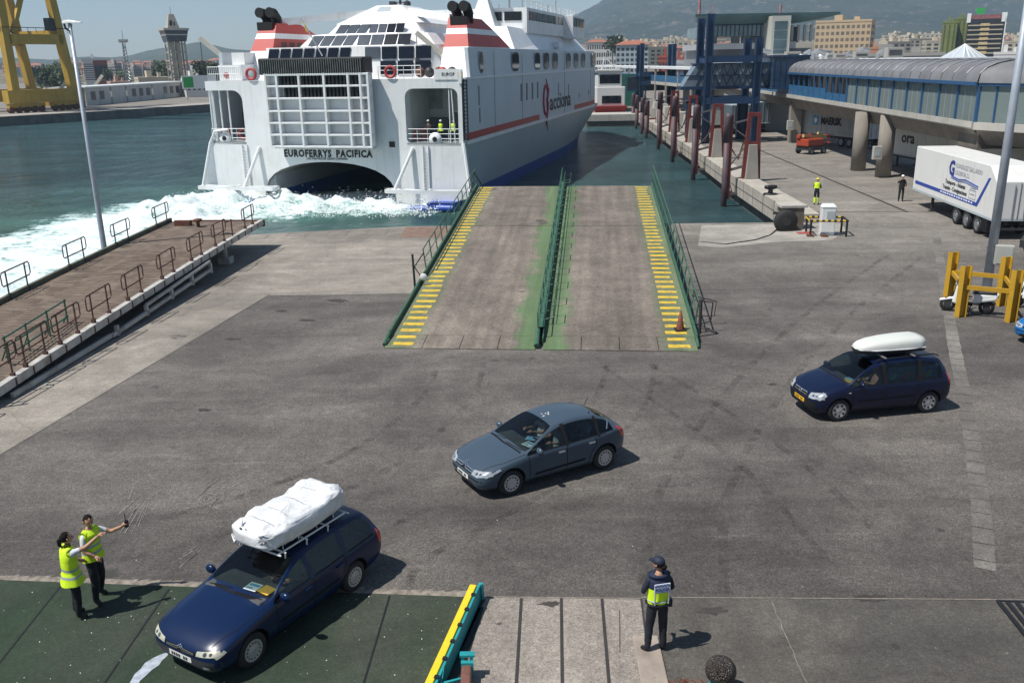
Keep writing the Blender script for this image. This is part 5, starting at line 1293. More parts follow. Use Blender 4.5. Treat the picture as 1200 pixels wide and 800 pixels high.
# ---- 2. navy people carrier (yellow plate)
ZT=[(2.14,.48,.36,.58,.66),(2.08,.68,.28,.66,.76),(1.95,.80,.22,.74,.84),(1.70,.855,.19,.83,.95),(1.42,.868,.18,.90,1.03),(1.22,.87,.18,.94,1.09),
    (1.08,.87,.18,.955,1.13,.80,1.02),(.70,.87,.18,.965,1.38,.71,1.32),(.30,.87,.18,.97,1.56,.64,1.50),(-.20,.87,.18,.975,1.625,.62,1.57),(-.80,.87,.18,.98,1.635,.615,1.58),(-1.35,.87,.18,.985,1.60,.61,1.545),
    (-1.78,.86,.20,.99,1.54,.60,1.48),(-2.00,.84,.26,.99,1.30,.62,1.22),(-2.11,.80,.32,.93,1.06),(-2.16,.74,.36,.80,.90),(-2.18,.60,.42,.64,.72)]
cfgZ=dict(lampc=(.58,.71),plz=.485,over=(.92,.84),cowl=6,header=8,rtop=12,rbot=14,side=(6,12),track=.735,cabin=(-1.85,1.1),dash=.95,seat=.10,mirror=(.80,1.00),
 seams=[('door_seam',[(.98,.30),(1.00,.95)],.018),('door_seam',[(.02,.24),(.02,.97)],.018),('door_seam',[(-.98,.97),(-1.0,.75),(-.88,.55),(-.84,.26)],.018),('door_seam',[(.98,.24),(-.84,.24)],.012)],
 handles=[(.18,.84),(-.78,.85)],
 topseams=[('bonnet_seam',[(1.96,-.58),(1.6,-.74),(1.22,-.78)],.012),('bonnet_seam',[(1.96,.58),(1.6,.74),(1.22,.78)],.012),('cowl',[(1.14,-.70),(1.20,0),(1.14,.70)],.06)],
 pillars=[('window_pillar',[(.02,.96),(.06,1.52)],.11,M['trim_black']),('window_pillar',[(-1.02,.98),(-1.04,1.52)],.14,M['trim_black']),('window_seal',[(.98,.975),(-.3,.98),(-1.8,1.0)],.02,M['trim_black']),('side_rub_strip',[(.85,.56),(-.85,.58)],.05,M['trim_black']),('sill_trim',[(.95,.27),(-.9,.27)],.10,M['trim_black'])],
 patches=[('headlight',[(.44,.76),(.76,.82),(.82,.66),(.44,.62)],'F',M['lamp_clear'],True,.012),
  ('headlight_wing',[(2.02,.66),(1.82,.83),(1.76,.76),(1.96,.62)],'L',M['lamp_clear'],True,.010),
  ('grille',[(-.36,.62),(.36,.62),(.34,.74),(-.34,.74)],'F',M['trim_black'],False,.006),
  ('bumper_band',[(-.80,.30),(.80,.30),(.80,.56),(-.80,.56)],'F',M['trim_black'],False,.006),
  ('number_plate',[(-.26,.43),(.26,.43),(.26,.54),(-.26,.54)],'F',M['plate_yellow'],False,.016),
  ('side_repeater',[(1.05,.80),(1.13,.80),(1.13,.83),(1.05,.83)],'L',M['lamp_clear'],True,.008),
  ('tail_light',[(-1.98,1.30),(-2.08,1.05),(-2.09,.84),(-2.0,.84),(-1.94,1.1)],'L',M['lamp_red'],True,.008)],
 wipers=[((1.17,.05),(1.10,.62)),((1.17,-.62),(1.10,-.08))],holes=7,holer=.17)
zF,zR=G(981,493),G(1085,483);hz_=math.atan2(zF.y-zR.y,zF.x-zR.x)
zloc=place((zF+zR)/2,hz_,.78)
zaf,zhit,zrib,zpat=make_car('people_carrier','dark navy people carrier with a white roof box and yellow number plate at the right',zloc,hz_,ZT,M['paint_navy'],(1.34,-1.35),.315,cfgZ)
zrib([(-.32,.725),(.32,.725)],.02,'F',M['chrome'],'grille_bar',off=.014);zrib([(-.33,.665),(.33,.665)],.018,'F',M['chrome'],'grille_bar',off=.014)
mb=MB();hf=zhit(0,.70,'F')[0];mb.tube([(hf.x+.02,.07*math.cos(t),.70+.055*math.sin(t)) for t in [2*math.pi*i/14 for i in range(14)]],.010,5,closed=True);mb.bar((hf.x+.02,-.06,.69),(hf.x+.02,.06,.71),.014);mb.build('badge',M['chrome'],zaf)
for s in (1,-1):
    mb=MB();mb.tube([(.25,s*.60,1.56),(.15,s*.60,1.62),(-1.5,s*.585,1.64),(-1.65,s*.58,1.58)],.018,6);mb.build('roof_rail',M['trim_black'],zaf)
for x in (.02,-.85):
    mb=MB();mb.bar((x,-.70,1.66),(x,.70,1.66),.05,.03);mb.build('roof_bar',M['steel'],zaf)
# sunshades behind rear side windows
sc_=[mat('shade_blue',(.06,.16,.25),.8,var=.4,scale=9),mat('shade_pattern',(.35,.25,.12),.8,var=.6,scale=16)]
for (x0,x1,c) in ((-.92,-.10,0),(-1.62,-1.16,0)):
    mb=MB();mb.box(x0,x1,.66,.675,1.0,1.36);mb.build('sunshade',sc_[0],zaf)
    for k,cx in enumerate((x0+.22,x1-.2)):
        mb=MB();mb.lathe([(0,.0),(.07,.0),(.07,.01)],c=(cx,.685,1.15),axis='y',n=10);mb.sphere((cx+.05,.69,1.08),(.08,.008,.06),8,6);mb.build('sunshade_print',[mat('sp_red',(.45,.08,.05),.8,var=.4,scale=30),mat('sp_green',(.05,.40,.30),.8,var=.4,scale=30),mat('sp_yel',(.5,.35,.05),.8,var=.4,scale=30)][(k+(1 if x0<-1 else 0))%3],zaf)
# roof box: its own thing
rb=thing('roof_box','pale grey white roof box on the roof of the dark navy people carrier','roof box',zloc+Matrix.Rotation(hz_,3,'Z')@Vector((-.42,.12,1.675)),hz_)
def boxshell(up):
    rows=[];xs=[1.02,.98,.85,.6,.2,-.3,-.7,-.88,-.93]
    ws=[.10,.22,.30,.36,.39,.40,.40,.36,.24];hs=[.02,.10,.16,.22,.27,.30,.30,.27,.12]
    vs=[];n=14
    for x,w_,h in zip(xs,ws,hs):
        for i in range(n):
            t=math.pi*i/(n-1)
            c=math.cos(t);s_=max(0,math.sin(t))
            vs.append((x,w_*(abs(c)**.55)*(1 if c>0 else -1),(.14+h*s_**.6) if up else (.14-.13*s_**.5)))
    fs=[(i*n+j,i*n+j+1,(i+1)*n+j+1,(i+1)*n+j) for i in range(len(xs)-1) for j in range(n-1)]
    fs.append(tuple(range(n)));fs.append(tuple((len(xs)-1)*n+j for j in range(n)))
    return MB().add(vs,fs)
boxshell(True).build('lid',mat('box_white',(.62,.64,.60),.35,var=.04),rb,smooth=True)
boxshell(False).build('tray',M['black'],rb,smooth=True)
mb=MB();mb.tube([(1.03,0,.14),(.98,.22,.14),(.6,.37,.14),(-.3,.41,.14),(-.88,.37,.14),(-.94,0,.14),(-.88,-.37,.14),(-.3,-.41,.14),(.6,-.37,.14),(.98,-.22,.14)],.014,6,closed=True);mb.build('rim',M['white_paint'],rb)

# ---- 3. dark blue estate
XT=[(2.20,.50,.34,.50,.56),(2.15,.68,.27,.55,.62),(2.03,.79,.21,.61,.70),(1.80,.845,.19,.69,.80),(1.40,.852,.18,.77,.88),(.98,.853,.18,.83,.95),
    (.78,.853,.18,.855,.98,.77,.90),(.42,.853,.18,.865,1.17,.69,1.12),(.02,.853,.18,.87,1.35,.60,1.30),(-.40,.853,.18,.875,1.41,.57,1.36),(-1.00,.853,.18,.885,1.42,.565,1.37),(-1.55,.85,.18,.895,1.40,.56,1.35),
    (-1.92,.84,.20,.90,1.35,.555,1.29),(-2.10,.82,.26,.90,1.14,.60,1.08),(-2.17,.78,.32,.85,.96),(-2.20,.72,.36,.75,.83),(-2.22,.60,.42,.60,.68)]
cfgX=dict(lampc=(.54,.582),plz=.42,over=(.88,.92),cowl=6,header=8,rtop=12,rbot=14,side=(6,12),track=.715,cabin=(-1.95,.9),dash=.70,seat=-.15,mirror=(.60,.90),
 seams=[('door_seam',[(.74,.30),(.76,.83)],.018),('door_seam',[(-.16,.24),(-.16,.87)],.018),('door_seam',[(-.98,.88),(-1.0,.70),(-.86,.52),(-.80,.26)],.018),('door_seam',[(.74,.24),(-.80,.24)],.012)],
 handles=[(0,.76),(-.84,.77)],
 topseams=[('bonnet_seam',[(2.02,-.58),(1.5,-.72),(.90,-.76)],.012),('bonnet_seam',[(2.02,.58),(1.5,.72),(.90,.76)],.012),('cowl',[(.88,-.68),(.94,0),(.88,.68)],.06)],
 pillars=[('window_pillar',[(-.17,.87),(-.14,1.33)],.10,M['paint_dark_blue']),('window_pillar',[(-1.04,.88),(-1.06,1.33)],.12,M['paint_dark_blue']),('window_seal',[(.70,.875),(-.3,.885),(-1.9,.91)],.022,M['trim_black']),('side_rub_strip',[(.70,.50),(-.78,.52)],.06,M['trim_black'])],
 patches=[('headlight',[(.38,.60),(.73,.640),(.79,.575),(.37,.53)],'F',mat('lamp_yellowed',(.60,.58,.45),.2,.3,var=.15,scale=12,coat=1),True,.012),
  ('headlight_wing',[(2.10,.565),(1.93,.64),(1.90,.60),(2.07,.525)],'L',mat('lamp_yellowed',(.60,.58,.45),.2),True,.010),
  ('grille',[(-.34,.51),(.34,.51),(.33,.575),(-.33,.575)],'F',M['trim_black'],False,.006),
  ('bumper_band',[(-.78,.28),(.78,.28),(.78,.475),(-.78,.475)],'F',mat('bumper_grey',(.035,.037,.042),.55,var=.1),False,.006),
  ('number_plate',[(-.26,.37),(.26,.37),(.26,.47),(-.26,.47)],'F',M['plate_white'],False,.014),
  ('front_fog_lamp',[(.50,.33),(.62,.33),(.62,.38),(.50,.38)],'F',M['lamp_clear'],True,.012),
  ('tail_light',[(-2.00,.98),(-2.12,.86),(-2.13,.66),(-2.03,.66),(-1.97,.85)],'L',M['lamp_red'],True,.008)],
 wipers=[((.92,.05),(.84,.60)),((.92,-.60),(.84,-.08))],holes=14,holer=.07)
xF,xR=G(299,777),G(416,690);hx_=math.atan2(xF.y-xR.y,xF.x-xR.x)
xloc=place((xF+xR)/2,hx_,.76)
xsa,xhit,xrib,xpat=make_car('estate_car','dark blue estate car carrying a white wrapped bundle on its roof rack',xloc,hx_,XT,M['paint_dark_blue'],(1.31,-1.23),.305,cfgX)
for dz in (0,.03): xrib([(-.32,.535+dz*.6),(-.07,.535+dz),(0,.575+dz),(.07,.535+dz),(.32,.535+dz*.6)],.012,'F',M['chrome'],'nose_chevron',off=.016)
# roof rack: white tubular
mb=MB();zr=1.47
for y in (-.50,.50): mb.tube([(.30,y,zr),(-1.45,y,zr)],.016,6)
for x in (.30,.18,-.35,-.9,-1.45): mb.tube([(x,-.58,zr),(x,.58,zr)],.016,6)
for x in (.18,-.35,-.9): 
    for y in (-.56,.56): mb.tube([(x,y,zr),(x,y*.98,1.36)],.014,5)
mb.build('roof_rack',M['white_paint'],xsa)
# bundle
bd=thing('wrapped_bundle','big white plastic wrapped bundle tied on the roof rack of the dark blue estate car','bundle',xloc+Matrix.Rotation(hx_,3,'Z')@Vector((-.52,0,1.49)),hx_)
mb=MB();vs=[]
def bf(p):
    q=Vector((math.copysign(abs(p.x/1.0)**.42,p.x),math.copysign(abs(p.y/1.0)**.45,p.y),math.copysign(abs(p.z/1.0)**.55,p.z)))
    return q
mb.sphere((0,0,0),1,72,40)
nv=[]
for v in mb.v:
    q=bf(v);x,y,z=q.x*1.06-.04,q.y*.52,q.z*.23+.23
    if x<-.5: z+=.05*(z/.5)
    f=noise.fractal(Vector((x*2.6,y*3.0,z*3.4)),.75,2.2,6);g2=abs(noise.noise(Vector((x*5+3*y,y*3,z*7))))
    tie=min(abs(x-c) for c in (-.62,-.18,.28,.66));pinch=.035*math.exp(-(tie/.05)**2)
    k=1+.11*f-.07*g2-pinch*1.2
    z2=.02+(z-.02)*(k if z>.05 else 1);nv.append(Vector((x*(1+.03*f)-.03*g2,y*(1+.10*f-.06*g2-pinch),max(0,z2))))
mb.v=nv;wrap=mat('white_plastic',(.70,.71,.73),.30,var=.14,scale=5,bump=1.0,bscale=9,spec=.6);mb.build('wrap',wrap,bd,smooth=True)
mb=MB()
for c in (-.62,-.18,.28,.66): mb.tube([(c+.02,-.50,.02),(c,-.47,.30),(c-.02,-.3,.46),(c,0,.50),(c+.02,.3,.46),(c,.47,.30),(c+.02,.50,.02)],.006,5)
mb.build('cord',mat('cord_pale',(.75,.75,.72),.7,var=.1),bd)
mb=MB()
random.seed(2)
for c,s in ():
    for k in range(7):
        a=random.uniform(-.6,.6);mb.add([(c,s*.12,.48),(c+.05,s*.12+.03,.48),(c+.18*math.sin(a)+.03,s*.12+.10*math.cos(a*3),.60+.08*random.random())],[(0,1,2)])
pass
mb=MB();random.seed(4)
# crumpled folds at the front of the bundle
for k in range(22):
    y=random.uniform(-.42,.42);z=random.uniform(.06,.36);x=.93+random.uniform(-.06,.03);mb.tube([(x,y,z),(x+.03,y+random.uniform(-.12,.12),z+random.uniform(-.1,.08)),(x-.03,y+random.uniform(-.2,.2),z+random.uniform(-.05,.15))],[.010,.022,.006],6)
mb.build('folds',wrap,bd,smooth=True)
# ---- papers on the dashboards
def paper(car,hitf,x,y,L,W_,rz_,m,label,pr=None):
    Mx=Matrix.Translation(car.location)@Matrix.Rotation(car.rotation_euler.z,4,'Z')
    t=thing('paper_sheet',label,'paper',Mx@Vector((x,y,pr)),car.rotation_euler.z+rz_)
    mb=MB();mb.box(-L/2,L/2,-W_/2,W_/2,0,.006)
    mb.build('sheet',m,t)
    if m is not M['paper_yellow']:
        mb=MB();mb.box(-L*.35,-L*.05,-W_*.4,W_*.4,.006,.009);mb.box(L*.12,L*.30,-W_*.4,W_*.1,.006,.009);mb.build('print',M['paper_blue'],t)
    return t
M['paper_white']=mat('paper_white',(.80,.82,.84),.7,var=.03,);M['paper_blue']=mat('paper_blue',(.10,.35,.60),.7,var=.1);M['paper_yellow']=mat('paper_yellow',(.80,.48,.06),.7,var=.05);M['paper_sky']=mat('paper_sky',(.35,.60,.80),.7,var=.1)
paper(cit,hit,.62,.46,.24,.28,R(12),M['paper_white'],'white printed sheet under the windscreen of the steel blue hatchback, nearest the driver side',.965)
paper(cit,hit,.38,.18,.20,.26,R(35),M['paper_sky'],'light blue sheet in the middle of the dashboard of the steel blue hatchback',.955)
paper(xsa,xhit,.66,.22,.22,.26,R(5),M['paper_white'],'white and blue sheet on the dashboard of the dark blue estate car',.955)
paper(xsa,xhit,.62,.50,.22,.26,R(-3),M['paper_yellow'],'orange yellow sheet on the dashboard of the dark blue estate car',.955)
paper(zaf,zhit,.98,.52,.20,.26,R(18),M['paper_yellow'],'yellow sheet on the dashboard of the navy people carrier',1.03)
paper(zaf,zhit,.80,.30,.16,.24,R(10),M['paper_sky'],'pale blue sheet beside the yellow one in the navy people carrier',1.0)
# ---- 4. bright blue car cut by the right edge
bF=G(1203,412)
make_car('parked_car','bright blue car cut off by the right edge beside the yellow guard frame',(bF.x+2.35,bF.y+1.3,0),R(202),ST,M['paint_bright_blue'],(1.32,-1.29),.315,cfgC)
# ---------------------------------------------------------------- people
def person(label,loc,rz,J,colors,sc=1.0,hair='short',head_yaw=0,head_pitch=0,group=None,vest=None,cap=None,lod=0):
    """J: dict of joints, facing +Y, x to the person's right. colors: top,legs,feet,sleeve('long'/'short')"""
    root=thing('person',label,'person',loc,rz,group)
    D=dict(pel=(0,0,.96),wai=(0,.0,1.08),che=(0,.0,1.30),nek=(0,.0,1.46),hed=(0,.015,1.55),
      sL=(-.17,0,1.41),eL=(-.23,-.02,1.14),wL=(-.24,.06,.90),sR=(.17,0,1.41),eR=(.23,-.02,1.14),wR=(.24,.06,.90),
      hL=(-.095,0,.92),kL=(-.11,.02,.50),aL=(-.12,-.02,.09),tL=(-.14,.13,.035),hR=(.095,0,.92),kR=(.11,.02,.50),aR=(.12,-.02,.09),tR=(.14,.13,.035))
    D.update(J);P={k:Vector(v)*sc for k,v in D.items() if k!='curl' and not k.startswith('hd')}
    rad=dict(pel=(.15,.115),wai=(.135,.10),che=(.155,.115),nek=(.055,.055),hed=(.055,.055),s=(.062,.062),e=(.043,.043),w=(.029,.029),h=(.105,.10),k=(.076,.076),a=(.060,.058),t=(.046,.034))
    E_=[('pel','wai'),('wai','che'),('che','nek'),('nek','hed')]
    for s in 'LR':E_+=[('che','s'+s),('s'+s,'e'+s),('e'+s,'w'+s),('pel','h'+s),('h'+s,'k'+s),('k'+s,'a'+s),('a'+s,'t'+s)]
    names=list(P);idx={k:i for i,k in enumerate(names)}
    me=bpy.data.meshes.new('sk');me.from_pydata([P[k] for k in names],[(idx[a],idx[b_]) for a,b_ in E_],[])
    ob=bpy.data.objects.new('sk',me);scene.collection.objects.link(ob)
    sk=ob.modifiers.new('skin','SKIN');sk.use_smooth_shade=True
    for i,k in enumerate(names):
        r=rad.get(k) or rad[k[0]];v=me.skin_vertices[0].data[i];v.radius=(r[0]*sc,r[1]*sc)
        v.use_root=(k=='pel')
    ss=ob.modifiers.new('sub','SUBSURF');ss.levels=2;ss.render_levels=2
    dg=bpy.context.evaluated_depsgraph_get();bm=bmesh.new();tm=bpy.data.meshes.new_from_object(ob.evaluated_get(dg));bm.from_mesh(tm);bpy.data.objects.remove(ob)
    mats=[colors['top'],colors['legs'],colors['feet'],M['skin'],colors.get('shin',colors['legs']),M['black'],mat('lips',(.28,.10,.08),.5,var=.05)]
    segs=[(a,b_) for a,b_ in E_]
    def near(c):
        best=None;bd_=9
        for a,b_ in segs:
            d,t=seg_d(c,P[a],P[b_])
            if d<bd_:bd_=d;best=(a,b_,t)
        return best
    for f in bm.faces:
        a,b_,t=near(f.calc_center_median());c=f.calc_center_median()
        m=0
        if a=='nek' or b_=='nek' and t>.75:m=3
        elif a[0]=='s': m=0
        elif a[0]=='e': m=0 if (colors.get('sleeve')=='long' and t<.85) else 3
        elif a[0]=='h' or (a=='pel' and b_[0]=='h'): m=1
        elif a[0]=='k': m=4 if t<.9 else 2
        elif a[0]=='a': m=2
        elif a=='pel' and c.z<P['pel'].z+.04*sc: m=1
        if a[0]=='s' and colors.get('sleeve')=='short' and t>.62:m=3
        f.material_index=m
    # head, face, ears, hands join the same mesh
    hb=MB();hc=P['hed']+Vector((0,.012,.095))*sc
    HR=Matrix.Rotation(head_yaw,3,'Z')@Matrix.Rotation(head_pitch,3,'X')
    def hf(p):
        t=max(0,-p.z/.12);p.x*=1-.28*t;p.y=p.y*(1-.12*t)+.012*t*(1 if p.y>0 else .2)
        return HR@p
    hb.T=Matrix.Translation(hc);hb.mi=3
    hb.sphere((0,0,0),(.077*sc,.095*sc,.118*sc),18,14,hf)
    def hp(x,y,z): return HR@(Vector((x,y,z))*sc)
    hb.tube([hp(0,.088,.02),hp(0,.112,-.015),hp(0,.092,-.025)],[.006,.015,.010],6)
    for s in (1,-1):
        hb.mi=3;hb.tube([hp(s*.074,.0,.02),hp(s*.087,-.008,.015),hp(s*.082,-.003,-.025)],[.010,.016,.008],6)
        hb.mi=5;hb.sphere(hp(s*.030,.083,.012),.010*sc,6,4)
    hb.mi=6;hb.tube([hp(-.022,.086,-.050),hp(0,.094,-.052),hp(.022,.086,-.050)],[.004,.007,.004],5)
    hb.T=Matrix();hb.mi=3
    for s,sg in (('L',-1),('R',1)):
        w=P['w'+s];d=(w-P['e'+s]).normalized();hand=Vector(D.get('hd'+s,d)).normalized() if ('hd'+s) in D else d
        side=hand.cross(Vector((0,0,1)));side=side.normalized() if side.length>.1 else Vector((0,1,0));up=side.cross(hand).normalized()
        c=w+hand*.045*sc
        hb.tube([w-hand*.01,w+hand*.03*sc,w+hand*.075*sc,w+hand*.095*sc],[.027*sc,.036*sc,.038*sc,.026*sc],8)
        curl=D.get('curl',.5)
        for q,L in ((-.027,.065),(-.009,.078),(.009,.072),(.027,.055)):
            b0=w+hand*.075*sc+side*q*sc;b1=b0+(hand*(L*.55)-up*L*.25*curl)*sc;b2=b1+(hand*(L*.35)-up*L*.5*curl)*sc
            hb.tube([b0,b1,b2],[.0105*sc,.0095*sc,.007*sc],6)
        b0=w+hand*.03*sc+side*.03*sc*sg;b1=b0+(hand*.035+side*.03*sg-up*.01)*sc;hb.tube([b0,b1,b1+(hand*.028-up*.01)*sc],[.013*sc,.011*sc,.008*sc],6)
    t2=hb.mesh('hb');bm.from_mesh(t2)
    fm=bpy.data.meshes.new('body')
    for f in bm.faces:f.smooth=True
    bm.to_mesh(fm);bm.free()
    # clothes creases
    for v in fm.vertices:
        if v.co.z<1.42*sc and v.co.z>.1: v.co+=Vector((noise.noise(v.co*14),noise.noise(v.co*14+Vector((9,0,0))),0))*.008
    link_mesh('body',fm,mats,root)
    if hair:
        mb=MB(Matrix.Translation(hc))
        def hh(p):
            if p.y>.03*sc and p.z<.055*sc: p*=.80
            if p.z<-.06*sc: p*=.82
            return HR@p
        mb.sphere(Vector(HR@Vector((0,-.014,.012)))*sc,(.083*sc,.100*sc,.119*sc),24,16,hh);mb.v=[v+Vector((noise.noise(v*45),noise.noise(v*45+Vector((7,0,0))),noise.noise(v*45+Vector((0,7,0)))))*.012 for v in mb.v]
        if hair=='tail': mb.tube([hp(0,-.085,.03),hp(0,-.135,.0),hp(0,-.14,-.09),hp(0,-.11,-.15)],[.03,.038,.03,.012],8)
        if hair=='bun': mb.sphere(hp(0,-.10,-.02),.05*sc,10,8)
        mb.build('hair',M['hair'],root,smooth=True)
    if cap:
        mb=MB(Matrix.Translation(hc))
        if cap[0]=='cap':
            mb.sphere(Vector((0,-.004,.05))*sc,(.096*sc,.108*sc,.085*sc),16,10,lambda p:HR@(Vector((p.x,p.y,max(p.z,-.02)))))
            mb.add([hp(-.065,.075,.052),hp(.065,.075,.052),hp(.05,.165,.035),hp(0,.18,.035),hp(-.05,.165,.035)],[(0,1,2,3,4)]);mb.add([hp(-.065,.075,.042),hp(.065,.075,.042),hp(.05,.165,.027),hp(0,.18,.027),hp(-.05,.165,.027)],[(4,3,2,1,0)])
        else:
            mb.sphere(Vector((0,0,.05))*sc,(.105*sc,.125*sc,.10*sc),16,10,lambda p:HR@(Vector((p.x,p.y,max(p.z,-.015)))));mb.tube([hp(-.06,.11,.04),hp(0,.15,.035),hp(.06,.11,.04)],[.01,.014,.01],6)
        mb.build(cap[0],cap[1],root,smooth=True)
    if vest:
        vm,v0,v1,flare=vest['mats'],vest.get('z0',.84),vest.get('z1',1.40),vest.get('flare',.03)
        L=[];n=22;zz_=[]
        st=[(v0,.205+flare,.160+flare),(v0+.10,.195+flare*.7,.152+flare*.6),(v0+.135,.193+flare*.5,.150+flare*.5),(v0+.185,.190+flare*.5,.150+flare*.4),(v0+.22,.188,.148),(v0+.27,.188,.147),(v0+.32,.189,.147),(v0+.40,.192,.147),(v0+.50,.197,.143),(1.42,.190,.125),(1.462,.125,.092),(1.487,.082,.078)]
        st=sorted([s for s in st if s[0]<1.5]);vs=[];fs=[];ms=[]
        lean=lambda z:(P['pel']+(P['che']-P['pel'])*max(0,min(1.4,(z*sc-P['pel'].z)/(P['che'].z-P['pel'].z)))) if z*sc>P['pel'].z else P['pel']
        for i,(z,rx,ry) in enumerate(st):
            c=lean(z)
            for j in range(n):
                t=2*math.pi*j/n;w_=1+.035*math.sin(5*t+z*9)*(1.5 if i<3 else .5)+.03*noise.noise(Vector((t*2,z*8,1)))
                vs.append(((c.x+rx*math.cos(t)*w_*sc),(c.y+ry*math.sin(t)*w_*sc),z*sc))
        for i in range(len(st)-1):
            for j in range(n):
                zc=(st[i][0]+st[i+1][0])/2;m=0
                if vest.get('bands',True):
                    if v0+.135<=zc<=v0+.185 or v0+.27<=zc<=v0+.32:m=1
                if vest.get('split') and zc>vest['split']:m=2
                fs.append((i*n+j,i*n+(j+1)%n,(i+1)*n+(j+1)%n,(i+1)*n+j));ms.append(m)
        mb=MB();mb.add(vs,fs);mb.m=ms;vo=mb.build('safety_vest',vm,root,smooth=True)
        if vest.get('split') is None:   # shoulder yokes
            mb=MB()
            for s in 'LR':
                a=P['nek']+(P['s'+s]-P['nek'])*.25;b_=P['s'+s]+(P['s'+s]-P['che'])*.06
                mb.tube([a+Vector((0,0,-.03)),P['s'+s]*1.0,b_],[.075*sc,.078*sc,.074*sc],10)
            mb.build('vest_shoulder',vm[0],root,smooth=True)
    return root
VM=[M['hivis'],M['reflect'],M['cloth_navy']]
shoe=mat('shoe_black',(.01,.01,.01),.5,var=.2)
grey_shoe=mat('shoe_grey',(.3,.3,.3),.7,var=.2)
# woman at left: faces right (towards +X), right arm raised forward
f1=G(93,722)
person('woman with a dark ponytail in a long yellow high visibility vest stretching out her arm',f1,R(-52),
  dict(hdR=(.2,.9,.3),sR=(.16,.02,1.40),eR=(.22,.27,1.46),wR=(.20,.52,1.60),eL=(-.22,.00,1.14),wL=(-.17,.20,1.05),kL=(-.09,.03,.50),tL=(-.10,.14,.035),kR=(.10,.02,.50)),
  dict(top=M['cloth_white'],legs=M['cloth_dark'],feet=shoe,sleeve='short'),sc=.97,hair='tail',vest=dict(mats=VM,z0=.76,flare=.055),head_pitch=R(5))
f2=G(118,702)
pm=person('man with short dark hair in a yellow high visibility vest holding up a black radio',f2,R(-105),
  dict(sL=(-.17,.03,1.42),eL=(-.30,.22,1.30),wL=(-.33,.46,1.42),hdL=(-.1,.6,.5),eR=(.24,.03,1.15),wR=(.16,.20,1.02),kR=(.14,.08,.50),aR=(.17,.05,.09),tR=(.19,.20,.035),aL=(-.14,-.10,.09),tL=(-.17,.04,.035),curl=1.0),
  dict(top=M['cloth_white'],legs=M['cloth_dark'],feet=shoe,sleeve='short'),hair='short',vest=dict(mats=VM,z0=.90,flare=.02),head_pitch=R(-14),head_yaw=R(-25))
rp2=Matrix.Translation(f2)@Matrix.Rotation(R(-105),4,'Z')
rd=thing('handheld_radio','small black radio in the raised hand of the man at the left','radio',rp2@Vector((-.345,.55,1.45)),R(-105))
mb=MB();mb.box(-.03,.03,-.02,.02,-.05,.09);mb.tube([(.015,0,.09),(.015,0,.24)],.008,6);mb.build('case',M['black'],rd)
# police officer: back to camera
fp=G(769,762)
pol=person('police officer in dark navy uniform and cap with navy and yellow vest, seen from behind',fp,R(12),
  dict(eL=(-.26,.02,1.16),wL=(-.16,.20,1.06),eR=(.26,.02,1.16),wR=(.10,.24,1.08),aL=(-.17,-.02,.09),kL=(-.13,.02,.5),tL=(-.24,.10,.035),aR=(.11,-.02,.09),tR=(.12,.13,.035),hR=(.09,0,.92)),
  dict(top=M['cloth_navy'],legs=mat('police_trousers',(.010,.012,.022),.8,var=.3,scale=8),feet=shoe,sleeve='long'),sc=1.0,hair='bun',cap=('cap',mat('cap_navy',(.012,.018,.04),.7,var=.1)),
  vest=dict(mats=[M['hivis'],M['reflect'],mat('vest_navy',(.012,.02,.055),.8,var=.2)],z0=.98,flare=-.012,split=1.235,bands=False),head_yaw=R(38))
mb=MB();mb.box(-.135,.135,-.172,-.155,1.225,1.385);mb.build('back_panel',mat('panel_white',(.60,.66,.75),.6,var=.05),pol)
mb=MB()
for k in range(9):
    for j in range(2): 
        if (k+j)%2==0: mb.box(-.13+k*.029,-.13+(k+1)*.029,-.176,-.172,1.340+j*.018,1.340+(j+1)*.018)
for k in (0,):
    mb.box(-.128,.128,-.1755,-.172,1.232,1.240)
mb.build('check_band',mat('panel_blue',(.03,.06,.25),.6,var=.05),pol)
text('POLICIA',.072,mat('panel_blue',(.03,.06,.25)),pol,(0,-.1745,1.258),(R(90),0,0),ext=.002,sx=.92,bold=.003,align='CENTER')
mb=MB();
for s in (-1,1): mb.tube([(s*.115,-.165,1.225),(s*.118,-.155,1.10),(s*.115,-.155,1.0)],.014,5)
mb.tube([(.19*math.cos(t),.155*math.sin(t),1.03) for t in [math.pi*(1.0+i/10) for i in range(11)]],.014,5)
mb.build('reflective_strips',M['reflect'],pol)
mb=MB();mb.tube([(.20*math.cos(t),.150*math.sin(t),.965) for t in [2*math.pi*i/20 for i in range(20)]],.022,6,closed=True);mb.box(.17,.23,-.06,.04,.86,1.0);mb.build('belt',M['black'],pol)
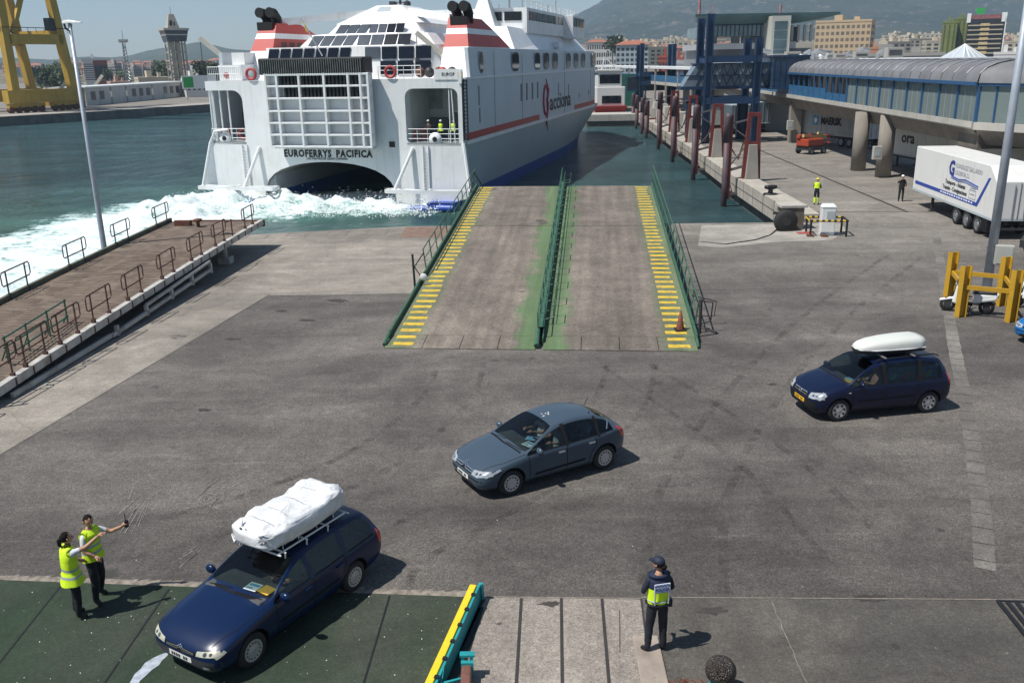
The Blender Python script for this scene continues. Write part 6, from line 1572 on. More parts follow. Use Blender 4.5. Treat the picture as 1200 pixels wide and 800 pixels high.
# dock workers
fw=G(956,240)
person('dock worker with yellow helmet, yellow top and yellow shins standing alone by the crane rails',fw,R(-35),
  dict(eR=(.24,.06,1.14),wR=(.14,.22,1.10),eL=(-.24,.06,1.14),wL=(-.10,.22,1.12),aR=(.11,.12,.09),tR=(.13,.26,.035),aL=(-.09,-.06,.09)),
  dict(top=mat('top_dark_green',(.015,.022,.02),.8),legs=M['cloth_dark'],feet=shoe,shin=M['hivis'],sleeve='long'),hair=None,cap=('helmet',mat('helmet_yellow',(.75,.62,.03),.4,var=.05)),vest=dict(mats=[M['hivis'],M['reflect'],M['hivis']],z0=1.12,flare=-.01,bands=False))
fw2=G(1055,236)
w2=person('dock worker in black with a pale helmet near the white trailer',fw2,R(160),
  dict(eR=(.28,.05,1.22),wR=(.16,.12,1.40),eL=(-.26,.04,1.14),wL=(-.20,.18,1.0)),
  dict(top=M['cloth_dark'],legs=M['cloth_dark'],feet=shoe,sleeve='long'),hair=None,cap=('helmet',M['white_paint']),vest=dict(mats=[M['cloth_dark'],M['hivis'],M['cloth_dark']],z0=.92,flare=.0,bands=False))
# crew on the ferry's stern balcony
for k,(u,lab,hm) in enumerate(((-3.15,'crew member with a white helmet and dark clothes on the ferry balcony, left of three','cloth'),(-2.1,'crew member in a yellow green vest on the ferry balcony, middle of three','hiv'),(-1.05,'bareheaded crew member in a yellow green vest on the ferry balcony, right of three','hiv'))):
    p=S0+U*u+V*.75+Vector((0,0,3.3))
    person(lab,p,-YAW+R(180)+R(20*(k-1)),dict(eR=(.25,.08,1.14),wR=(.16,.28,1.10),eL=(-.25,.08,1.14),wL=(-.16,.28,1.10)),
      dict(top=mat('crew_brown',(.10,.06,.06),.8) if hm=='cloth' else M['cloth_navy'],legs=M['cloth_navy'],feet=shoe,sleeve='long'),hair=None if k<2 else 'short',cap=('helmet',M['white_paint']) if k<2 else None,
      vest=None if hm=='cloth' else dict(mats=VM,z0=.90),group='crew on the ferry balcony')
# drivers and passengers
def seated(car,label,x,y,top,arm=False,sc=.93,yaw=0,skin=None):
    Mx=Matrix.Translation(car.location)@Matrix.Rotation(car.rotation_euler.z,4,'Z')
    # seated facing +X of the car: person's +Y -> car +X
    J=dict(pel=(0,0,.20),wai=(0,-.03,.32),che=(0,-.08,.54),nek=(0,-.08,.70),hed=(0,-.06,.79),sL=(-.17,-.08,.65),sR=(.17,-.08,.65),
       eL=(-.24,.10,.46),wL=(-.15,.34,.52),eR=(.24,.10,.46),wR=(.15,.34,.52),hL=(-.10,.05,.18),kL=(-.13,.44,.26),aL=(-.13,.66,-.05),tL=(-.13,.80,-.08),hR=(.10,.05,.18),kR=(.13,.44,.26),aR=(.13,.66,-.05),tR=(.13,.80,-.08),curl=1.0)
    if arm: J.update(eL=(-.34,.02,.44),wL=(-.22,.30,.50))
    p=Mx@Vector((x,y,.44))
    return person(label,p,car.rotation_euler.z-math.pi/2,J,dict(top=top,legs=M['cloth_dark'],feet=shoe,sleeve='short'),sc=sc,hair='short',head_yaw=yaw)
seated(cit,'driver in a light shirt at the wheel of the steel blue hatchback',-.22,.36,mat('shirt_grey',(.35,.38,.40),.8),arm=True,yaw=R(15))
seated(cit,'front passenger beside the driver of the steel blue hatchback',-.22,-.36,M['cloth_white'])
seated(cit,'rear passenger in a pale blue shirt in the steel blue hatchback',-1.02,.34,mat('shirt_blue',(.40,.50,.65),.8),sc=.88)
seated(xsa,'driver in a pale green shirt at the wheel of the dark blue estate car',-.16,.36,M['cloth_green'],arm=True,yaw=R(10))
seated(zaf,'driver in a pink shirt at the wheel of the navy people carrier',.08,.36,mat('shirt_pink',(.38,.20,.20),.8))
# ---------------------------------------------------------------- pier side on the right
# fender dolphins: outer pile + red A-frame + concrete block + braces
ptops=[(17.3,72.4,5.3,1.4),(18.15,89.2,5.2,1.4),(19.0,105.6,5.4,1.4),(19.9,121.4,5.4,1.3),(20.9,139.2,3.6,1.2),(21.4,147.5,3.6,1.2),(22.1,158.9,3.6,1.0),(22.7,168,3.6,.9)]
# (x of pier edge at y)
def pedge(y):
    for a,b_ in zip(cope,cope[1:]):
        if a[1]<=y<=b_[1]:return a[0]+(b_[0]-a[0])*(y-a[1])/(b_[1]-a[1])
    return cope[-1][0]
def fender(i,x,y,zt,back):
    ordn=['nearest','second nearest','third nearest','fourth nearest','fifth','sixth','seventh','farthest']
    t=thing('fender_pile','%s rust red fender pile with its brace frame along the pier edge'%ordn[i],'fender',(x,y,-2),0,'fender piles along the pier')
    e=pedge(y)
    mb=MB();mb.tube([(x,y,-4),(x,y,zt-2.2)],.24,12);mb.tube([(x-.02,y,zt-2.2),(x+.05,y,zt-.3),(x+.1,y,zt)],[.26,.30,.26],12);mb.build('pile',mat('pile_paint',(.075,.055,.065),.6,var=.4,scale=1.2,dirt=(.16,.035,.03),dscale=.8,damt=.8),t,world=True,smooth=True)
    mb=MB();mb.box(x+.18,x+.42,y-.12,y+.12,-1.4,zt-.1);mb.build('backing_beam',M['rust_red'],t,world=True)
    mb=MB();ax=e+.55
    if i<4:
        for s in (-1,1):
            mb.bar((ax+s*.60,y,.2),(ax+s*.36,y,zt),.26,.34,up=(0,1,0))
        mb.bar((ax-.5,y,zt-.1),(ax+.5,y,zt-.1),.3,.3);mb.bar((ax-.55,y,zt-2.3),(ax+.55,y,zt-2.3),.26,.22)
        mb.build('a_frame',M['rust_red'],t,world=True)
        mb=MB();mb.hexa([(ax-.52,y-.5,.22),(ax+.52,y-.5,.22),(ax+.52,y+.45,.22),(ax-.52,y+.45,.22)],[(ax-.34,y-.3,2.9),(ax+.34,y-.3,2.9),(ax+.34,y+.3,2.9),(ax-.34,y+.3,2.9)]);mb.build('concrete_block',M['concrete'],t,world=True,bevel=.04)
        mb=MB()
        mb.bar((x+.3,y,zt-.8),(ax-.5,y,zt-.5),.12);mb.bar((x+.3,y,zt-1.0),(ax-.45,y,zt-1.9),.09)
        mb.bar((x+.3,y,.9),(ax-.6,y,1.2),.16,.2);mb.bar((x+.3,y,-1.0),(ax-.8,y,-.9),.2,.2);mb.bar((x+.3,y,1.2),(ax-.5,y,2.8),.08)
        mb.build('brace',mat('brace_grey',(.14,.12,.12),.6,var=.4,scale=3),t,world=True)
        mb=MB()
        for q in (0,1): mb.tube([(x+.35,y+.3*q,zt-2.6),(x+1.0,y+.3*q,zt-3.6),(ax-.6,y+.3*q,zt-2.0)],.04,5)
        mb.tube([(x+.2,y,.4),(x+.9,y,-1.6),(ax-1.2,y,-.4)],.035,5)
        mb.build('chain',M['rust'],t,world=True)
    else:
        mb.hexa([(ax-.5,y-.5,.22),(ax+.5,y-.5,.22),(ax+.5,y+.5,.22),(ax-.5,y+.5,.22)],[(ax-.4,y-.4,2.0),(ax+.4,y-.4,2.0),(ax+.4,y+.4,2.0),(ax-.4,y+.4,2.0)]);mb.build('concrete_block',M['concrete_light'],t,world=True)
        mb=MB();mb.bar((x+.3,y,.8),(ax-.4,y,.9),.2,.2);mb.build('brace',M['rust_red'],t,world=True)
for i,a in enumerate(ptops):fender(i,*a)
# mooring bollard + round fender wheel block + white cabinet
bt_=G(904,222)
bb=thing('mooring_bollard','black T shaped mooring bollard standing on the raised pier edge','bollard',(18.45,63.5,.22),0)
mb=MB();mb.cyl((0,0,0),(0,0,.06),.5,n=16);mb.lathe([(.20,0),(.16,.3),(.2,.45)],n=14);mb.tube([(-.42,0,.52),(-.2,0,.50),(.2,0,.5),(.42,0,.52)],[.12,.16,.16,.12],10);mb.build('head',M['black'],bb,smooth=True)
wb=thing('wheel_fender','black rubber wheel fender on the concrete block at the pier corner','fender',(15.75,50.9,0),0)
mb=MB();mb.box(-.1,1.1,.1,1.3,0,1.25);mb.build('concrete_block',mat('block_brown',(.15,.13,.10),.85,var=.3,scale=3,streak=(.06,.05,.04)),wb,bevel=.04)
mb=MB();mb.box(-.25,1.25,.05,1.35,1.25,1.38);mb.build('cap_slab',M['concrete_light'],wb)
mb=MB();mb.lathe([(0,-.22),(.3,-.22),(.55,-.2),(.66,-.1),(.66,.1),(.55,.18),(0,.18)],c=(-.05,-.25,.55),axis='y',n=28);mb.build('wheel',M['rubber'],wb,smooth=True)
mb=MB();mb.lathe([(0,-.25),(.22,-.25),(.24,-.2)],c=(-.05,-.25,.55),axis='y',n=16);mb.bar((-.05,-.3,.55),(-.05,-.3,1.3),.14,.1);mb.bar((-.75,-.1,1.0),(.3,-.1,1.0),.12,.12);mb.build('hub',M['dark_steel'],wb)
hw=thing('rope_pad','flat red painted mark plate beside the corner block on the quay','plate',G(946,273,.02),0)
mb=MB();mb.box(-.55,.3,-.15,.25,0,.02);mb.build('plate',mat('red_mark',(.40,.06,.05),.8,var=.3,scale=6),hw)
cp_=G(968,275)
cb=thing('white_cabinet','white plastic service cabinet standing inside a black and yellow barrier on the quay','cabinet',cp_,R(-8))
mb=MB();mb.box(-.38,.38,-.3,.3,0,1.55);mb.hexa([(-.42,-.34,1.55),(.42,-.34,1.55),(.42,.34,1.55),(-.42,.34,1.55)],[(-.3,-.22,1.72),(.3,-.22,1.72),(.3,.22,1.72),(-.3,.22,1.72)]);mb.build('case',M['white_paint'],cb,bevel=.04)
mb=MB();mb.box(-.10,.33,-.315,-.30,.80,1.35);mb.build('panel',M['ship_grey'],cb)
br=thing('striped_barrier','low black and yellow striped pipe barrier around the white service cabinet','barrier',cp_,R(-8))
sm=bpy.data.materials.new('striped');sm.use_nodes=True;n=sm.node_tree.nodes;l=sm.node_tree.links
tc=n.new('ShaderNodeTexCoord');wv=n.new('ShaderNodeTexWave');wv.inputs['Scale'].default_value=1.0;l.new(tc.outputs['Object'],wv.inputs[0]);cr=n.new('ShaderNodeValToRGB');cr.color_ramp.interpolation='CONSTANT';cr.color_ramp.elements[0].color=(.01,.01,.01,1);cr.color_ramp.elements[1].position=.5;cr.color_ramp.elements[1].color=(.60,.38,.03,1);l.new(wv.outputs[0],cr.inputs[0]);l.new(cr.outputs[0],n['Principled BSDF'].inputs['Base Color'])
for i,(x,y) in enumerate(((-.95,-.55),(.95,-.55),(.95,.75),(-.95,.75))):
    mb=MB();mb.tube([(x,y,0),(x,y,.9)],.06,8);mb.build('post',sm,br)
mb=MB()
for a,b_ in (((-1,-.55),(1,-.55)),((1,-.55),(1,.75)),((-1,.75),(-1,-.55)),((-1,.75),(1,.75))): mb.tube([(a[0],a[1],.86),(b_[0],b_[1],.86)],.06,8)
mb.build('top_rail',sm,br)
for (x,y) in ((-.95,-.55),(-.2,-.55)):
    mb=MB();mb.box(x-.18,x+.18,y-.18,y+.18,0,.1);mb.build('foot',M['rust'],br)

# ---------------------------------------------------------------- elevated walkway
p0=Vector((29.0,55.0,0));dd=Vector((.06,1,0)).normalized();rr_=Vector((dd.y,-dd.x,0))
wk=thing('elevated_walkway','long elevated passenger walkway with curved grey roof and blue glazing frames on round pillars','walkway',(p0.x,p0.y,0),math.atan2(-dd.x,dd.y))
# local: x right (0..4.2), y along; world via WM
s0,s1=2.2,175
deckz=5.35;W_=4.6
def seg_walk(mb,xa,xb,za,zb,ya=s0,yb=s1): mb.box(xa,xb,ya,yb,za,zb)
mb=MB();seg_walk(mb,-.15,W_+.15,4.95,5.32);mb.build('deck_slab',M['concrete_light'],wk)
mb=MB();seg_walk(mb,-.25,-.15,5.05,5.42);mb.build('deck_fascia',M['concrete_light'],wk)
mb=MB()
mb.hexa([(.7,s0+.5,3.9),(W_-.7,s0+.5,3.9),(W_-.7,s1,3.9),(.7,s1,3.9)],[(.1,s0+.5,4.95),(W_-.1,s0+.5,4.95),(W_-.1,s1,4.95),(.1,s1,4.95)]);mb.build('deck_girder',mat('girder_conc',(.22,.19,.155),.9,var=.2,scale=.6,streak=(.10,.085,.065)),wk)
# roof barrel (rib-striped)
rm=mat('roof_metal',(.20,.20,.205),.5,.2,var=.25,scale=.5)
mb=MB();vs=[];n_=11
for y in (s0,s1):
    for i in range(n_):
        t=math.pi*i/(n_-1);vs.append((W_/2-(W_/2+.25)*math.cos(t),y,7.75+1.35*max(0,math.sin(t))**.8))
mb.add(vs,[(i,i+1,n_+i+1,n_+i) for i in range(n_-1)]);mb.build('roof',rm,wk,smooth=True)
y=s0;k=0
mb=MB()
while y<s1:
    pts=[(W_/2-(W_/2+.27)*math.cos(math.pi*i/10),y,7.77+1.37*max(0,math.sin(math.pi*i/10))**.8) for i in range(11)];mb.tube(pts,.028,4);y+=1.9
mb.build('roof_ribs',mat('rib_pale',(.20,.20,.22),.5,.3,var=.3),wk)
mb=MB();seg_walk(mb,-.32,-.18,7.58,7.80);seg_walk(mb,W_+.18,W_+.32,7.58,7.80);mb.build('eaves_beam',M['frame_blue'],wk)
mb=MB();seg_walk(mb,.02,.05,5.40,7.6,s0,29);seg_walk(mb,W_-.05,W_-.02,5.4,7.6,s0,29);mb.build('glazing',M['walk_glass'],wk)
mb=MB();y=s0+.1
while y<29: mb.box(-.10,.10,y-.09,y+.09,5.35,7.6);y+=3.0
mb.build('main_posts',M['frame_blue'],wk)
mb=MB();y=s0+.1
while y<29: mb.box(-.0,.05,y-.02,y+.02,5.40,7.6);y+=1.0
mb.build('mullions',mat('mullion_pale',(.30,.34,.38),.4,var=.1),wk)
# louvre part further on: low blue solid panel and open posts
mb=MB();mb.box(-.06,.02,29,36,5.4,6.1);mb.box(-.08,.02,36,s1,5.4,6.45);mb.build('blue_panel',mat('panel_louvre',(.03,.12,.24),.45,var=.3,scale=4),wk)
mb=MB();y=29
while y<s1: mb.box(-.10,.08,y-.07,y+.07,5.4,7.6);y+=2.2
mb.build('open_posts',M['frame_blue'],wk)
mb=MB();y=29.5
while y<s1: mb.box(W_-.05,W_,y,y+1.1,5.4,7.6);y+=2.2
mb.box(W_-.04,W_,s0,29,5.4,7.5);mb.build('far_side_panels',M['white_paint'],wk)
# bend at the near end: runs toward the right/near
bx=[(0,2.2),(3.5,-3.8),(7.5,-11),(13,-20)]
mb=MB();mg=MB();mf=MB();mm_=MB();mro=MB();mgd=MB()
for a,b_ in zip(bx,bx[1:]):
    a=Vector((*a,0));b_=Vector((*b_,0));d=(b_-a).normalized();nr=Vector((-d.y,d.x,0))
    def q(p,o,z):return p+nr*o+Vector((0,0,z))
    e=5.0
    mb.hexa([q(a,-.2,4.95),q(b_,-.2,4.95),q(b_,e,4.95),q(a,e,4.95)],[q(a,-.2,5.40),q(b_,-.2,5.40),q(b_,e,5.40),q(a,e,5.40)])
    mgd.hexa([q(a,.7,4.0),q(b_,.7,4.0),q(b_,e-.7,4.0),q(a,e-.7,4.0)],[q(a,.1,4.95),q(b_,.1,4.95),q(b_,e,4.95),q(a,e,4.95)])
    mg.hexa([q(a,.03,5.4),q(b_,.03,5.4),q(b_,.06,5.4),q(a,.06,5.4)],[q(a,.03,7.6),q(b_,.03,7.6),q(b_,.06,7.6),q(a,.06,7.6)])
    L=(b_-a).length;k=int(L/1.0)
    for i in range(k+1):
        p=a+d*L*i/k;mf.bar(q(p,0,5.35),q(p,0,7.6),.10 if i%2 else .18,.10,up=(0,1,0))
    mf.bar(q(a,-.1,7.68),q(b_,-.1,7.68),.14,.22)
    vs=[]
    for p in (a,b_):
        for i in range(n_):
            t=math.pi*i/(n_-1);vs.append(q(p,2.4-(2.65)*math.cos(t),7.75+1.35*max(0,math.sin(t))**.8))
    mro.add(vs,[(i,i+1,n_+i+1,n_+i) for i in range(n_-1)])
mb.build('deck_slab',M['concrete_light'],wk);mgd.build('deck_girder',mat('girder_conc',(.22,.19,.155)),wk);mg.build('glazing',M['walk_glass'],wk);mf.build('main_posts',M['frame_blue'],wk);mro.build('roof',rm,wk,smooth=True)
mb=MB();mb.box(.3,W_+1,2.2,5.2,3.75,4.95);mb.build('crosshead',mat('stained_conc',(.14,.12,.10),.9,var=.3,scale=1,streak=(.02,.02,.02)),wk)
# pillars
WK=WM[wk.name].inverted()
pil=[(30.15,78.2),(30.45,73.6),(32.9,105.5),(34.6,133),(36.2,160),(32.0,50.5)]
for i,(x,y) in enumerate(pil):
    l_=WK@Vector((x,y,0))
    for dx in ((0,) if i<3 else (0,)):
        mb=MB();mb.cyl((l_.x+dx,l_.y,0),(l_.x+dx,l_.y,4.9),.62,n=24) if i!=2 else mb.box(l_.x-.62,l_.x+.62,l_.y-.5,l_.y+.5,0,4.4)
        mb.build('pillar',mat('pillar_conc',(.24,.215,.185),.85,var=.12,scale=1,streak=(.15,.13,.10)),wk,smooth=(i!=2));
    if i>2:continue
for i,(x,y,lab) in enumerate(((29.45,72.7,'grey electric box on the nearest round walkway pillar'),(32.1,104.6,'grey electric box on the far square walkway pillar'))):
    t=thing('switch_box',lab,'electrical box',(x,y,1.5),0)
    mb=MB();mb.box(-.35,.35,-.18,.18,0,1.05);mb.build('case',mat('box_grey',(.42,.42,.38)),t,bevel=.03)
    mb=MB();mb.box(-.18,.18,-.2,-.18,.3,.8);mb.build('label_plate',M['ship_grey'],t)

# ---------------------------------------------------------------- trailers and containers
def corrug(mb,L,x,z0,z1,side,pitch=.28,dep=.035):
    y=0
    while y<L-.01:
        mb.box(min(x,x+side*dep),max(x,x+side*dep),y,min(L,y+pitch*.5),z0,z1);y+=pitch
def wheelset(root,xs_,y,r=.5,wd=.28,hub=M['steel']):
    for x in xs_:
        mb=MB();mb.lathe([(r-.16,-wd/2),(r-.04,-wd/2),(r,-wd*.3),(r,wd*.3),(r-.04,wd/2),(r-.16,wd/2)],c=(x,y,r),axis='x',n=26);ty=mb.build('wheel',M['rubber'],root,smooth=True)
        mb=MB();s=-1 if x<0 else 1
        mb.lathe([(0,s*wd*.25),(.10,s*wd*.55),(.14,s*wd*.2),(r*.52,s*wd*.1),(r*.66,s*wd*.45),(r*.70,s*wd*.3)],c=(x,y,r),axis='x',n=20);mb.build('rim',hub,ty,smooth=True)
def trailer(name,label,loc,rz,L,body,z0=1.15,z1=3.95,wd=1.25,wheels=(2.0,3.3,4.6),cat='trailer',ribs=False,group=None,legs=True,cor=False,hub=M['steel'],chamfer=False):
    """local: y from 0 (rear, doors) to L (front)"""
    t=thing(name,label,cat,loc,rz,group)
    mb=MB()
    if chamfer: mb.prism([(0,z0),(L,z0),(L,z1),(1.0,z1),(0,z1-.75)],-wd,wd,'x')
    else: mb.box(-wd,wd,0,L,z0,z1)
    mb.build('box_body',body,t,bevel=.04)
    mb=MB();mb.box(-wd-.012,wd+.012,-.012,L+.012,z0-.10,z0+.02);None if chamfer else mb.box(-wd-.015,wd+.015,-.015,L+.015,z1-.10,z1+.01);mb.build('edge_rails',M['ship_grey'],t)
    mb=MB();mb.box(-.5,-.35,.2,L-.4,.75,1.05);mb.box(.35,.5,.2,L-.4,.75,1.05)
    for w_ in wheels: mb.box(-1.0,1.0,w_-.07,w_+.07,.43,.57)
    if legs:
        for s in (-1,1): mb.box(s*.9-.07,s*.9+.07,L-2.9,L-2.75,.05,1.05);mb.box(s*.9-.16,s*.9+.16,L-3.0,L-2.65,0,.05)
    mb.box(-1.2,1.2,0,.1,.5,.62);mb.build('chassis',M['dark_steel'],t)
    for w_ in wheels: wheelset(t,(-1.08,1.08),w_,hub=hub)
    mb=MB()
    for k in (0,1):
        for q in (.25,.95): mb.tube([(-wd+.1+k*1.22+q*.9,-.05,z0+.05),(-wd+.1+k*1.22+q*.9,-.05,z1-.9 if chamfer else z1-.1)],.025,6)
    mb.box(-.02,.02,-.03,0,z0,z1-.8);mb.build('door_rods',M['steel'],t)
    if cor:
        for s in (-1,1):
            mb=MB();corrug(mb,L,s*wd,z0+.15,z1-.15,s);mb.build('corrugation',body,t)
    return t
tr_white=mat('trailer_white',(.72,.72,.70),.4,var=.03,scale=.5,streak=(.55,.52,.46))
def line_place(near,far,wd=1.25):
    n_=Vector((near[0],near[1],0));f_=Vector((far[0],far[1],0));d=(f_-n_).normalized();return n_+Vector((d.y,-d.x,0))*wd,math.atan2(-d.x,d.y)
o1,r1=line_place((25.5,47.05),(26.6,59.33))
T1=trailer('box_trailer','white box trailer with a blue stripe and lettering on its side near the lamp pole',o1,r1,12.3,tr_white,wheels=(1.9,3.4,4.9),hub=M['steel'],z0=1.1,z1=3.8,chamfer=True)
blue=mat('stripe_blue',(.02,.06,.33),.45,var=.05)
sideR=Matrix.Rotation(R(-90),4,'Z')@Matrix.Rotation(R(90),4,'X')
mb=MB();mb.box(-1.262,-1.252,2.3,11.9,1.45,1.66);mb.hexa([(-1.262,2.05,1.45),(-1.252,2.05,1.45),(-1.252,2.4,1.45),(-1.262,2.4,1.45)],[(-1.262,.75,3.15),(-1.252,.75,3.15),(-1.252,1.0,3.15),(-1.262,1.0,3.15)]);mb.build('blue_stripe',blue,T1)
text('G',1.15,mat('logo_blue',(.02,.04,.22),.5),T1,(-1.262,6.55,2.70),sideR,ext=.003,bold=.05)
lg=mat('letter_grey',(.32,.34,.38),.5)
text('GONZALEZ GALLARDO',.36,lg,T1,(-1.262,5.6,3.18),sideR,ext=.003,fit=3.7)
text('CALDERON, S.L.',.36,lg,T1,(-1.262,5.6,2.80),sideR,ext=.003,fit=2.1)
text('Transporte - Aduanas',.34,M['black'],T1,(-1.262,6.9,2.14),sideR,ext=.003,bold=.006,fit=3.0)
text('Transito - Consignaciones',.34,M['black'],T1,(-1.262,7.2,1.80),sideR,ext=.003,bold=.006,fit=3.6)
text('ALGECIRAS - TEL. 956 600 000',.16,M['paper_white'],T1,(-1.266,8.3,1.63),sideR,ext=.003,bold=.004,sx=1.3) if False else None
mb=MB();mb.tube([(-1.262,6.1,2.66),(-1.262,5.0,2.56),(-1.262,4.0,2.66),(-1.262,2.2,2.50)],.03,4);mb.tube([(-1.262,6.1,2.55),(-1.262,5.0,2.45),(-1.262,4.0,2.53),(-1.262,2.2,2.38)],.02,4);mb.build('swoosh_lines',blue,T1)
mb=MB()
for (y0,y1,z0,z1) in ((4.0,4.9,2.20,2.24),(4.0,4.9,1.75,1.79),(4.0,4.04,1.75,2.24),(4.86,4.9,1.75,2.24),(4.1,4.8,2.30,2.35),(4.15,4.75,1.97,2.03)): mb.box(-1.262,-1.254,y0-1.6,y1-1.6,z0,z1)
mb.build('address_box',lg,T1)
mb=MB();
for k in range(14): mb.box(-1.266,-1.260,2.7+k*.35,2.9+k*.35+.03*(k%3),1.52,1.60)
mb.build('stripe_lettering',M['paper_white'],T1)
mb=MB();mb.box(-1.24,-.9,.5,1.25,.30,.95);mb.build('mudguard',M['trim_black'],T1)
# second one right: white trailer seen from the front/back, dark corner beyond pole, + tractor chassis
q0=G(1182,285);
T2=trailer('box_trailer','grey white refrigerated trailer standing close behind the thick lamp pole at the right edge',(31.6,45.6,0),R(-48),13.0,mat('trailer_grey',(.42,.44,.44),.5,var=.06,streak=(.3,.29,.27)),wheels=(3,4.3,5.6),legs=False)
mb=MB();mb.box(-1.2,1.2,-.08,-.02,.85,1.0);mb.build('orange_board',mat('board_orange',(.45,.17,.02),.5,var=.1),T2)
tc_=thing('truck_tractor','black truck tractor chassis with bare rear wheels behind the lamp pole','truck',(25.2,41.8,0),R(-75))
mb=MB();mb.box(-.45,-.3,-.6,4.4,.75,1.0);mb.box(.3,.45,-.6,4.4,.75,1.0);mb.box(-.6,.6,-.7,-.6,.6,.95);mb.box(-1.1,1.1,.45,.6,.4,.6);mb.build('chassis',M['dark_steel'],tc_)
mb=MB();mb.hexa([(-.5,-.1,1.0),(.5,-.1,1.0),(.5,1.1,1.0),(-.5,1.1,1.0)],[(-.45,0,1.15),(.45,0,1.15),(.45,1.0,1.2),(-.45,1.0,1.2)]);mb.build('fifth_wheel',M['steel'],tc_)
for s in (-1,1):
    mb=MB()
    pts=[(s*.95,.5+.66*math.cos(t),.5+.66*math.sin(t)) for t in [R(a) for a in (10,40,70,100,130,160)]]
    for p_,q_ in zip(pts,pts[1:]):mb.bar(p_,q_,.5,.04,up=(0,0,1))
    mb.build('mudguard',M['dark_steel'],tc_)
wheelset(tc_,(-.95,.95),.5)
mb=MB();mb.box(-1.2,1.2,2.9,4.9,.5,3.2);mb.build('cab',mat('cab_dark',(.015,.02,.03),.4,var=.2),tc_,bevel=.12)
mb=MB();mb.box(-1.0,1.0,2.86,2.9,2.0,2.9);mb.build('rear_window',M['dark_glass'],tc_)
wheelset(tc_,(-1.0,1.0),4.3)
# row under the walkway
cont=mat('container_grey',(.42,.44,.44),.55,var=.08,streak=(.2,.18,.15))
contb=mat('container_blue_grey',(.12,.17,.20),.55,var=.1,streak=(.08,.08,.08))
def rz_of(): return math.atan2(-dd.x,dd.y)
o3,r3=line_place((37.6,95.5),(32.2,110))
T3=trailer('container_trailer','grey container with MAERSK lettering on a trailer under the walkway',o3,r3,13.5,cont,wheels=(1.6,2.9,4.2),cor=True,cat='container',z0=1.2,z1=3.9)
text('MAERSK',1.05,M['black'],T3,(-1.31,7.6,2.25),sideR,ext=.01,fit=3.4,bold=.05)
mb=MB();pts=[]
for i in range(14):
    t=2*math.pi*i/14;r=.55 if i%2==0 else .22;pts.append((8.5+r*math.cos(t)*.8,2.6+r*math.sin(t)*.8))
mb.prism([(8.0,2.1),(9.0,2.1),(9.0,3.1),(8.0,3.1)],-1.30,-1.29,'x');mb.build('blue_square',mat('logo_sky',(.05,.28,.50),.5),T3)
mb=MB();mb.prism(pts,-1.31,-1.30,'x');mb.build('white_star',M['paper_white'],T3)
trailer('container_trailer','dark blue grey container on a trailer beyond the far square pillar under the walkway',(32.9,120,0),R(6),12.2,contb,wheels=(1.6,2.9,4.2),cor=True,cat='container',z0=1.3,z1=3.9)
T5=trailer('container_trailer','pale grey trailer with black doors lettering right of the round pillars',line_place((35.4,70),(34.0,84))[0],line_place((35.4,70),(34.0,84))[1],13.8,mat('container_pale',(.66,.67,.64),.5,var=.06,streak=(.3,.28,.25)),wheels=(2,3.3,4.6),cat='trailer')
text('ora',1.3,M['black'],T5,(-1.27,10.0,2.2),sideR,ext=.01,sx=1.2,bold=.03)
trailer('container_trailer','grey curtain sided trailer between the white box trailer and the walkway',(40.6,62,0),R(10),12.5,mat('container_mid',(.30,.31,.30),.6,var=.1,streak=(.2,.18,.15)),wheels=(2,3.3,4.6),cor=True,cat='trailer')
T7=trailer('container_trailer','grey trailer with a small black drop shaped mark behind the white box trailer',line_place((33.4,55),(32.9,67.5))[0],line_place((33.4,55),(32.9,67.5))[1],12.5,mat('container_m2',(.55,.56,.54),.6,var=.06),wheels=(2,3.3,4.6),cat='trailer')
trailer('container_trailer','dark container with a white door beside the blue gantry legs',(29.9,118,0),R(5),9,contb,wheels=(1.6,2.9),cat='container',cor=True,z0=.9,z1=3.7)
mbd=MB()
kb=thing('site_cabin','small grey white site cabin under the blue gantry bridge','cabin',(26.6,124,0),R(8))
mb=MB();mb.box(-1.5,1.5,-2.5,2.5,1.0,3.6);mb.build('walls',mat('cabin_wall',(.42,.42,.38),.6,var=.1),kb)
mb=MB();mb.box(-1.6,1.6,-2.6,2.6,3.6,3.8);mb.build('roof',mat('cabin_roof',(.12,.13,.14),.6,var=.1),kb)
mb=MB();mb.box(-1.3,1.3,-2.3,2.3,0,1.0);mb.build('base',M['dark_steel'],kb)
# orange boom lift
bl=thing('boom_lift','orange red boom lift with folded beige boom parked beside the far pillar','boom lift',G(950,180),R(-60))
orm=mat('lift_orange',(.34,.05,.02),.5,var=.15,scale=3)
mb=MB();mb.box(-1.1,1.1,-1.5,1.5,.5,1.0);mb.build('chassis',M['dark_steel'],bl)
mb=MB();mb.box(-1.0,1.0,-1.7,1.2,1.0,1.9);mb.box(-.9,-.3,-1.9,.4,1.9,2.4);mb.build('turntable',orm,bl,bevel=.12)
mb=MB();mb.bar((0,-1.6,2.3),(0,2.6,1.9),.35,.4);mb.bar((0,2.6,1.9),(0,1.0,2.5),.25,.3);mb.build('boom',mat('boom_beige',(.42,.34,.16),.5,var=.15),bl)
mb=MB();mb.tube([(-.5,2.6,1.2),(.5,2.6,1.2),(.5,3.4,1.2),(-.5,3.4,1.2),(-.5,2.6,1.2)],.04,5);mb.tube([(-.5,2.6,2.2),(.5,2.6,2.2),(.5,3.4,2.2),(-.5,3.4,2.2),(-.5,2.6,2.2)],.04,5)
for x,y in ((-.5,2.6),(.5,2.6),(.5,3.4),(-.5,3.4)):mb.tube([(x,y,1.2),(x,y,2.2)],.03,5)
mb.build('basket',orm,bl)
for y in (-1.1,1.1): wheelset(bl,(-1.05,1.05),y,r=.45)
bl.scale=(.8,.8,.8)

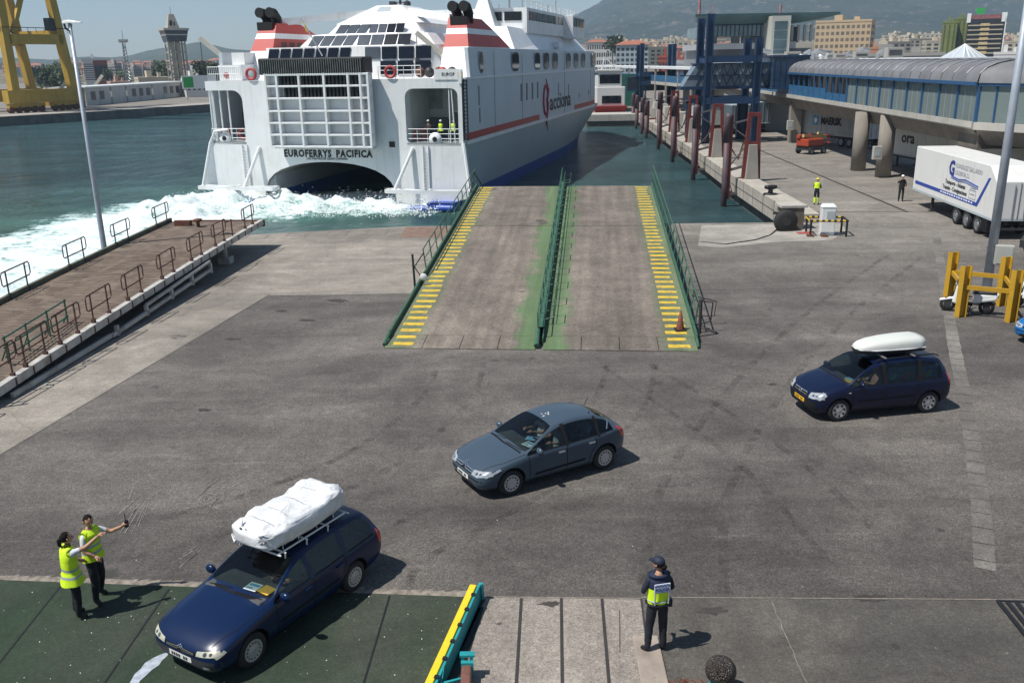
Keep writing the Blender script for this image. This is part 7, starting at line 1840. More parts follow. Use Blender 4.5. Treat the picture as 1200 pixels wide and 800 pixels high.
# ---------------------------------------------------------------- gantries (blue passenger bridges)
def gantry(label,x,y,w_,dep,h1,h2,boxz,rz=0,boxw=10,dark=False,group='blue boarding gantries'):
    t=thing('boarding_gantry',label,'gantry',(x,y,0),rz,group);m=M['gantry_blue']
    for (cx,cy,h) in ((0,0,h1),(w_,0,h2),(0,dep,h1-.3),(w_,dep,h2)):
        mb=MB();mb.box(cx-.42,cx-.28,cy-.3,cy+.3,0,h);mb.box(cx+.28,cx+.42,cy-.3,cy+.3,0,h);mb.box(cx-.42,cx+.42,cy-.06,cy+.06,0,h);mb.build('column',m,t)
    for z in (4.4,boxz+2.6):
        mb=MB();mb.box(-.4,w_+.4,-.25,.25,z,z+.75);mb.box(-.4,w_+.4,dep-.25,dep+.25,z,z+.75);mb.box(-.2,.2,0,dep,z,z+.5);mb.box(w_-.2,w_+.2,0,dep,z,z+.5);mb.build('crossbeam',m,t)
    bx0=-2.6
    mb=MB();z=boxz
    gl=mat('bridge_side',(.16,.20,.24),.3,var=.3,scale=1) if not dark else mat('bridge_side_dark',(.02,.03,.045),.4,var=.2)
    mb.hexa([(bx0,dep*.25,z),(w_+2.2,dep*.25,z),(w_+2.2,dep*.75,z),(bx0,dep*.75,z)],[(bx0+(1.5 if not dark else 0),dep*.25,z+2.4),(w_+2.2,dep*.25,z+2.4),(w_+2.2,dep*.75,z+2.4),(bx0+(1.5 if not dark else 0),dep*.75,z+2.4)]);mb.build('bridge_tube',gl,t)
    mb=MB();n_=10;L=w_+2.2-bx0-1.5
    if not dark:
        for k in range(n_):
            a=bx0+1.5+k*L/n_;b2=a+L/n_/2;c=a+L/n_
            for zz_ in (z,z+1.2):
                mb.bar((a,dep*.25-.05,zz_+.05),(b2,dep*.25-.05,zz_+1.15),.07);mb.bar((b2,dep*.25-.05,zz_+1.15),(c,dep*.25-.05,zz_+.05),.07)
        mb.box(bx0,w_+2.2,dep*.25-.1,dep*.25,z+1.15,z+1.25)
    mb.box(bx0-.2,w_+2.3,dep*.25-.15,dep*.75+.15,z-.35,z);mb.box(bx0+1.3,w_+2.3,dep*.25-.12,dep*.75+.12,z+2.4,z+2.55);mb.build('truss',m,t)
    if not dark:
        mb=MB();mb.box(w_+1.6,w_+5.6,-.8,dep*.8,z-.2,z+3.1);mb.build('end_cabin',mat('cab_glass_blue',(.03,.06,.11),.2,var=.4,scale=2),t)
        mb=MB()
        for k in range(7): mb.box(w_+1.6+k*.64,w_+1.7+k*.64,-.86,-.78,z-.2,z+3.1)
        mb.box(w_+1.5,w_+5.7,-.9,dep*.85,z+3.1,z+3.3);mb.box(w_+1.5,w_+5.7,-.9,dep*.85,z-.4,z-.2);mb.build('cabin_frame',m,t)
    return t
gantry('tall blue boarding gantry with lattice passenger bridge near the middle of the pier',22.9,106.5,5.6,5.0,14.2,11.6,6.35)
gantry('distant blue boarding gantry with a dark bridge box at the far end of the pier',27.3,190,6.5,5.0,12.5,12.3,3.6,dark=True)
mbp=thing('low_gantry','blue portal frame standing in front of the far cabin on the pier','portal frame',(21.9,112,0),0)
mb=MB()
for x in (0,6.2): mb.box(x-.3,x+.3,-.3,.3,0,4.6)
mb.box(-.3,6.5,-.3,.3,4.3,4.9);mb.build('frame',M['gantry_blue'],mbp)
# concrete low walls and gear on the far pier
for k in range(7):
    y=124+k*8;t=thing('concrete_plinth','pale concrete plinth on the far part of the pier, number %s from the near end'%['one','two','three','four','five','six','seven'][k],'plinth',(pedge(y)+3.0,y,0),0,'plinths on the far pier')
    t['label']='pale concrete plinth standing on the far part of the pier behind the fender piles'
    mb=MB();mb.hexa([(-.9,-1.2,0),(.9,-1.2,0),(.9,1.2,0),(-.9,1.2,0)],[(-.7,-1,2.2),(.7,-1,2.2),(.7,1,2.2),(-.7,1,2.2)]);mb.build('block',M['concrete_light'],t,bevel=.05)

# ---------------------------------------------------------------- scooters by the guard frame
def scooter(label,loc,rz,colm):
    t=thing('scooter',label,'scooter',loc,rz)
    for y in (.62,-.58):
        mb=MB();mb.lathe([(.14,-.05),(.23,-.055),(.25,0),(.23,.055),(.14,.05)],c=(0,y,.25),axis='x',n=22);ty=mb.build('wheel',M['rubber'],t,smooth=True)
        mb=MB();mb.cyl((-.05,y,.25),(.05,y,.25),.12,n=16);mb.build('rim',M['dark_steel'],ty)
    mb=MB();mb.hexa([(-.12,-.15,.28),(.12,-.15,.28),(.14,.35,.28),(-.14,.35,.28)],[(-.12,-.15,.36),(.12,-.15,.36),(.14,.35,.36),(-.14,.35,.36)]);mb.build('footboard',M['trim_black'],t,bevel=.02)
    mb=MB();mb.hexa([(-.14,-.85,.52),(.14,-.85,.52),(.17,-.12,.36),(-.17,-.12,.36)],[(-.10,-.92,.76),(.10,-.92,.76),(.15,-.15,.70),(-.15,-.15,.70)]);mb.build('rear_body',colm,t,bevel=.06)
    mb=MB();mb.hexa([(-.18,.30,.30),(.18,.30,.30),(.13,.50,.34),(-.13,.50,.34)],[(-.20,.24,.92),(.20,.24,.92),(.12,.40,.96),(-.12,.40,.96)]);mb.build('leg_shield',colm,t,bevel=.05)
    mb=MB();mb.hexa([(-.07,.45,.46),(.07,.45,.46),(.07,.88,.36),(-.07,.88,.36)],[(-.06,.45,.54),(.06,.45,.54),(.05,.88,.42),(-.05,.88,.42)]);mb.build('front_mudguard',colm,t,bevel=.02)
    mb=MB();mb.hexa([(-.15,-.85,.76),(.15,-.85,.76),(.14,-.10,.70),(-.14,-.10,.70)],[(-.12,-.80,.84),(.12,-.80,.84),(.12,-.12,.78),(-.12,-.12,.78)]);mb.build('seat',M['black'],t,bevel=.03)
    mb=MB();mb.tube([(-.34,.12,1.06),(-.16,.26,1.02),(.16,.26,1.02),(.34,.12,1.06)],.018,6);mb.tube([(0,.62,.3),(0,.32,1.0)],.03,6);mb.build('handlebar',M['black'],t)
    mb=MB();mb.sphere((0,.36,.98),(.13,.10,.09),12,8);mb.build('headlight',M['lamp_clear'],t,smooth=True)
    mb=MB();mb.hexa([(-.14,.40,1.04),(.14,.40,1.04),(.14,.42,1.04),(-.14,.42,1.04)],[(-.10,.30,1.34),(.10,.30,1.34),(.10,.32,1.34),(-.10,.32,1.34)]);mb.build('windshield',M['mid_glass'],t)
    for s in (-1,1):
        mb=MB();mb.tube([(s*.22,.2,1.05),(s*.30,.22,1.22)],.01,5);mb.sphere((s*.31,.22,1.26),(.06,.02,.045),8,6);mb.build('mirror',M['black'],t)
    mb=MB();mb.tube([(.16,.10,.28),(.18,-.5,.30),(.18,-.85,.36)],[.03,.05,.06],8);mb.build('exhaust',M['steel'],t)
    mb=MB();mb.sphere((0,-.88,.66),(.09,.04,.05),8,6);mb.build('tail_light',M['lamp_red'],t)
    mb=MB();mb.tube([(-.1,-.1,.3),(-.35,-.05,.02)],.018,5);mb.build('kickstand',M['dark_steel'],t)
    return t
sc1=G(1131,368)
s1_=scooter('white and black motor scooter parked against the foot of the yellow guard frame',(sc1.x+.15,sc1.y+.2,0),R(63),M['white_paint'])
sc2=G(1196,362)
s1_.scale=(1.12,1.12,1.12)
s2_=copy_tree(s1_,loc=(sc2.x+.6,sc2.y+.3,0),rz=R(100),label='second white scooter half hidden behind the right hand post of the yellow guard frame')

hs=thing('hose','thin black hose lying curled on the quay beside the corner block','hose',tuple(G(880,278)),0)
mb=MB();mb.tube([G(822,283,.03),G(850,286,.03),G(885,281,.03),G(903,275,.03),G(911,268,.05),G(913,262,.3)],.03,5);mb.build('hose_line',M['black'],hs,world=True)
# ---------------------------------------------------------------- background
def windows_grid(t,W_,D_,H,nx,nz,wm,x0=None,face='front',ww=.6,wh=.55,off=.05,zb=1.5,rec=0,parent_name='window'):
    """rows of windows on the front (-y) and side faces; each storey row as one mesh of panes"""
    for k in range(nz):
        z=zb+(H-zb-.6)*k/nz;h=(H-zb-.6)/nz
        mb=MB()
        for i in range(nx):
            a=-W_/2+W_*(i+.5-ww/2)/nx;b_=-W_/2+W_*(i+.5+ww/2)/nx
            mb.box(a,b_,-D_/2-off,-D_/2+.02,z+h*(1-wh)/2,z+h*(1+wh)/2)
        mb.build('window_row',wm,t)
        if D_>6:
            mb=MB();ny=max(1,int(nx*D_/W_))
            for i in range(ny):
                a=-D_/2+D_*(i+.5-ww/2)/ny;b_=-D_/2+D_*(i+.5+ww/2)/ny
                for s in (-1,1): mb.box(min(s*(W_/2+off),s*(W_/2-.02)),max(s*(W_/2+off),s*(W_/2-.02)),a,b_,z+h*(1-wh)/2,z+h*(1+wh)/2)
            mb.build('window_row',wm,t)
def block(name,label,cat,x,y,W_,D_,H,rz,wall,nx,nz,wm=None,roofm=None,group=None,z=0,balc=False,**k):
    if y>0: rz-=math.atan2(x,y)
    t=thing(name,label,cat,(x,y,z),rz,group)
    mb=MB();mb.box(-W_/2,W_/2,-D_/2,D_/2,-3,H);mb.build('walls',wall,t)
    windows_grid(t,W_,D_,H,nx,nz,wm or M['dark_glass'],**k)
    mb=MB()
    if roofm=='hip':
        mb.add([(-W_/2-.5,-D_/2-.5,H),(W_/2+.5,-D_/2-.5,H),(W_/2+.5,D_/2+.5,H),(-W_/2-.5,D_/2+.5,H),(-W_/4,0,H+W_*.13),(W_/4,0,H+W_*.13)],[(0,1,5,4),(2,3,4,5),(1,2,5),(3,0,4),(0,3,2,1)]);mb.build('roof',mat('roof_tile',(.32,.12,.07),.8,var=.2,scale=.5),t)
    else:
        mb.box(-W_/2-.15,W_/2+.15,-D_/2-.15,D_/2+.15,H,H+.9);mb.build('parapet',roofm or wall,t)
        mb=MB();mb.box(-W_*.2,-W_*.05,-D_*.2,D_*.2,H+.9,H+3.2);mb.box(W_*.15,W_*.25,-D_*.1,D_*.1,H+.9,H+2.4);mb.build('roof_housing',wall,t)
    return t
def zat(x,y,Y):return AT(x,y,Y)
cream=mat('wall_cream',(.50,.44,.34),.8,var=.08,scale=.1);whitew=mat('wall_white',(.60,.60,.58),.8,var=.06,scale=.1);pink=mat('wall_pink',(.45,.28,.22),.8,var=.1,scale=.1)
brick=mat('wall_brick',(.24,.07,.06),.8,var=.1,scale=.2);greyw=mat('wall_grey',(.30,.29,.27),.8,var=.12,scale=.1);ochre=mat('wall_ochre',(.42,.30,.16),.8,var=.1,scale=.1)
win=mat('far_window',(.05,.055,.06),.3,var=.3,scale=.3);paleblue=mat('wall_paleblue',(.36,.44,.48),.8,var=.05,scale=.1);redw=mat('wall_red',(.34,.08,.05),.8,var=.1,scale=.2)
# terrain behind the town: gentle rise + mountain + hills
def grid(name,x0,x1,y0,y1,nx,ny,f,m,kind='structure'):
    vs=[];
    for j in range(ny+1):
        for i in range(nx+1):
            x=x0+(x1-x0)*i/nx;y=y0+(y1-y0)*j/ny;vs.append((x,y,f(x,y)))
    W=nx+1;fs=[(j*W+i,j*W+i+1,(j+1)*W+i+1,(j+1)*W+i) for j in range(ny) for i in range(nx)]
    me=bpy.data.meshes.new(name);me.from_pydata(vs,[],fs);o=link_mesh(name,me,m,smooth=True);o['kind']=kind;return o
def hillmat(name,c1,c2,c3,s=.004):
    m=bpy.data.materials.new(name);m.use_nodes=True;n=m.node_tree.nodes;l=m.node_tree.links;b=n['Principled BSDF'];b.inputs['Roughness'].default_value=.95;b.inputs['Specular IOR Level'].default_value=.1
    tc=n.new('ShaderNodeTexCoord')
    def no(sc,d=8,r=.65):
        t=n.new('ShaderNodeTexNoise');t.inputs['Scale'].default_value=sc;t.inputs['Detail'].default_value=d;t.inputs['Roughness'].default_value=r;l.new(tc.outputs['Object'],t.inputs['Vector']);return t.outputs[0]
    def rg(x,a,b_):
        r=n.new('ShaderNodeMapRange');r.inputs[1].default_value=a;r.inputs[2].default_value=b_;l.new(x,r.inputs[0]);return r.outputs[0]
    def mx(f,a,c):
        q=n.new('ShaderNodeMix');q.data_type='RGBA';l.new(f,q.inputs[0])
        for i,v in ((6,a),(7,c)):
            if isinstance(v,tuple):q.inputs[i].default_value=(*v,1)
            else:l.new(v,q.inputs[i])
        return q.outputs[2]
    c=mx(rg(no(s),.42,.60),c1,c2);c=mx(rg(no(s*4.5,8,.7),.56,.68),c,c3);c=mx(rg(no(s*14,4,.7),.60,.66),c,(c3[0]*1.4,c3[1]*1.4,c3[2]*1.4))
    l.new(c,b.inputs['Base Color']);return m
# mountain: skyline profile by pixel column -> height at its ridge distance
def fr(x,y,s,o=6): return noise.fractal(Vector((x*s,y*s,.37)),.9,2.1,o)
MY=3600.
prof=[(560,40),(640,28),(680,12),(700,2),(730,-14),(790,-34),(860,-52),(1000,-70),(1150,-75),(1300,-60),(1500,-10),(1800,30)]
pw=[(AT(x,y,MY).x,AT(x,y,MY).z) for x,y in prof]
def ridge(x):
    if x<=pw[0][0]: return max(0,pw[0][1]-(pw[0][0]-x)*.5)
    for a,b_ in zip(pw,pw[1:]):
        if x<=b_[0]: return a[1]+(b_[1]-a[1])*(x-a[0])/(b_[0]-a[0])
    return pw[-1][1]
def mountain(x,y):
    t=(y-1500)/(MY-1500)
    r=ridge(x*MY/max(y,1800) if y<MY else x)
    if t<=1: h=r*max(0,t)**1.35
    else: h=r*max(0,1-(t-1)*1.1)
    rav=abs(fr(x,y*.8,.0016))*90*min(1,max(0,t)*1.5)*min(1,r/300)
    return h*(1)+fr(x,y,.003)*30*max(0,min(1,t))-rav*.75+ (fr(x,y,.012,4)*10*min(1,max(0,t)*2)) -1
grid('mountain',-500,4200,1500,5200,300,200,mountain,hillmat('mountain_ground',(.018,.028,.020),(.035,.040,.028),(.12,.10,.085)))
HY=3000.
hp_=[(-700,70),(-300,78),(0,66),(60,70),(150,66),(200,55),(230,50),(262,56),(300,60),(330,66),(420,72),(520,80)]
hw_=[(AT(x,y,HY).x,AT(x,y,HY).z) for x,y in hp_]
def hridge(x):
    if x<hw_[0][0]:return hw_[0][1]
    for a,b_ in zip(hw_,hw_[1:]):
        if x<=b_[0]: return a[1]+(b_[1]-a[1])*(x-a[0])/(b_[0]-a[0])
    return 0
def hills(x,y):
    t=(y-1500)/(HY-1500);r=max(0,hridge(x*HY/max(y,1800) if y<HY else x));h=r*(max(0,t)**1.6 if t<1 else max(0,1-(t-1)*1.2))
    return h+fr(x,y,.004)*10*max(0,min(1,t))*min(1,r/30)-1
grid('hills',-4200,-150,1500,4300,200,90,hills,hillmat('hills_ground',(.035,.05,.03),(.06,.062,.04),(.12,.10,.08)))
# lower slopes carrying the town
def town(x,y):
    if x>0: return -1+max(0,(y-430))*.030+fr(x,y,.01,4)*2*min(1,max(0,(y-430)/200))
    return -1+max(0,(y-620))*.014+fr(x,y,.01,4)*2*min(1,max(0,(y-620)/200))
grid('town_slope',-1400,1600,420,1650,120,50,town,hillmat('town_ground',(.20,.16,.12),(.12,.11,.07),(.28,.24,.19),.02))
# trees
leafm=[mat('leaf_dark',(.030,.050,.018),.7,var=.35,scale=.6),mat('leaf_mid',(.05,.075,.028),.7,var=.35,scale=.6)]
def tree_proto(name,label,H,Wd,seed,m,group,palm=False):
    random.seed(seed);t=thing(name,label,'tree',(0,0,-500),0,group)
    mb=MB();mb.tube([(0,0,-2),(.1,0,H*.3),(0,.1,H*.55)],[H*.035,H*.025,H*.01],6)
    for k in range(4): a=k*1.6;mb.tube([(0,0,H*.3),(Wd*.25*math.cos(a),Wd*.25*math.sin(a),H*.6)],[H*.015,H*.006],5)
    mb.build('trunk',mat('bark',(.09,.07,.05),.9,var=.3),t)
    mb=MB();cl=[(random.uniform(-.33,.33)*Wd,random.uniform(-.33,.33)*Wd,H*random.uniform(.35,.85),random.uniform(.16,.30)*Wd) for _ in range(16)]
    for cx,cy,cz,r in cl:
        for k in range(34):
            v=Vector((random.gauss(0,1),random.gauss(0,1),random.gauss(0,1))).normalized()*r*random.uniform(.55,1.05);s=random.uniform(.10,.22)*r+.12
            c=Vector((cx,cy,cz+v.z*.75));c.x+=v.x;c.y+=v.y;a=Vector((random.uniform(-1,1),random.uniform(-1,1),random.uniform(-1,1))).normalized();b_=a.orthogonal().normalized()
            mb.add([c-a*s,c+b_*s,c+a*s,c-b_*s],[(0,1,2,3)])
    mb.build('crown',m,t);return t
protos=[tree_proto('broadleaf_tree','dark green bushy tree among the far port buildings',9,9,21,leafm[0],'trees among the far buildings'),
        tree_proto('broadleaf_tree','dark green bushy tree among the far port buildings',12,9,22,leafm[1],'trees among the far buildings')]
used=[0,0];random.seed(31)
def put_tree(px_,py_,Y,sc=1.,k=None):
    k=random.randrange(2) if k is None else k;p=AT(px_,py_,Y);p.z=max(p.z,-1)
    if not used[k]:o=protos[k];used[k]=1
    else:o=copy_tree(protos[k])
    o.location=p;o.scale=(sc,sc,sc*random.uniform(.85,1.15));o.rotation_euler=(0,0,random.uniform(0,6));return o
for k in range(30):
    put_tree(random.uniform(40,92),random.uniform(96,106),random.uniform(430,620),random.uniform(.5,.95))
for x,y,Y,s in ((190,95,420,.75),(186,97,430,.65),(196,96,440,.7),(234,90,600,.9),(246,98,330,.6),(254,98,335,.75),(260,100,330,.7),(240,101,340,.8),(128,100,420,.6),(70,112,330,.7),(60,110,335,.8),(80,112,325,.8),(148,104,500,.9),(722,66,420,.7),(718,67,425,.9),(175,104,420,.6)): put_tree(x,y,Y,s)
# yellow harbour crane
ck=thing('harbour_crane','huge yellow portal harbour crane on the far quay at the top left','crane',(-104,204,0),0)
D1=Vector((-92.8+108.5,218.5-197.5,0)).normalized()  # along quay
N1=Vector((-D1.y,D1.x,0))
cy_=M['crane_yellow']
A0=G(18,133);B0=AT(94,120,0) if False else G(96,128)
dl=(B0-A0);A0=A0+N1*1.0;
base=A0;Lc=dl.length;dl=dl.normalized();nl=Vector((-dl.y,dl.x,0))
def C(s,t,z): return base+dl*s+nl*t+Vector((0,0,z))
rowsC=[]
# sill beam
for t in (0,14.5):
    mb=MB();mb.bar(C(-1.2,t,3.6),C(Lc+1.2,t,3.6),2.0,2.9);mb.build('sill_beam',cy_,ck,world=True)
    # tapered legs (leaning to each other going up)
    for s,ds in ((1.2,.0),(Lc-1.2,.0)):
        mb=MB()
        lean=(.2 if s<Lc/2 else -3.2)
        mb.hexa([C(s-.95,t-.8,5),C(s+.95,t-.8,5),C(s+.95,t+.8,5),C(s-.95,t+.8,5)],[C(s-.95+lean,t-.8,34),C(s+.95+lean,t-.8,34),C(s+.95+lean,t+.8,34),C(s-.95+lean,t+.8,34)]);mb.build('leg',cy_,ck,world=True)
    mb=MB();mb.bar(C(1.8,t,16.2),C(Lc-2.2,t,16.2),1.6,2.2);mb.build('portal_beam',cy_,ck,world=True)
    mb=MB();mb.bar(C(3.4,t,17.5),C(Lc*.66,t,36),.85,.95);mb.build('brace',cy_,ck,world=True)
for s in (1.8,Lc-2.4):
    mb=MB();mb.bar(C(s,0,17.4),C(s,14.5,17.4),1.4,2.0);mb.build('tie_beam',cy_,ck,world=True)
mb=MB();mb.bar(C(-6,7,34),C(Lc+10,7,34),3,2.6);mb.bar(C(2,-26,35),C(2,30,35),2.4,2.4);mb.bar(C(Lc-5,-26,35),C(Lc-5,30,35),2.4,2.4);mb.build('main_girder',cy_,ck,world=True)
mb=MB()
for z,t in ((17.6,-1.2),(29.5,-1.2)):
    mb.tube([C(0,t,z+1.1),C(Lc-1,t,z+1.1)],.08,4);mb.box(0,0.01,0,.01,0,.01)
    for k in range(9): mb.tube([C((Lc-1)*k/8,t,z),C((Lc-1)*k/8,t,z+1.1)],.06,4)
mb.bar(C(-3,-1.4,29.3),C(4,-1.4,29.3),1.2,.15);mb.build('catwalk',M['dark_steel'],ck,world=True)
mb=MB();mb.hexa([C(-4.2,-2.2,26),C(-2.2,-2.2,26),C(-2.2,0,26),C(-4.2,0,26)],[C(-4.2,-2.2,28.6),C(-2.2,-2.2,28.6),C(-2.2,0,28.6),C(-4.2,0,28.6)]);mb.hexa([C(Lc-5.5,-.6,18.2),C(Lc-3.5,-.6,18.2),C(Lc-3.5,1,18.2),C(Lc-5.5,1,18.2)],[C(Lc-5.5,-.6,21),C(Lc-3.5,-.6,21),C(Lc-3.5,1,21),C(Lc-5.5,1,21)]);mb.build('cable_reel',M['dark_steel'],ck,world=True)
for s in [-.4,1.6,3.6,5.6,7.6,Lc-7,Lc-5,Lc-3,Lc-1,Lc+.8]:
    mb=MB();mb.cyl(C(s,-.5,.75),C(s,.5,.75),.75,n=12);mb.build('wheel',M['rust'],ck,world=True)
mb=MB()
for (a,b_) in ((-1,8.4),(Lc-8,Lc+1.6)): mb.bar(C(a,0,1.6),C(b_,0,1.6),1.0,.9);mb.bar(C(a+2,0,2.1),C(b_-2,0,2.1),.9,.6)
mb.build('bogie',cy_,ck,world=True)
# neighbour crane leg at the left edge
ck2=thing('harbour_crane','second yellow harbour crane leg just visible at the left edge','crane',tuple(G(-14,128)),0)
mb=MB();mb.box(-2.2,2.2,-1,1,0,3.4);mb.build('sill_beam',cy_,ck2)
mb=MB();mb.hexa([(-1.4,-1,3.4),(1.4,-1,3.4),(1.4,1,3.4),(-1.4,1,3.4)],[(-4.4,-.8,34),(-2.4,-.8,34),(-2.4,.8,34),(-4.4,.8,34)]);mb.build('leg',cy_,ck2)
# tower (control tower)
TY=330.;tp=AT(212,104,TY)
tw_=thing('control_tower','concrete port control tower with a dark glazed cabin and open frame legs','tower',(tp.x,TY,0),R(35));tw_.scale=(.48,.48,1)
hT=AT(206,36,TY).z;hc1=AT(206,49,TY).z;top=AT(204,15,TY).z
mb=MB();mb.box(-4.2,-1.4,-2,2,0,hc1);mb.box(0,2.6,-2,2,0,hc1);mb.build('shaft',mat('tower_conc',(.40,.37,.31),.85,var=.1,scale=.2,streak=(.25,.22,.18)),tw_)
mb=MB();
for x in (-6.2,5.6): 
    for y in (-4,4): mb.box(x-.5,x+.5,y-.5,y+.5,0,hc1)
for k in range(6):
    z=3+k*(hc1-4)/5;mb.box(-6.2,5.6,-4.3,-3.9,z,z+.5);mb.box(-6.2,5.6,3.9,4.3,z,z+.5);mb.box(5.4,5.8,-4,4,z,z+.5);mb.box(-6.4,-6,-4,4,z,z+.5)
mb.build('frame_legs',mat('tower_conc2',(.34,.32,.28),.85,var=.1),tw_)
mb=MB();mb.hexa([(-7,-6,hc1),(6.4,-6,hc1),(6.4,6,hc1),(-7,6,hc1)],[(-8.6,-7.4,hT),(8,-7.4,hT),(8,7.4,hT),(-8.6,7.4,hT)]);mb.build('cabin',mat('tower_glass',(.04,.055,.075),.2,var=.2,scale=.4),tw_)
mb=MB();mb.box(-9.2,8.6,-8,8,hT,hT+.7);mb.box(-8,7.4,-7,7,hc1+2,hc1+2.4);mb.build('roof_slab',M['concrete_light'],tw_)
mb=MB();mb.hexa([(-5,-3,hT+.7),(3.5,-3,hT+.7),(3.5,3,hT+.7),(-5,3,hT+.7)],[(-2.6,-1,top-.5),(1.0,-1,top-.5),(1.0,1,top-.5),(-2.6,1,top-.5)]);mb.build('top_fin',mat('tower_conc',(.4,.37,.31)),tw_)
mb=MB();mb.hexa([(-3.4,-3.2,hT+1.6),(-1.6,-3.2,hT+1.6),(-1.6,3.2,hT+1.6),(-3.4,3.2,hT+1.6)],[(-2.6,-2.0,top-2.5),(-1.4,-2.0,top-2.5),(-1.4,2,top-2.5),(-2.6,2,top-2.5)]);mb.box(-.2,.5,-2.9,2.9,hT+1.6,top-3);mb.build('fin_openings',M['dark_glass'],tw_)
mb=MB();mb.tube([(-.8,0,top-.6),(-.8,0,top+2)],.2,5);mb.build('aerial',M['steel'],tw_)
# lattice mast
MYs=420.;mp_=AT(152,104,MYs);hm=AT(149,50,MYs).z
ms=thing('lattice_mast','thin grey lattice light mast with a ring of floodlights left of the control tower','mast',(mp_.x,MYs,0),0)
mb=MB()
for i in range(3):
    a=2*math.pi*i/3;mb.tube([(1.5*math.cos(a),1.5*math.sin(a),0),(.6*math.cos(a),.6*math.sin(a),hm)],.2,4)
for k in range(14):
    z=hm*k/14;z2=hm*(k+1)/14
    for i in range(3):
        a=2*math.pi*i/3;b_=2*math.pi*(i+1)/3;r=1.5-.9*k/14;mb.tube([(r*math.cos(a),r*math.sin(a),z),(r*math.cos(b_),r*math.sin(b_),z2)],.12,4)
mb.build('lattice',M['steel'],ms)
mb=MB();mb.lathe([(1.8,hm),(2.0,hm+.4),(1,hm+.6)],n=12)
for k in range(8): a=k*math.pi/4;mb.box(1.7*math.cos(a)-.35,1.7*math.cos(a)+.35,1.7*math.sin(a)-.35,1.7*math.sin(a)+.35,hm+.4,hm+1.3)
mb.tube([(0,0,hm),(0,0,hm+5)],.15,4);mb.build('floodlight_ring',M['steel'],ms)
# striped building (white/red)
SY=480.;a=AT(101,103,SY);b_=AT(133,103,SY);H_=AT(116,71,SY).z
sb_=thing('office_block','white banded office block with dark red side wall on the far shore at the left','building',((a.x+b_.x)/2,SY,0),R(22))
wS=(b_.x-a.x)*.72;dS=16
mb=MB();mb.box(-wS/2,wS/2,-dS/2,dS/2,-2,H_);mb.build('walls',brick,sb_)
mb=MB();mb.box(-wS/2-.6,-wS/2+wS*.38,-dS/2-.6,dS/2,-2,H_);mb.build('white_wing',whitew,sb_)
for k in range(8):
    z=4+k*(H_-5)/8;mb=MB();mb.box(-wS/2-.7,-wS/2+wS*.38+.1,-dS/2-.7,dS/2+.1,z,z+(H_-5)/8*.38);mb.build('window_row',win,sb_)
mb=MB()
for k in range(7):
    for i in range(6): x=-wS/2+wS*(.43+.095*i);z=5+k*(H_-8)/7;mb.box(x,x+.9,-dS/2-.06,-dS/2,z,z+1.5)
mb.build('window_grid',win,sb_)
mb=MB();mb.box(-wS/2-1,wS/2+2,-dS/2-1,dS/2+1,H_,H_+1);mb.box(-wS/2+3,wS/2-6,-4,4,H_+1,H_+3);mb.build('roof_slab',whitew,sb_)
# apartment groups on the left
for i,(xa,xb,yt,Y,wl,lab) in enumerate(((133,143,76,520,greyw,'grey apartment block right of the banded office block'),(143,152,79,540,greyw,'narrow grey apartment block left of the lattice mast'),(155,166,80,560,greyw,'dull grey apartment block right of the lattice mast'),(166,176,82,600,mat('wall_mauve',(.22,.18,.18),.8,var=.1),'mauve grey apartment block, middle of the far left row'),(176,188,79,600,mat('wall_mauve',(.22,.18,.18)),'mauve grey apartment block behind the dark trees by the tower'))):
    a=AT(xa,104,Y);b_=AT(xb,104,Y);H_=AT((xa+xb)/2,yt,Y).z
    block('apartment_block',lab,'building',(a.x+b_.x)/2,Y,b_.x-a.x-1,14,H_,R(15),wl,5,6,win)
a=AT(163,107,360);b_=AT(199,107,360);block('warehouse','cream two storey warehouse with dark door openings in front of the tower','building',(a.x+b_.x)/2,360,b_.x-a.x,12,AT(180,93,360).z,R(8),cream,8,1,win,ww=.45,wh=.7)
a=AT(130,108,400);b_=AT(152,108,400);block('warehouse','low pinkish warehouse left of the cream one','building',(a.x+b_.x)/2,400,b_.x-a.x,10,AT(140,98,400).z,R(8),pink,6,1,win,ww=.4)
a=AT(217,107,310);b_=AT(240,107,310);block('port_office','small white flat roofed office right of the tower','building',(a.x+b_.x)/2,310,b_.x-a.x,10,AT(228,95,310).z,R(8),whitew,4,1,win,ww=.5)
# long white terminal shed along the far quay
def quay_pt(x_,off): pass
for i,(xa,xb,lab) in enumerate(((102,132,'white terminal shed on the far quay, nearest the yellow crane'),(133,150,'white terminal shed with dark doors on the far quay, second from the crane'),(151,180,'white terminal shed with dark window bays on the far quay, third from the crane'),(181,222,'long white terminal shed below the tower on the far quay'))):
    pa=G(xa,124.5-(xa-102)*.10);pb=G(xb,124.5-(xb-102)*.10)
    d=(pb-pa);L=d.length;rz=math.atan2(d.y,d.x)
    t=thing('terminal_shed',lab,'shed',tuple(pa),rz);h=4.6
    mb=MB();mb.box(0,L-.5,0,9,0,h);mb.build('walls',mat('shed_wall',(.50,.51,.49),.7,var=.12,scale=.3,dirt=(.25,.24,.22),dscale=.2),t)
    mb=MB()
    k=0
    while 3+k*5<L-4:
        if (k*7+i*3)%6!=3: mb.box(3+k*5,5.6+k*5,-.08,0,1.4,3.6)
        k+=1
    mb.build('door_bays',win,t)
    mb=MB();mb.box(-.3,L-.2,-.3,9.3,h,h+.35);mb.build('roof',M['white_paint'],t)
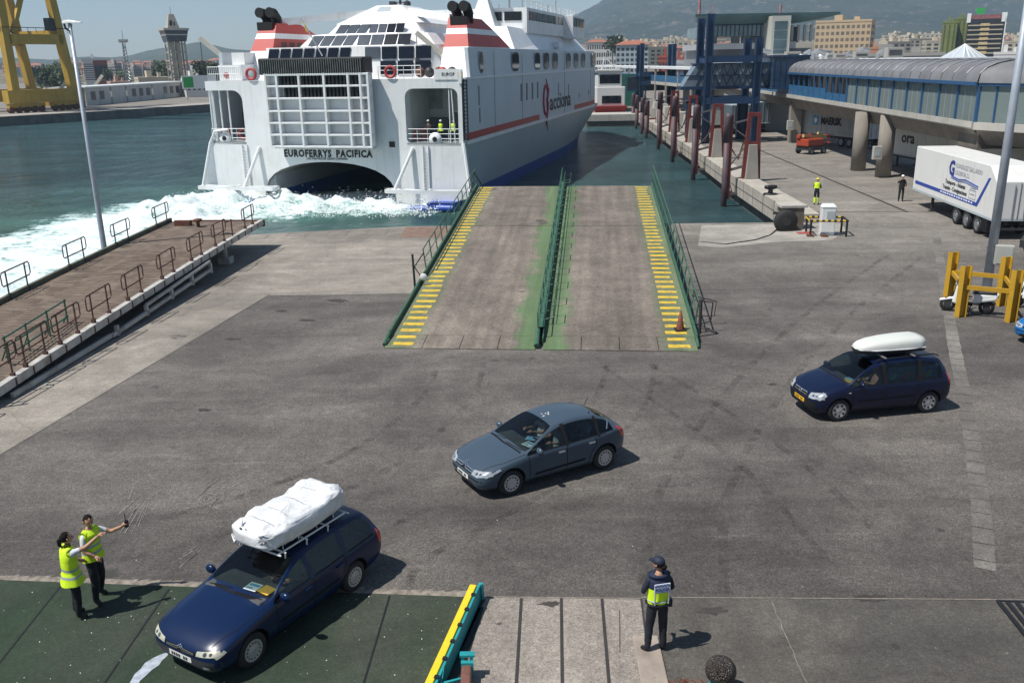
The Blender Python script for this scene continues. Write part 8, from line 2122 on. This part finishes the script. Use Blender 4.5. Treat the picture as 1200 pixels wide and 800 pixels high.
# parked things: low clutter line of white vans/containers behind the sheds
random.seed(41)
for k in range(14):
    x_=random.uniform(105,262);p=G(x_,121-(x_-102)*.115+random.uniform(-3,-1))
    t=thing('storage_container','small pale storage container in the yard behind the far quay sheds','container',(p.x,p.y,0),R(random.uniform(0,60)),'containers behind the far quay')
    mb=MB();mb.box(-3,3,-1.2,1.2,0,2.6);mb.build('box',[whitew,greyw,cream,redw,paleblue][k%5],t)
    mb=MB();mb.box(2.99,3.03,-1.1,1.1,.1,2.5);mb.build('doors',M['ship_grey'],t)
gsn=thing('green_sign','green and white sign board on the far quay behind the ferry','sign',tuple(G(236,117)),R(30));mb=MB();mb.box(-5,5,-.2,.2,3.2,7);mb.build('board',M['white_paint'],gsn);mb=MB();mb.box(-4.6,-1.8,-.26,-.2,3.6,6.6);mb.build('green_mark',mat('sign_green',(.02,.35,.06),.5,var=.1),gsn);mb=MB();mb.box(-4,-3.8,-.1,.1,0,3.2);mb.box(3.8,4,-.1,.1,0,3.2);mb.build('posts',M['steel'],gsn)
# jib cranes lying (yellow sticks)
for i,(x_,y_) in enumerate(((105,105),(64,112))):
    p=G(x_,y_+14);t=thing('mobile_crane','pale jib of a small mobile crane %s'%('beside the banded office block' if i==0 else 'seen through the big yellow crane'),'crane',(p.x,p.y,0),0)
    mb=MB();mb.bar((0,0,2),(5,0,7.5),.7);mb.build('jib',mat('jib_cream',(.55,.52,.45)),t);mb=MB();mb.box(-2,2,-1.2,1.2,.4,2.2);mb.build('carrier',M['crane_yellow'],t)
# town houses on the slopes
hp=[]
def house_proto(lab,grp,W_,D_,H,wl,hip,seed):
    t=block('town_house',lab,'house',0,-500,W_,D_,H,0,wl,4,2 if H<9 else 4,win,'hip' if hip else None,grp);return t
hg1='houses on the slope behind the port'
hps=[house_proto('pale low town house on the slope behind the port',hg1,14,9,7,pink,True,1),house_proto('pale low town house on the slope behind the port',hg1,16,10,9,whitew,True,2),house_proto('pale low town house on the slope behind the port',hg1,18,10,12,cream,False,3),house_proto('pale low town house on the slope behind the port',hg1,14,9,8,pink,False,4)]
uh=[0]*4;random.seed(51)
def put_house(x,y,k):
    global uh
    if not uh[k]: o=hps[k];uh[k]=1
    else: o=copy_tree(hps[k])
    o.location=(x,y,town(x,y));o.rotation_euler=(0,0,R(random.uniform(-30,30)))
for k in range(70):
    Y=random.uniform(900,1500);x_=random.uniform(-20,310);p=AT(x_,80,Y);put_house(p.x,Y,random.choice((0,0,1,3)))
for k in range(80):
    Y=random.uniform(620,1300);x_=random.uniform(690,850);p=AT(x_,70,Y);put_house(p.x,Y,random.choice((0,1,2,3)))
for k in range(46):
    Y=random.uniform(600,1200);x_=random.uniform(1040,1215);p=AT(x_,70,Y);put_house(p.x,Y,random.choice((1,2,3,2)))
# specific right background buildings
def bld(name,lab,xa,xb,yb,yt,Y,wl,nx,nz,D_=16,rz=0,**k):
    a=AT(xa,yb,Y);b_=AT(xb,yb,Y);H_=AT((xa+xb)/2,yt,Y).z
    return block(name,lab,'building',(a.x+b_.x)/2,Y,b_.x-a.x,D_,H_,rz,wl,nx,nz,k.pop('wm',win),**k)
bld('apartment_block','pale blue and cream apartment tower with a red hipped roof left of the blue gantry',722,759,75,53,330,paleblue,7,7,roofm='hip',D_=14)
bld('apartment_block','long whitish apartment row with reddish roof behind the ferry bow',688,712,75,50,560,whitew,9,4,roofm='hip')
bld('apartment_block','second whitish apartment row behind the ferry bow',712,724,75,50,600,whitew,5,4,roofm='hip')
bld('red_building','brick red building between the two blue gantries',772,790,80,68,330,redw,5,2,D_=12);bld('red_building','second brick red building right of the first between the two gantries',789,806,82,71,310,redw,5,2,D_=12)
bld('apartment_block','orange beige block just left of the tall blue gantry',805,822,80,63,380,ochre,4,4,D_=12)
# beige hotel with grid facade
bt2=bld('grid_office','large beige block with a regular grid of deep windows behind the terminal roof',958,1018,66,27,420,mat('hotel_beige',(.50,.38,.24),.85,var=.05,scale=.1),11,8,D_=20,rz=R(-6),wm=mat('hotel_window',(.16,.13,.10),.5,var=.3,scale=.2),ww=.62,wh=.5)
bg2=mat('green_wall',(.16,.19,.045),.8,var=.12,scale=.15)
gb=bld('green_tower','olive green ribbed apartment tower left of the black banded tower',1101,1116,70,28,470,bg2,3,9,D_=18,wm=mat('green_win',(.07,.08,.03),.6,var=.3),ww=.35,wh=.9)
gb2=bld('green_tower','olive green ribbed apartment tower touching the black banded tower',1113,1131,70,24,480,bg2,4,9,D_=18,wm=mat('green_win',(.07,.08,.03)),ww=.3,wh=.9)
# black banded tower
Y=450.;a=AT(1131,70,Y);b_=AT(1169,70,Y);H_=AT(1150,23,Y).z;wd=b_.x-a.x
kb2=thing('black_tower','black high rise with pale horizontal balcony bands and white roof edge','building',((a.x+b_.x)/2,Y,0),-math.atan2((a.x+b_.x)/2,Y))
mb=MB();mb.box(-wd/2,wd/2,-8,8,-2,H_);mb.build('walls',mat('dark_wall',(.018,.018,.022),.4,var=.3,scale=.3),kb2)
for k in range(9):
    z=5+k*(H_-6)/9;mb=MB();mb.box(-wd/2+.4,wd/2-.6,-8.7,-8,z,z+.55);mb.build('balcony_band',mat('band_pale',(.42,.36,.26),.7,var=.2),kb2)
    mb=MB();mb.box(-2.2,1.6,-8.8,-8.7,z-.1,z+1.1);mb.build('balcony_sign',mat('band_warm',(.55,.42,.22),.7,var=.2,scale=1),kb2)
mb=MB();mb.box(-wd/2-.5,-wd/2+1.2,-8.5,8.5,H_-1.5,H_+2.6);mb.box(wd/2-1.6,wd/2+.5,-8.5,8.5,H_-1.5,H_+2.6);mb.box(wd/2,wd/2+.5,-8.5,-7.5,0,H_);mb.build('roof_edge',M['white_paint'],kb2)
mb=MB();mb.box(-wd/2,wd/2,-8,8,H_,H_+1.8);mb.build('roof_terrace',mat('terrace_red',(.22,.08,.08),.8,var=.5,scale=.8),kb2)
mb=MB();mb.box(-4.8,-1.2,-5,-4.6,H_+2.4,H_+5);mb.build('green_sign',mat('sign_green',(.02,.35,.06)),kb2)
bld('brown_tower','orange brown tower block at the right edge behind the lamp pole',1191,1204,70,27,470,mat('orange_wall',(.45,.20,.10),.8,var=.08),3,10,D_=14,ww=.5,wh=.5)
bld('glass_office','low blue green glazed building right of the black tower',1166,1196,70,64,330,whitew,10,1,D_=12,wm=mat('teal_glass',(.05,.22,.28),.2,var=.2),ww=.7,wh=.8)
# glass pyramid
Y=230.;a=AT(1110,70,Y);b_=AT(1147,70,Y);zt=AT(1129,52,Y).z;z0=AT(1129,68,Y).z
py=thing('glass_pyramid','white framed pale glass pyramid skylight in front of the green tower','skylight',((a.x+b_.x)/2,Y,0),R(20))
w2=(b_.x-a.x)/2*.95
mb=MB();mb.box(-w2,w2,-w2,w2,0,z0);mb.build('base',whitew,py)
mb=MB();mb.add([(-w2,-w2,z0),(w2,-w2,z0),(w2,w2,z0),(-w2,w2,z0),(0,0,zt)],[(0,1,4),(1,2,4),(2,3,4),(3,0,4)]);mb.build('glass',mat('pyr_glass',(.45,.50,.54),.3,var=.1,scale=.3),py)
mb=MB();T_=(0,0,zt+.05)
for i,(x,y) in enumerate(((-w2,-w2),(w2,-w2),(w2,w2),(-w2,w2),(0,-w2),(w2,0),(-w2,0),(-w2/2,-w2),(w2/2,-w2))): mb.bar((x,y,z0),T_,.25)
mb.build('ribs',M['white_paint'],py)
# terminal building with big flat roof behind gantry
Y=155.;A_=AT(815,17,Y);B_=AT(985,17,Y)
zr=A_.z;xL,xR=A_.x,B_.x
tb_=thing('ferry_terminal','ferry terminal with a wide dark green flat roof, glazed upper floor and grey stair tower','terminal',(xL,Y,0),0)
Wt=xR-xL
mb=MB();mb.hexa([(2.2,1.5,zr-1.5),(Wt-6,1.5,zr-1.5),(Wt-6,20,zr-1.5),(5.5,20,zr-1.5)],[(0,0,zr-.35),(Wt,0,zr-.35),(Wt+4,22,zr-.35),(4.5,22,zr-.35)]);mb.hexa([(0,0,zr-.35),(Wt,0,zr-.35),(Wt+4,22,zr-.35),(4.5,22,zr-.35)],[(0,0,zr),(Wt,0,zr),(Wt+4,22,zr),(4.5,22,zr)]);mb.build('roof',mat('terminal_roof',(.035,.08,.085),.45,var=.2,scale=.3),tb_)
def ZT(y): return AT(900,y,Y).z
mb=MB();mb.box(3,Wt*.52,3,22,ZT(42),ZT(28));mb.build('glazed_floor',mat('terminal_glass',(.14,.20,.22),.15,var=.3,scale=.3),tb_)
mb=MB()
for k in range(14): x=3+k*(Wt*.52-3)/13;mb.box(x-.08,x+.08,2.9,3,ZT(42),ZT(26));
for k in range(7): x=3+k*(Wt*.52-3)/7;w__=(Wt*.52-3)/7;mb.bar((x,2.6,ZT(27)),(x+w__/2,2.6,ZT(21)),.15);mb.bar((x+w__/2,2.6,ZT(21)),(x+w__,2.6,ZT(27)),.15)
mb.box(3,Wt*.52,2.9,3,ZT(28)-.1,ZT(28)+.3);mb.build('frames',M['gantry_blue'],tb_)
mb=MB();mb.box(2.2,Wt*.50,2,22,ZT(57),ZT(50));mb.box(Wt*.50,Wt-6,3,22,ZT(57),ZT(49));mb.build('parapet_band',mat('terminal_grey',(.36,.37,.38),.6,var=.06,scale=.2),tb_)
mb=MB();mb.box(3,Wt-3,4,24,0,ZT(57));mb.build('lower_floors',mat('terminal_lower',(.15,.16,.17),.6,var=.2,scale=.2),tb_)
mb=MB();mb.box(Wt*.56,Wt*.80,6,20,ZT(50),zr-2);mb.build('dark_core',mat('core_dark',(.03,.04,.06),.4,var=.3,scale=.2),tb_)
mb=MB()
for k in range(8): x=Wt*.54+k*Wt*.045;mb.box(x-.2,x+.2,3.4,3.8,ZT(49),zr-1.8)
for x in (4,9.5,Wt*.33): mb.box(x-.6,x+.6,4,5,ZT(50),ZT(28))
mb.build('columns',mat('col_grey',(.28,.27,.26),.6,var=.1),tb_)
mb=MB();x0_=AT(904,40,Y-2).x-xL;x1_=AT(926,40,Y-2).x-xL;mb.box(x0_,x1_,-2,6,0,ZT(19.5));mb.build('stair_tower',mat('stair_grey',(.40,.40,.36),.8,var=.05,scale=.3),tb_)
mb=MB();xg=x1_-2.6
for y0,y1 in ((26,36),(37,47),(48,58),(59,68)): mb.box(xg,x1_-.5,-2.06,-2,ZT(y1),ZT(y0))
mb.build('stair_window',mat('stair_glass',(.06,.10,.12),.15,var=.4,scale=.3),tb_)
mb=MB();mb.tube([(1.2*1,3,zr),(1.2,3,zr+2.3)],.25,6);mb.tube([(Wt*.13,3,zr),(Wt*.13,3,zr+1.8)],.08,6);mb.tube([(Wt-9,3,zr-1),(Wt-9,3,zr+1.5)],.2,6);mb.build('roof_masts',mat('mast_red',(.4,.2,.2),.6,var=.5,scale=3),tb_)
# low roofscape right of the terminal (white deck roof, ducts)
Y=120.;zq=AT(1000,70,Y).z
lr=thing('terminal_annex','low terminal annex with a long white roof edge behind the walkway roof','building',(AT(905,74,Y).x,Y,0),R(-2))
Wl=AT(1190,74,Y).x-AT(905,74,Y).x
mb=MB();mb.box(0,Wl,3,40,0,zq-.6);mb.build('walls',greyw,lr)
mb=MB();mb.box(-1,Wl+1,2,41,zq-.6,zq);mb.build('roof',M['white_paint'],lr)
random.seed(61)
for k in range(30):
    x=random.uniform(1,Wl*.66);y=random.uniform(5,36);s=random.uniform(.5,1.3);h=random.uniform(.3,1.2);kind=k%4
    nm=['roof_vent','air_unit','roof_duct','air_unit'][kind]
    t=thing(nm,{'roof_vent':'white round roof vent on the low terminal annex','air_unit':'boxy air conditioning unit on the low terminal annex roof','roof_duct':'silver bent duct on the low terminal annex roof'}[nm],'roof equipment',(0,0,0),0,'equipment on the terminal annex roof')
    p=WM[lr.name]@Vector((x,y,zq));t.location=p
    mb=MB()
    if kind==0: mb.lathe([(s*.25,0),(s*.25,h),(s*.4,h),(s*.35,h+.3),(0,h+.4)],n=12);mb.build('vent',M['white_paint'],t,smooth=True)
    elif kind==2: mb.tube([(-s,0,0),(-s,0,h),(0,0,h+.3),(s*1.5,0,h)],.35,8);mb.build('duct',M['steel'],t)
    else: mb.box(-s,s,-s*.6,s*.6,.15,h+.3);mb.build('unit',[whitew,greyw][k%2],t,bevel=.05);mb=MB();mb.box(-s*.8,s*.8,-s*.6-.03,-s*.6,.4,h);mb.build('grille',win,t)
bld('grey_hall','long grey flat hall behind the terminal annex',1000,1100,72,66,260,greyw,20,1,D_=14)
bld('orange_hut','small orange brown building right of the beige grid block',1018,1030,68,58,400,mat('orange_wall',(.45,.20,.10)),3,1,D_=8)
# white boat beyond the ferry bow
bp3=G(708,118);bo2=thing('white_boat','small white passenger vessel with red hull stripe moored beyond the ferry bow','boat',(19.5,178,-2.0+2),0)
mb=MB();mb.hexa([(-3,-4,0),(2.5,-4,0),(2.5,14,0),(-3,14,0)],[(-3.4,-4.5,1.1),(3,-4.5,1.1),(3,14,1.1),(-3.4,14,1.1)]);mb.build('hull',mat('boat_red',(.35,.03,.03),.5,var=.1),bo2)
mb=MB();mb.box(-2.8,2.6,-3.6,12,1.1,4.6);mb.box(-2.6,2.0,-3,8,4.6,7.4);mb.build('cabins',whitew,bo2,bevel=.15)
mb=MB();mb.box(-1.8,1.8,-3.66,-3.58,1.6,3.0);mb.box(-2.2,1.6,-3.06,-2.98,5.2,6.8);mb.build('windows',M['dark_glass'],bo2)
mb=MB();mb.box(-2.9,2.2,-3.2,9,7.4,7.7);mb.tube([(-1.5,0,7.7),(-1.0,0,10)],.15,5);mb.tube([(1.5,1,7.7),(-.5,1,9.6)],.12,5);mb.build('mast',whitew,bo2)
gc=thing('green_hoarding','green netted hoarding beside the far blue gantry','hoarding',(25.2,196,0),0);mb=MB();mb.box(-3,3.5,-.1,.1,0,6.5);mb.build('net',mat('net_green',(.02,.14,.11),.8,var=.3,scale=1),gc);mb=MB()
for x in (-3,0,3.4): mb.box(x-.1,x+.1,.1,.3,0,6.6)
mb.build('posts',M['steel'],gc)
# far walkway roof piece toward the far gantry
fy=thing('far_walkway','distant white roofed walkway running behind the blue gantries','walkway',(34,150,0),R(4))
mb=MB();mb.box(-2,2.5,0,120,4.6,5.2);mb.build('deck',M['concrete_light'],fy);mb=MB();mb.box(-2.3,2.8,0,120,7.6,8.0);mb.build('roof',M['white_paint'],fy);mb=MB();mb.box(-2,-1.9,0,120,5.2,6.4);mb.build('side_panel',mat('panel_louvre',(.03,.16,.34)),fy)
mb=MB()
for k in range(14): mb.box(-2.1,-1.8,k*9,k*9+.5,0,7.6)
mb.build('posts',M['concrete'],fy)
# air: one closed box of thin haze
hb_=MB();hb_.box(-5000,5000,-300,6000,-8.5,900)
hm_=bpy.data.materials.new('haze');hm_.use_nodes=True;n=hm_.node_tree.nodes;n.remove(n['Principled BSDF']);pv=n.new('ShaderNodeVolumePrincipled');pv.inputs['Color'].default_value=(.56,.77,1,1);pv.inputs['Density'].default_value=.00014;pv.inputs['Anisotropy'].default_value=0
hm_.node_tree.links.new(pv.outputs[0],n['Material Output'].inputs['Volume'])
ho=hb_.build('haze',hm_);ho['kind']='stuff';ho['label']='thin pale blue haze filling the air over the harbour';ho['category']='haze'
bpy.context.view_layer.update()
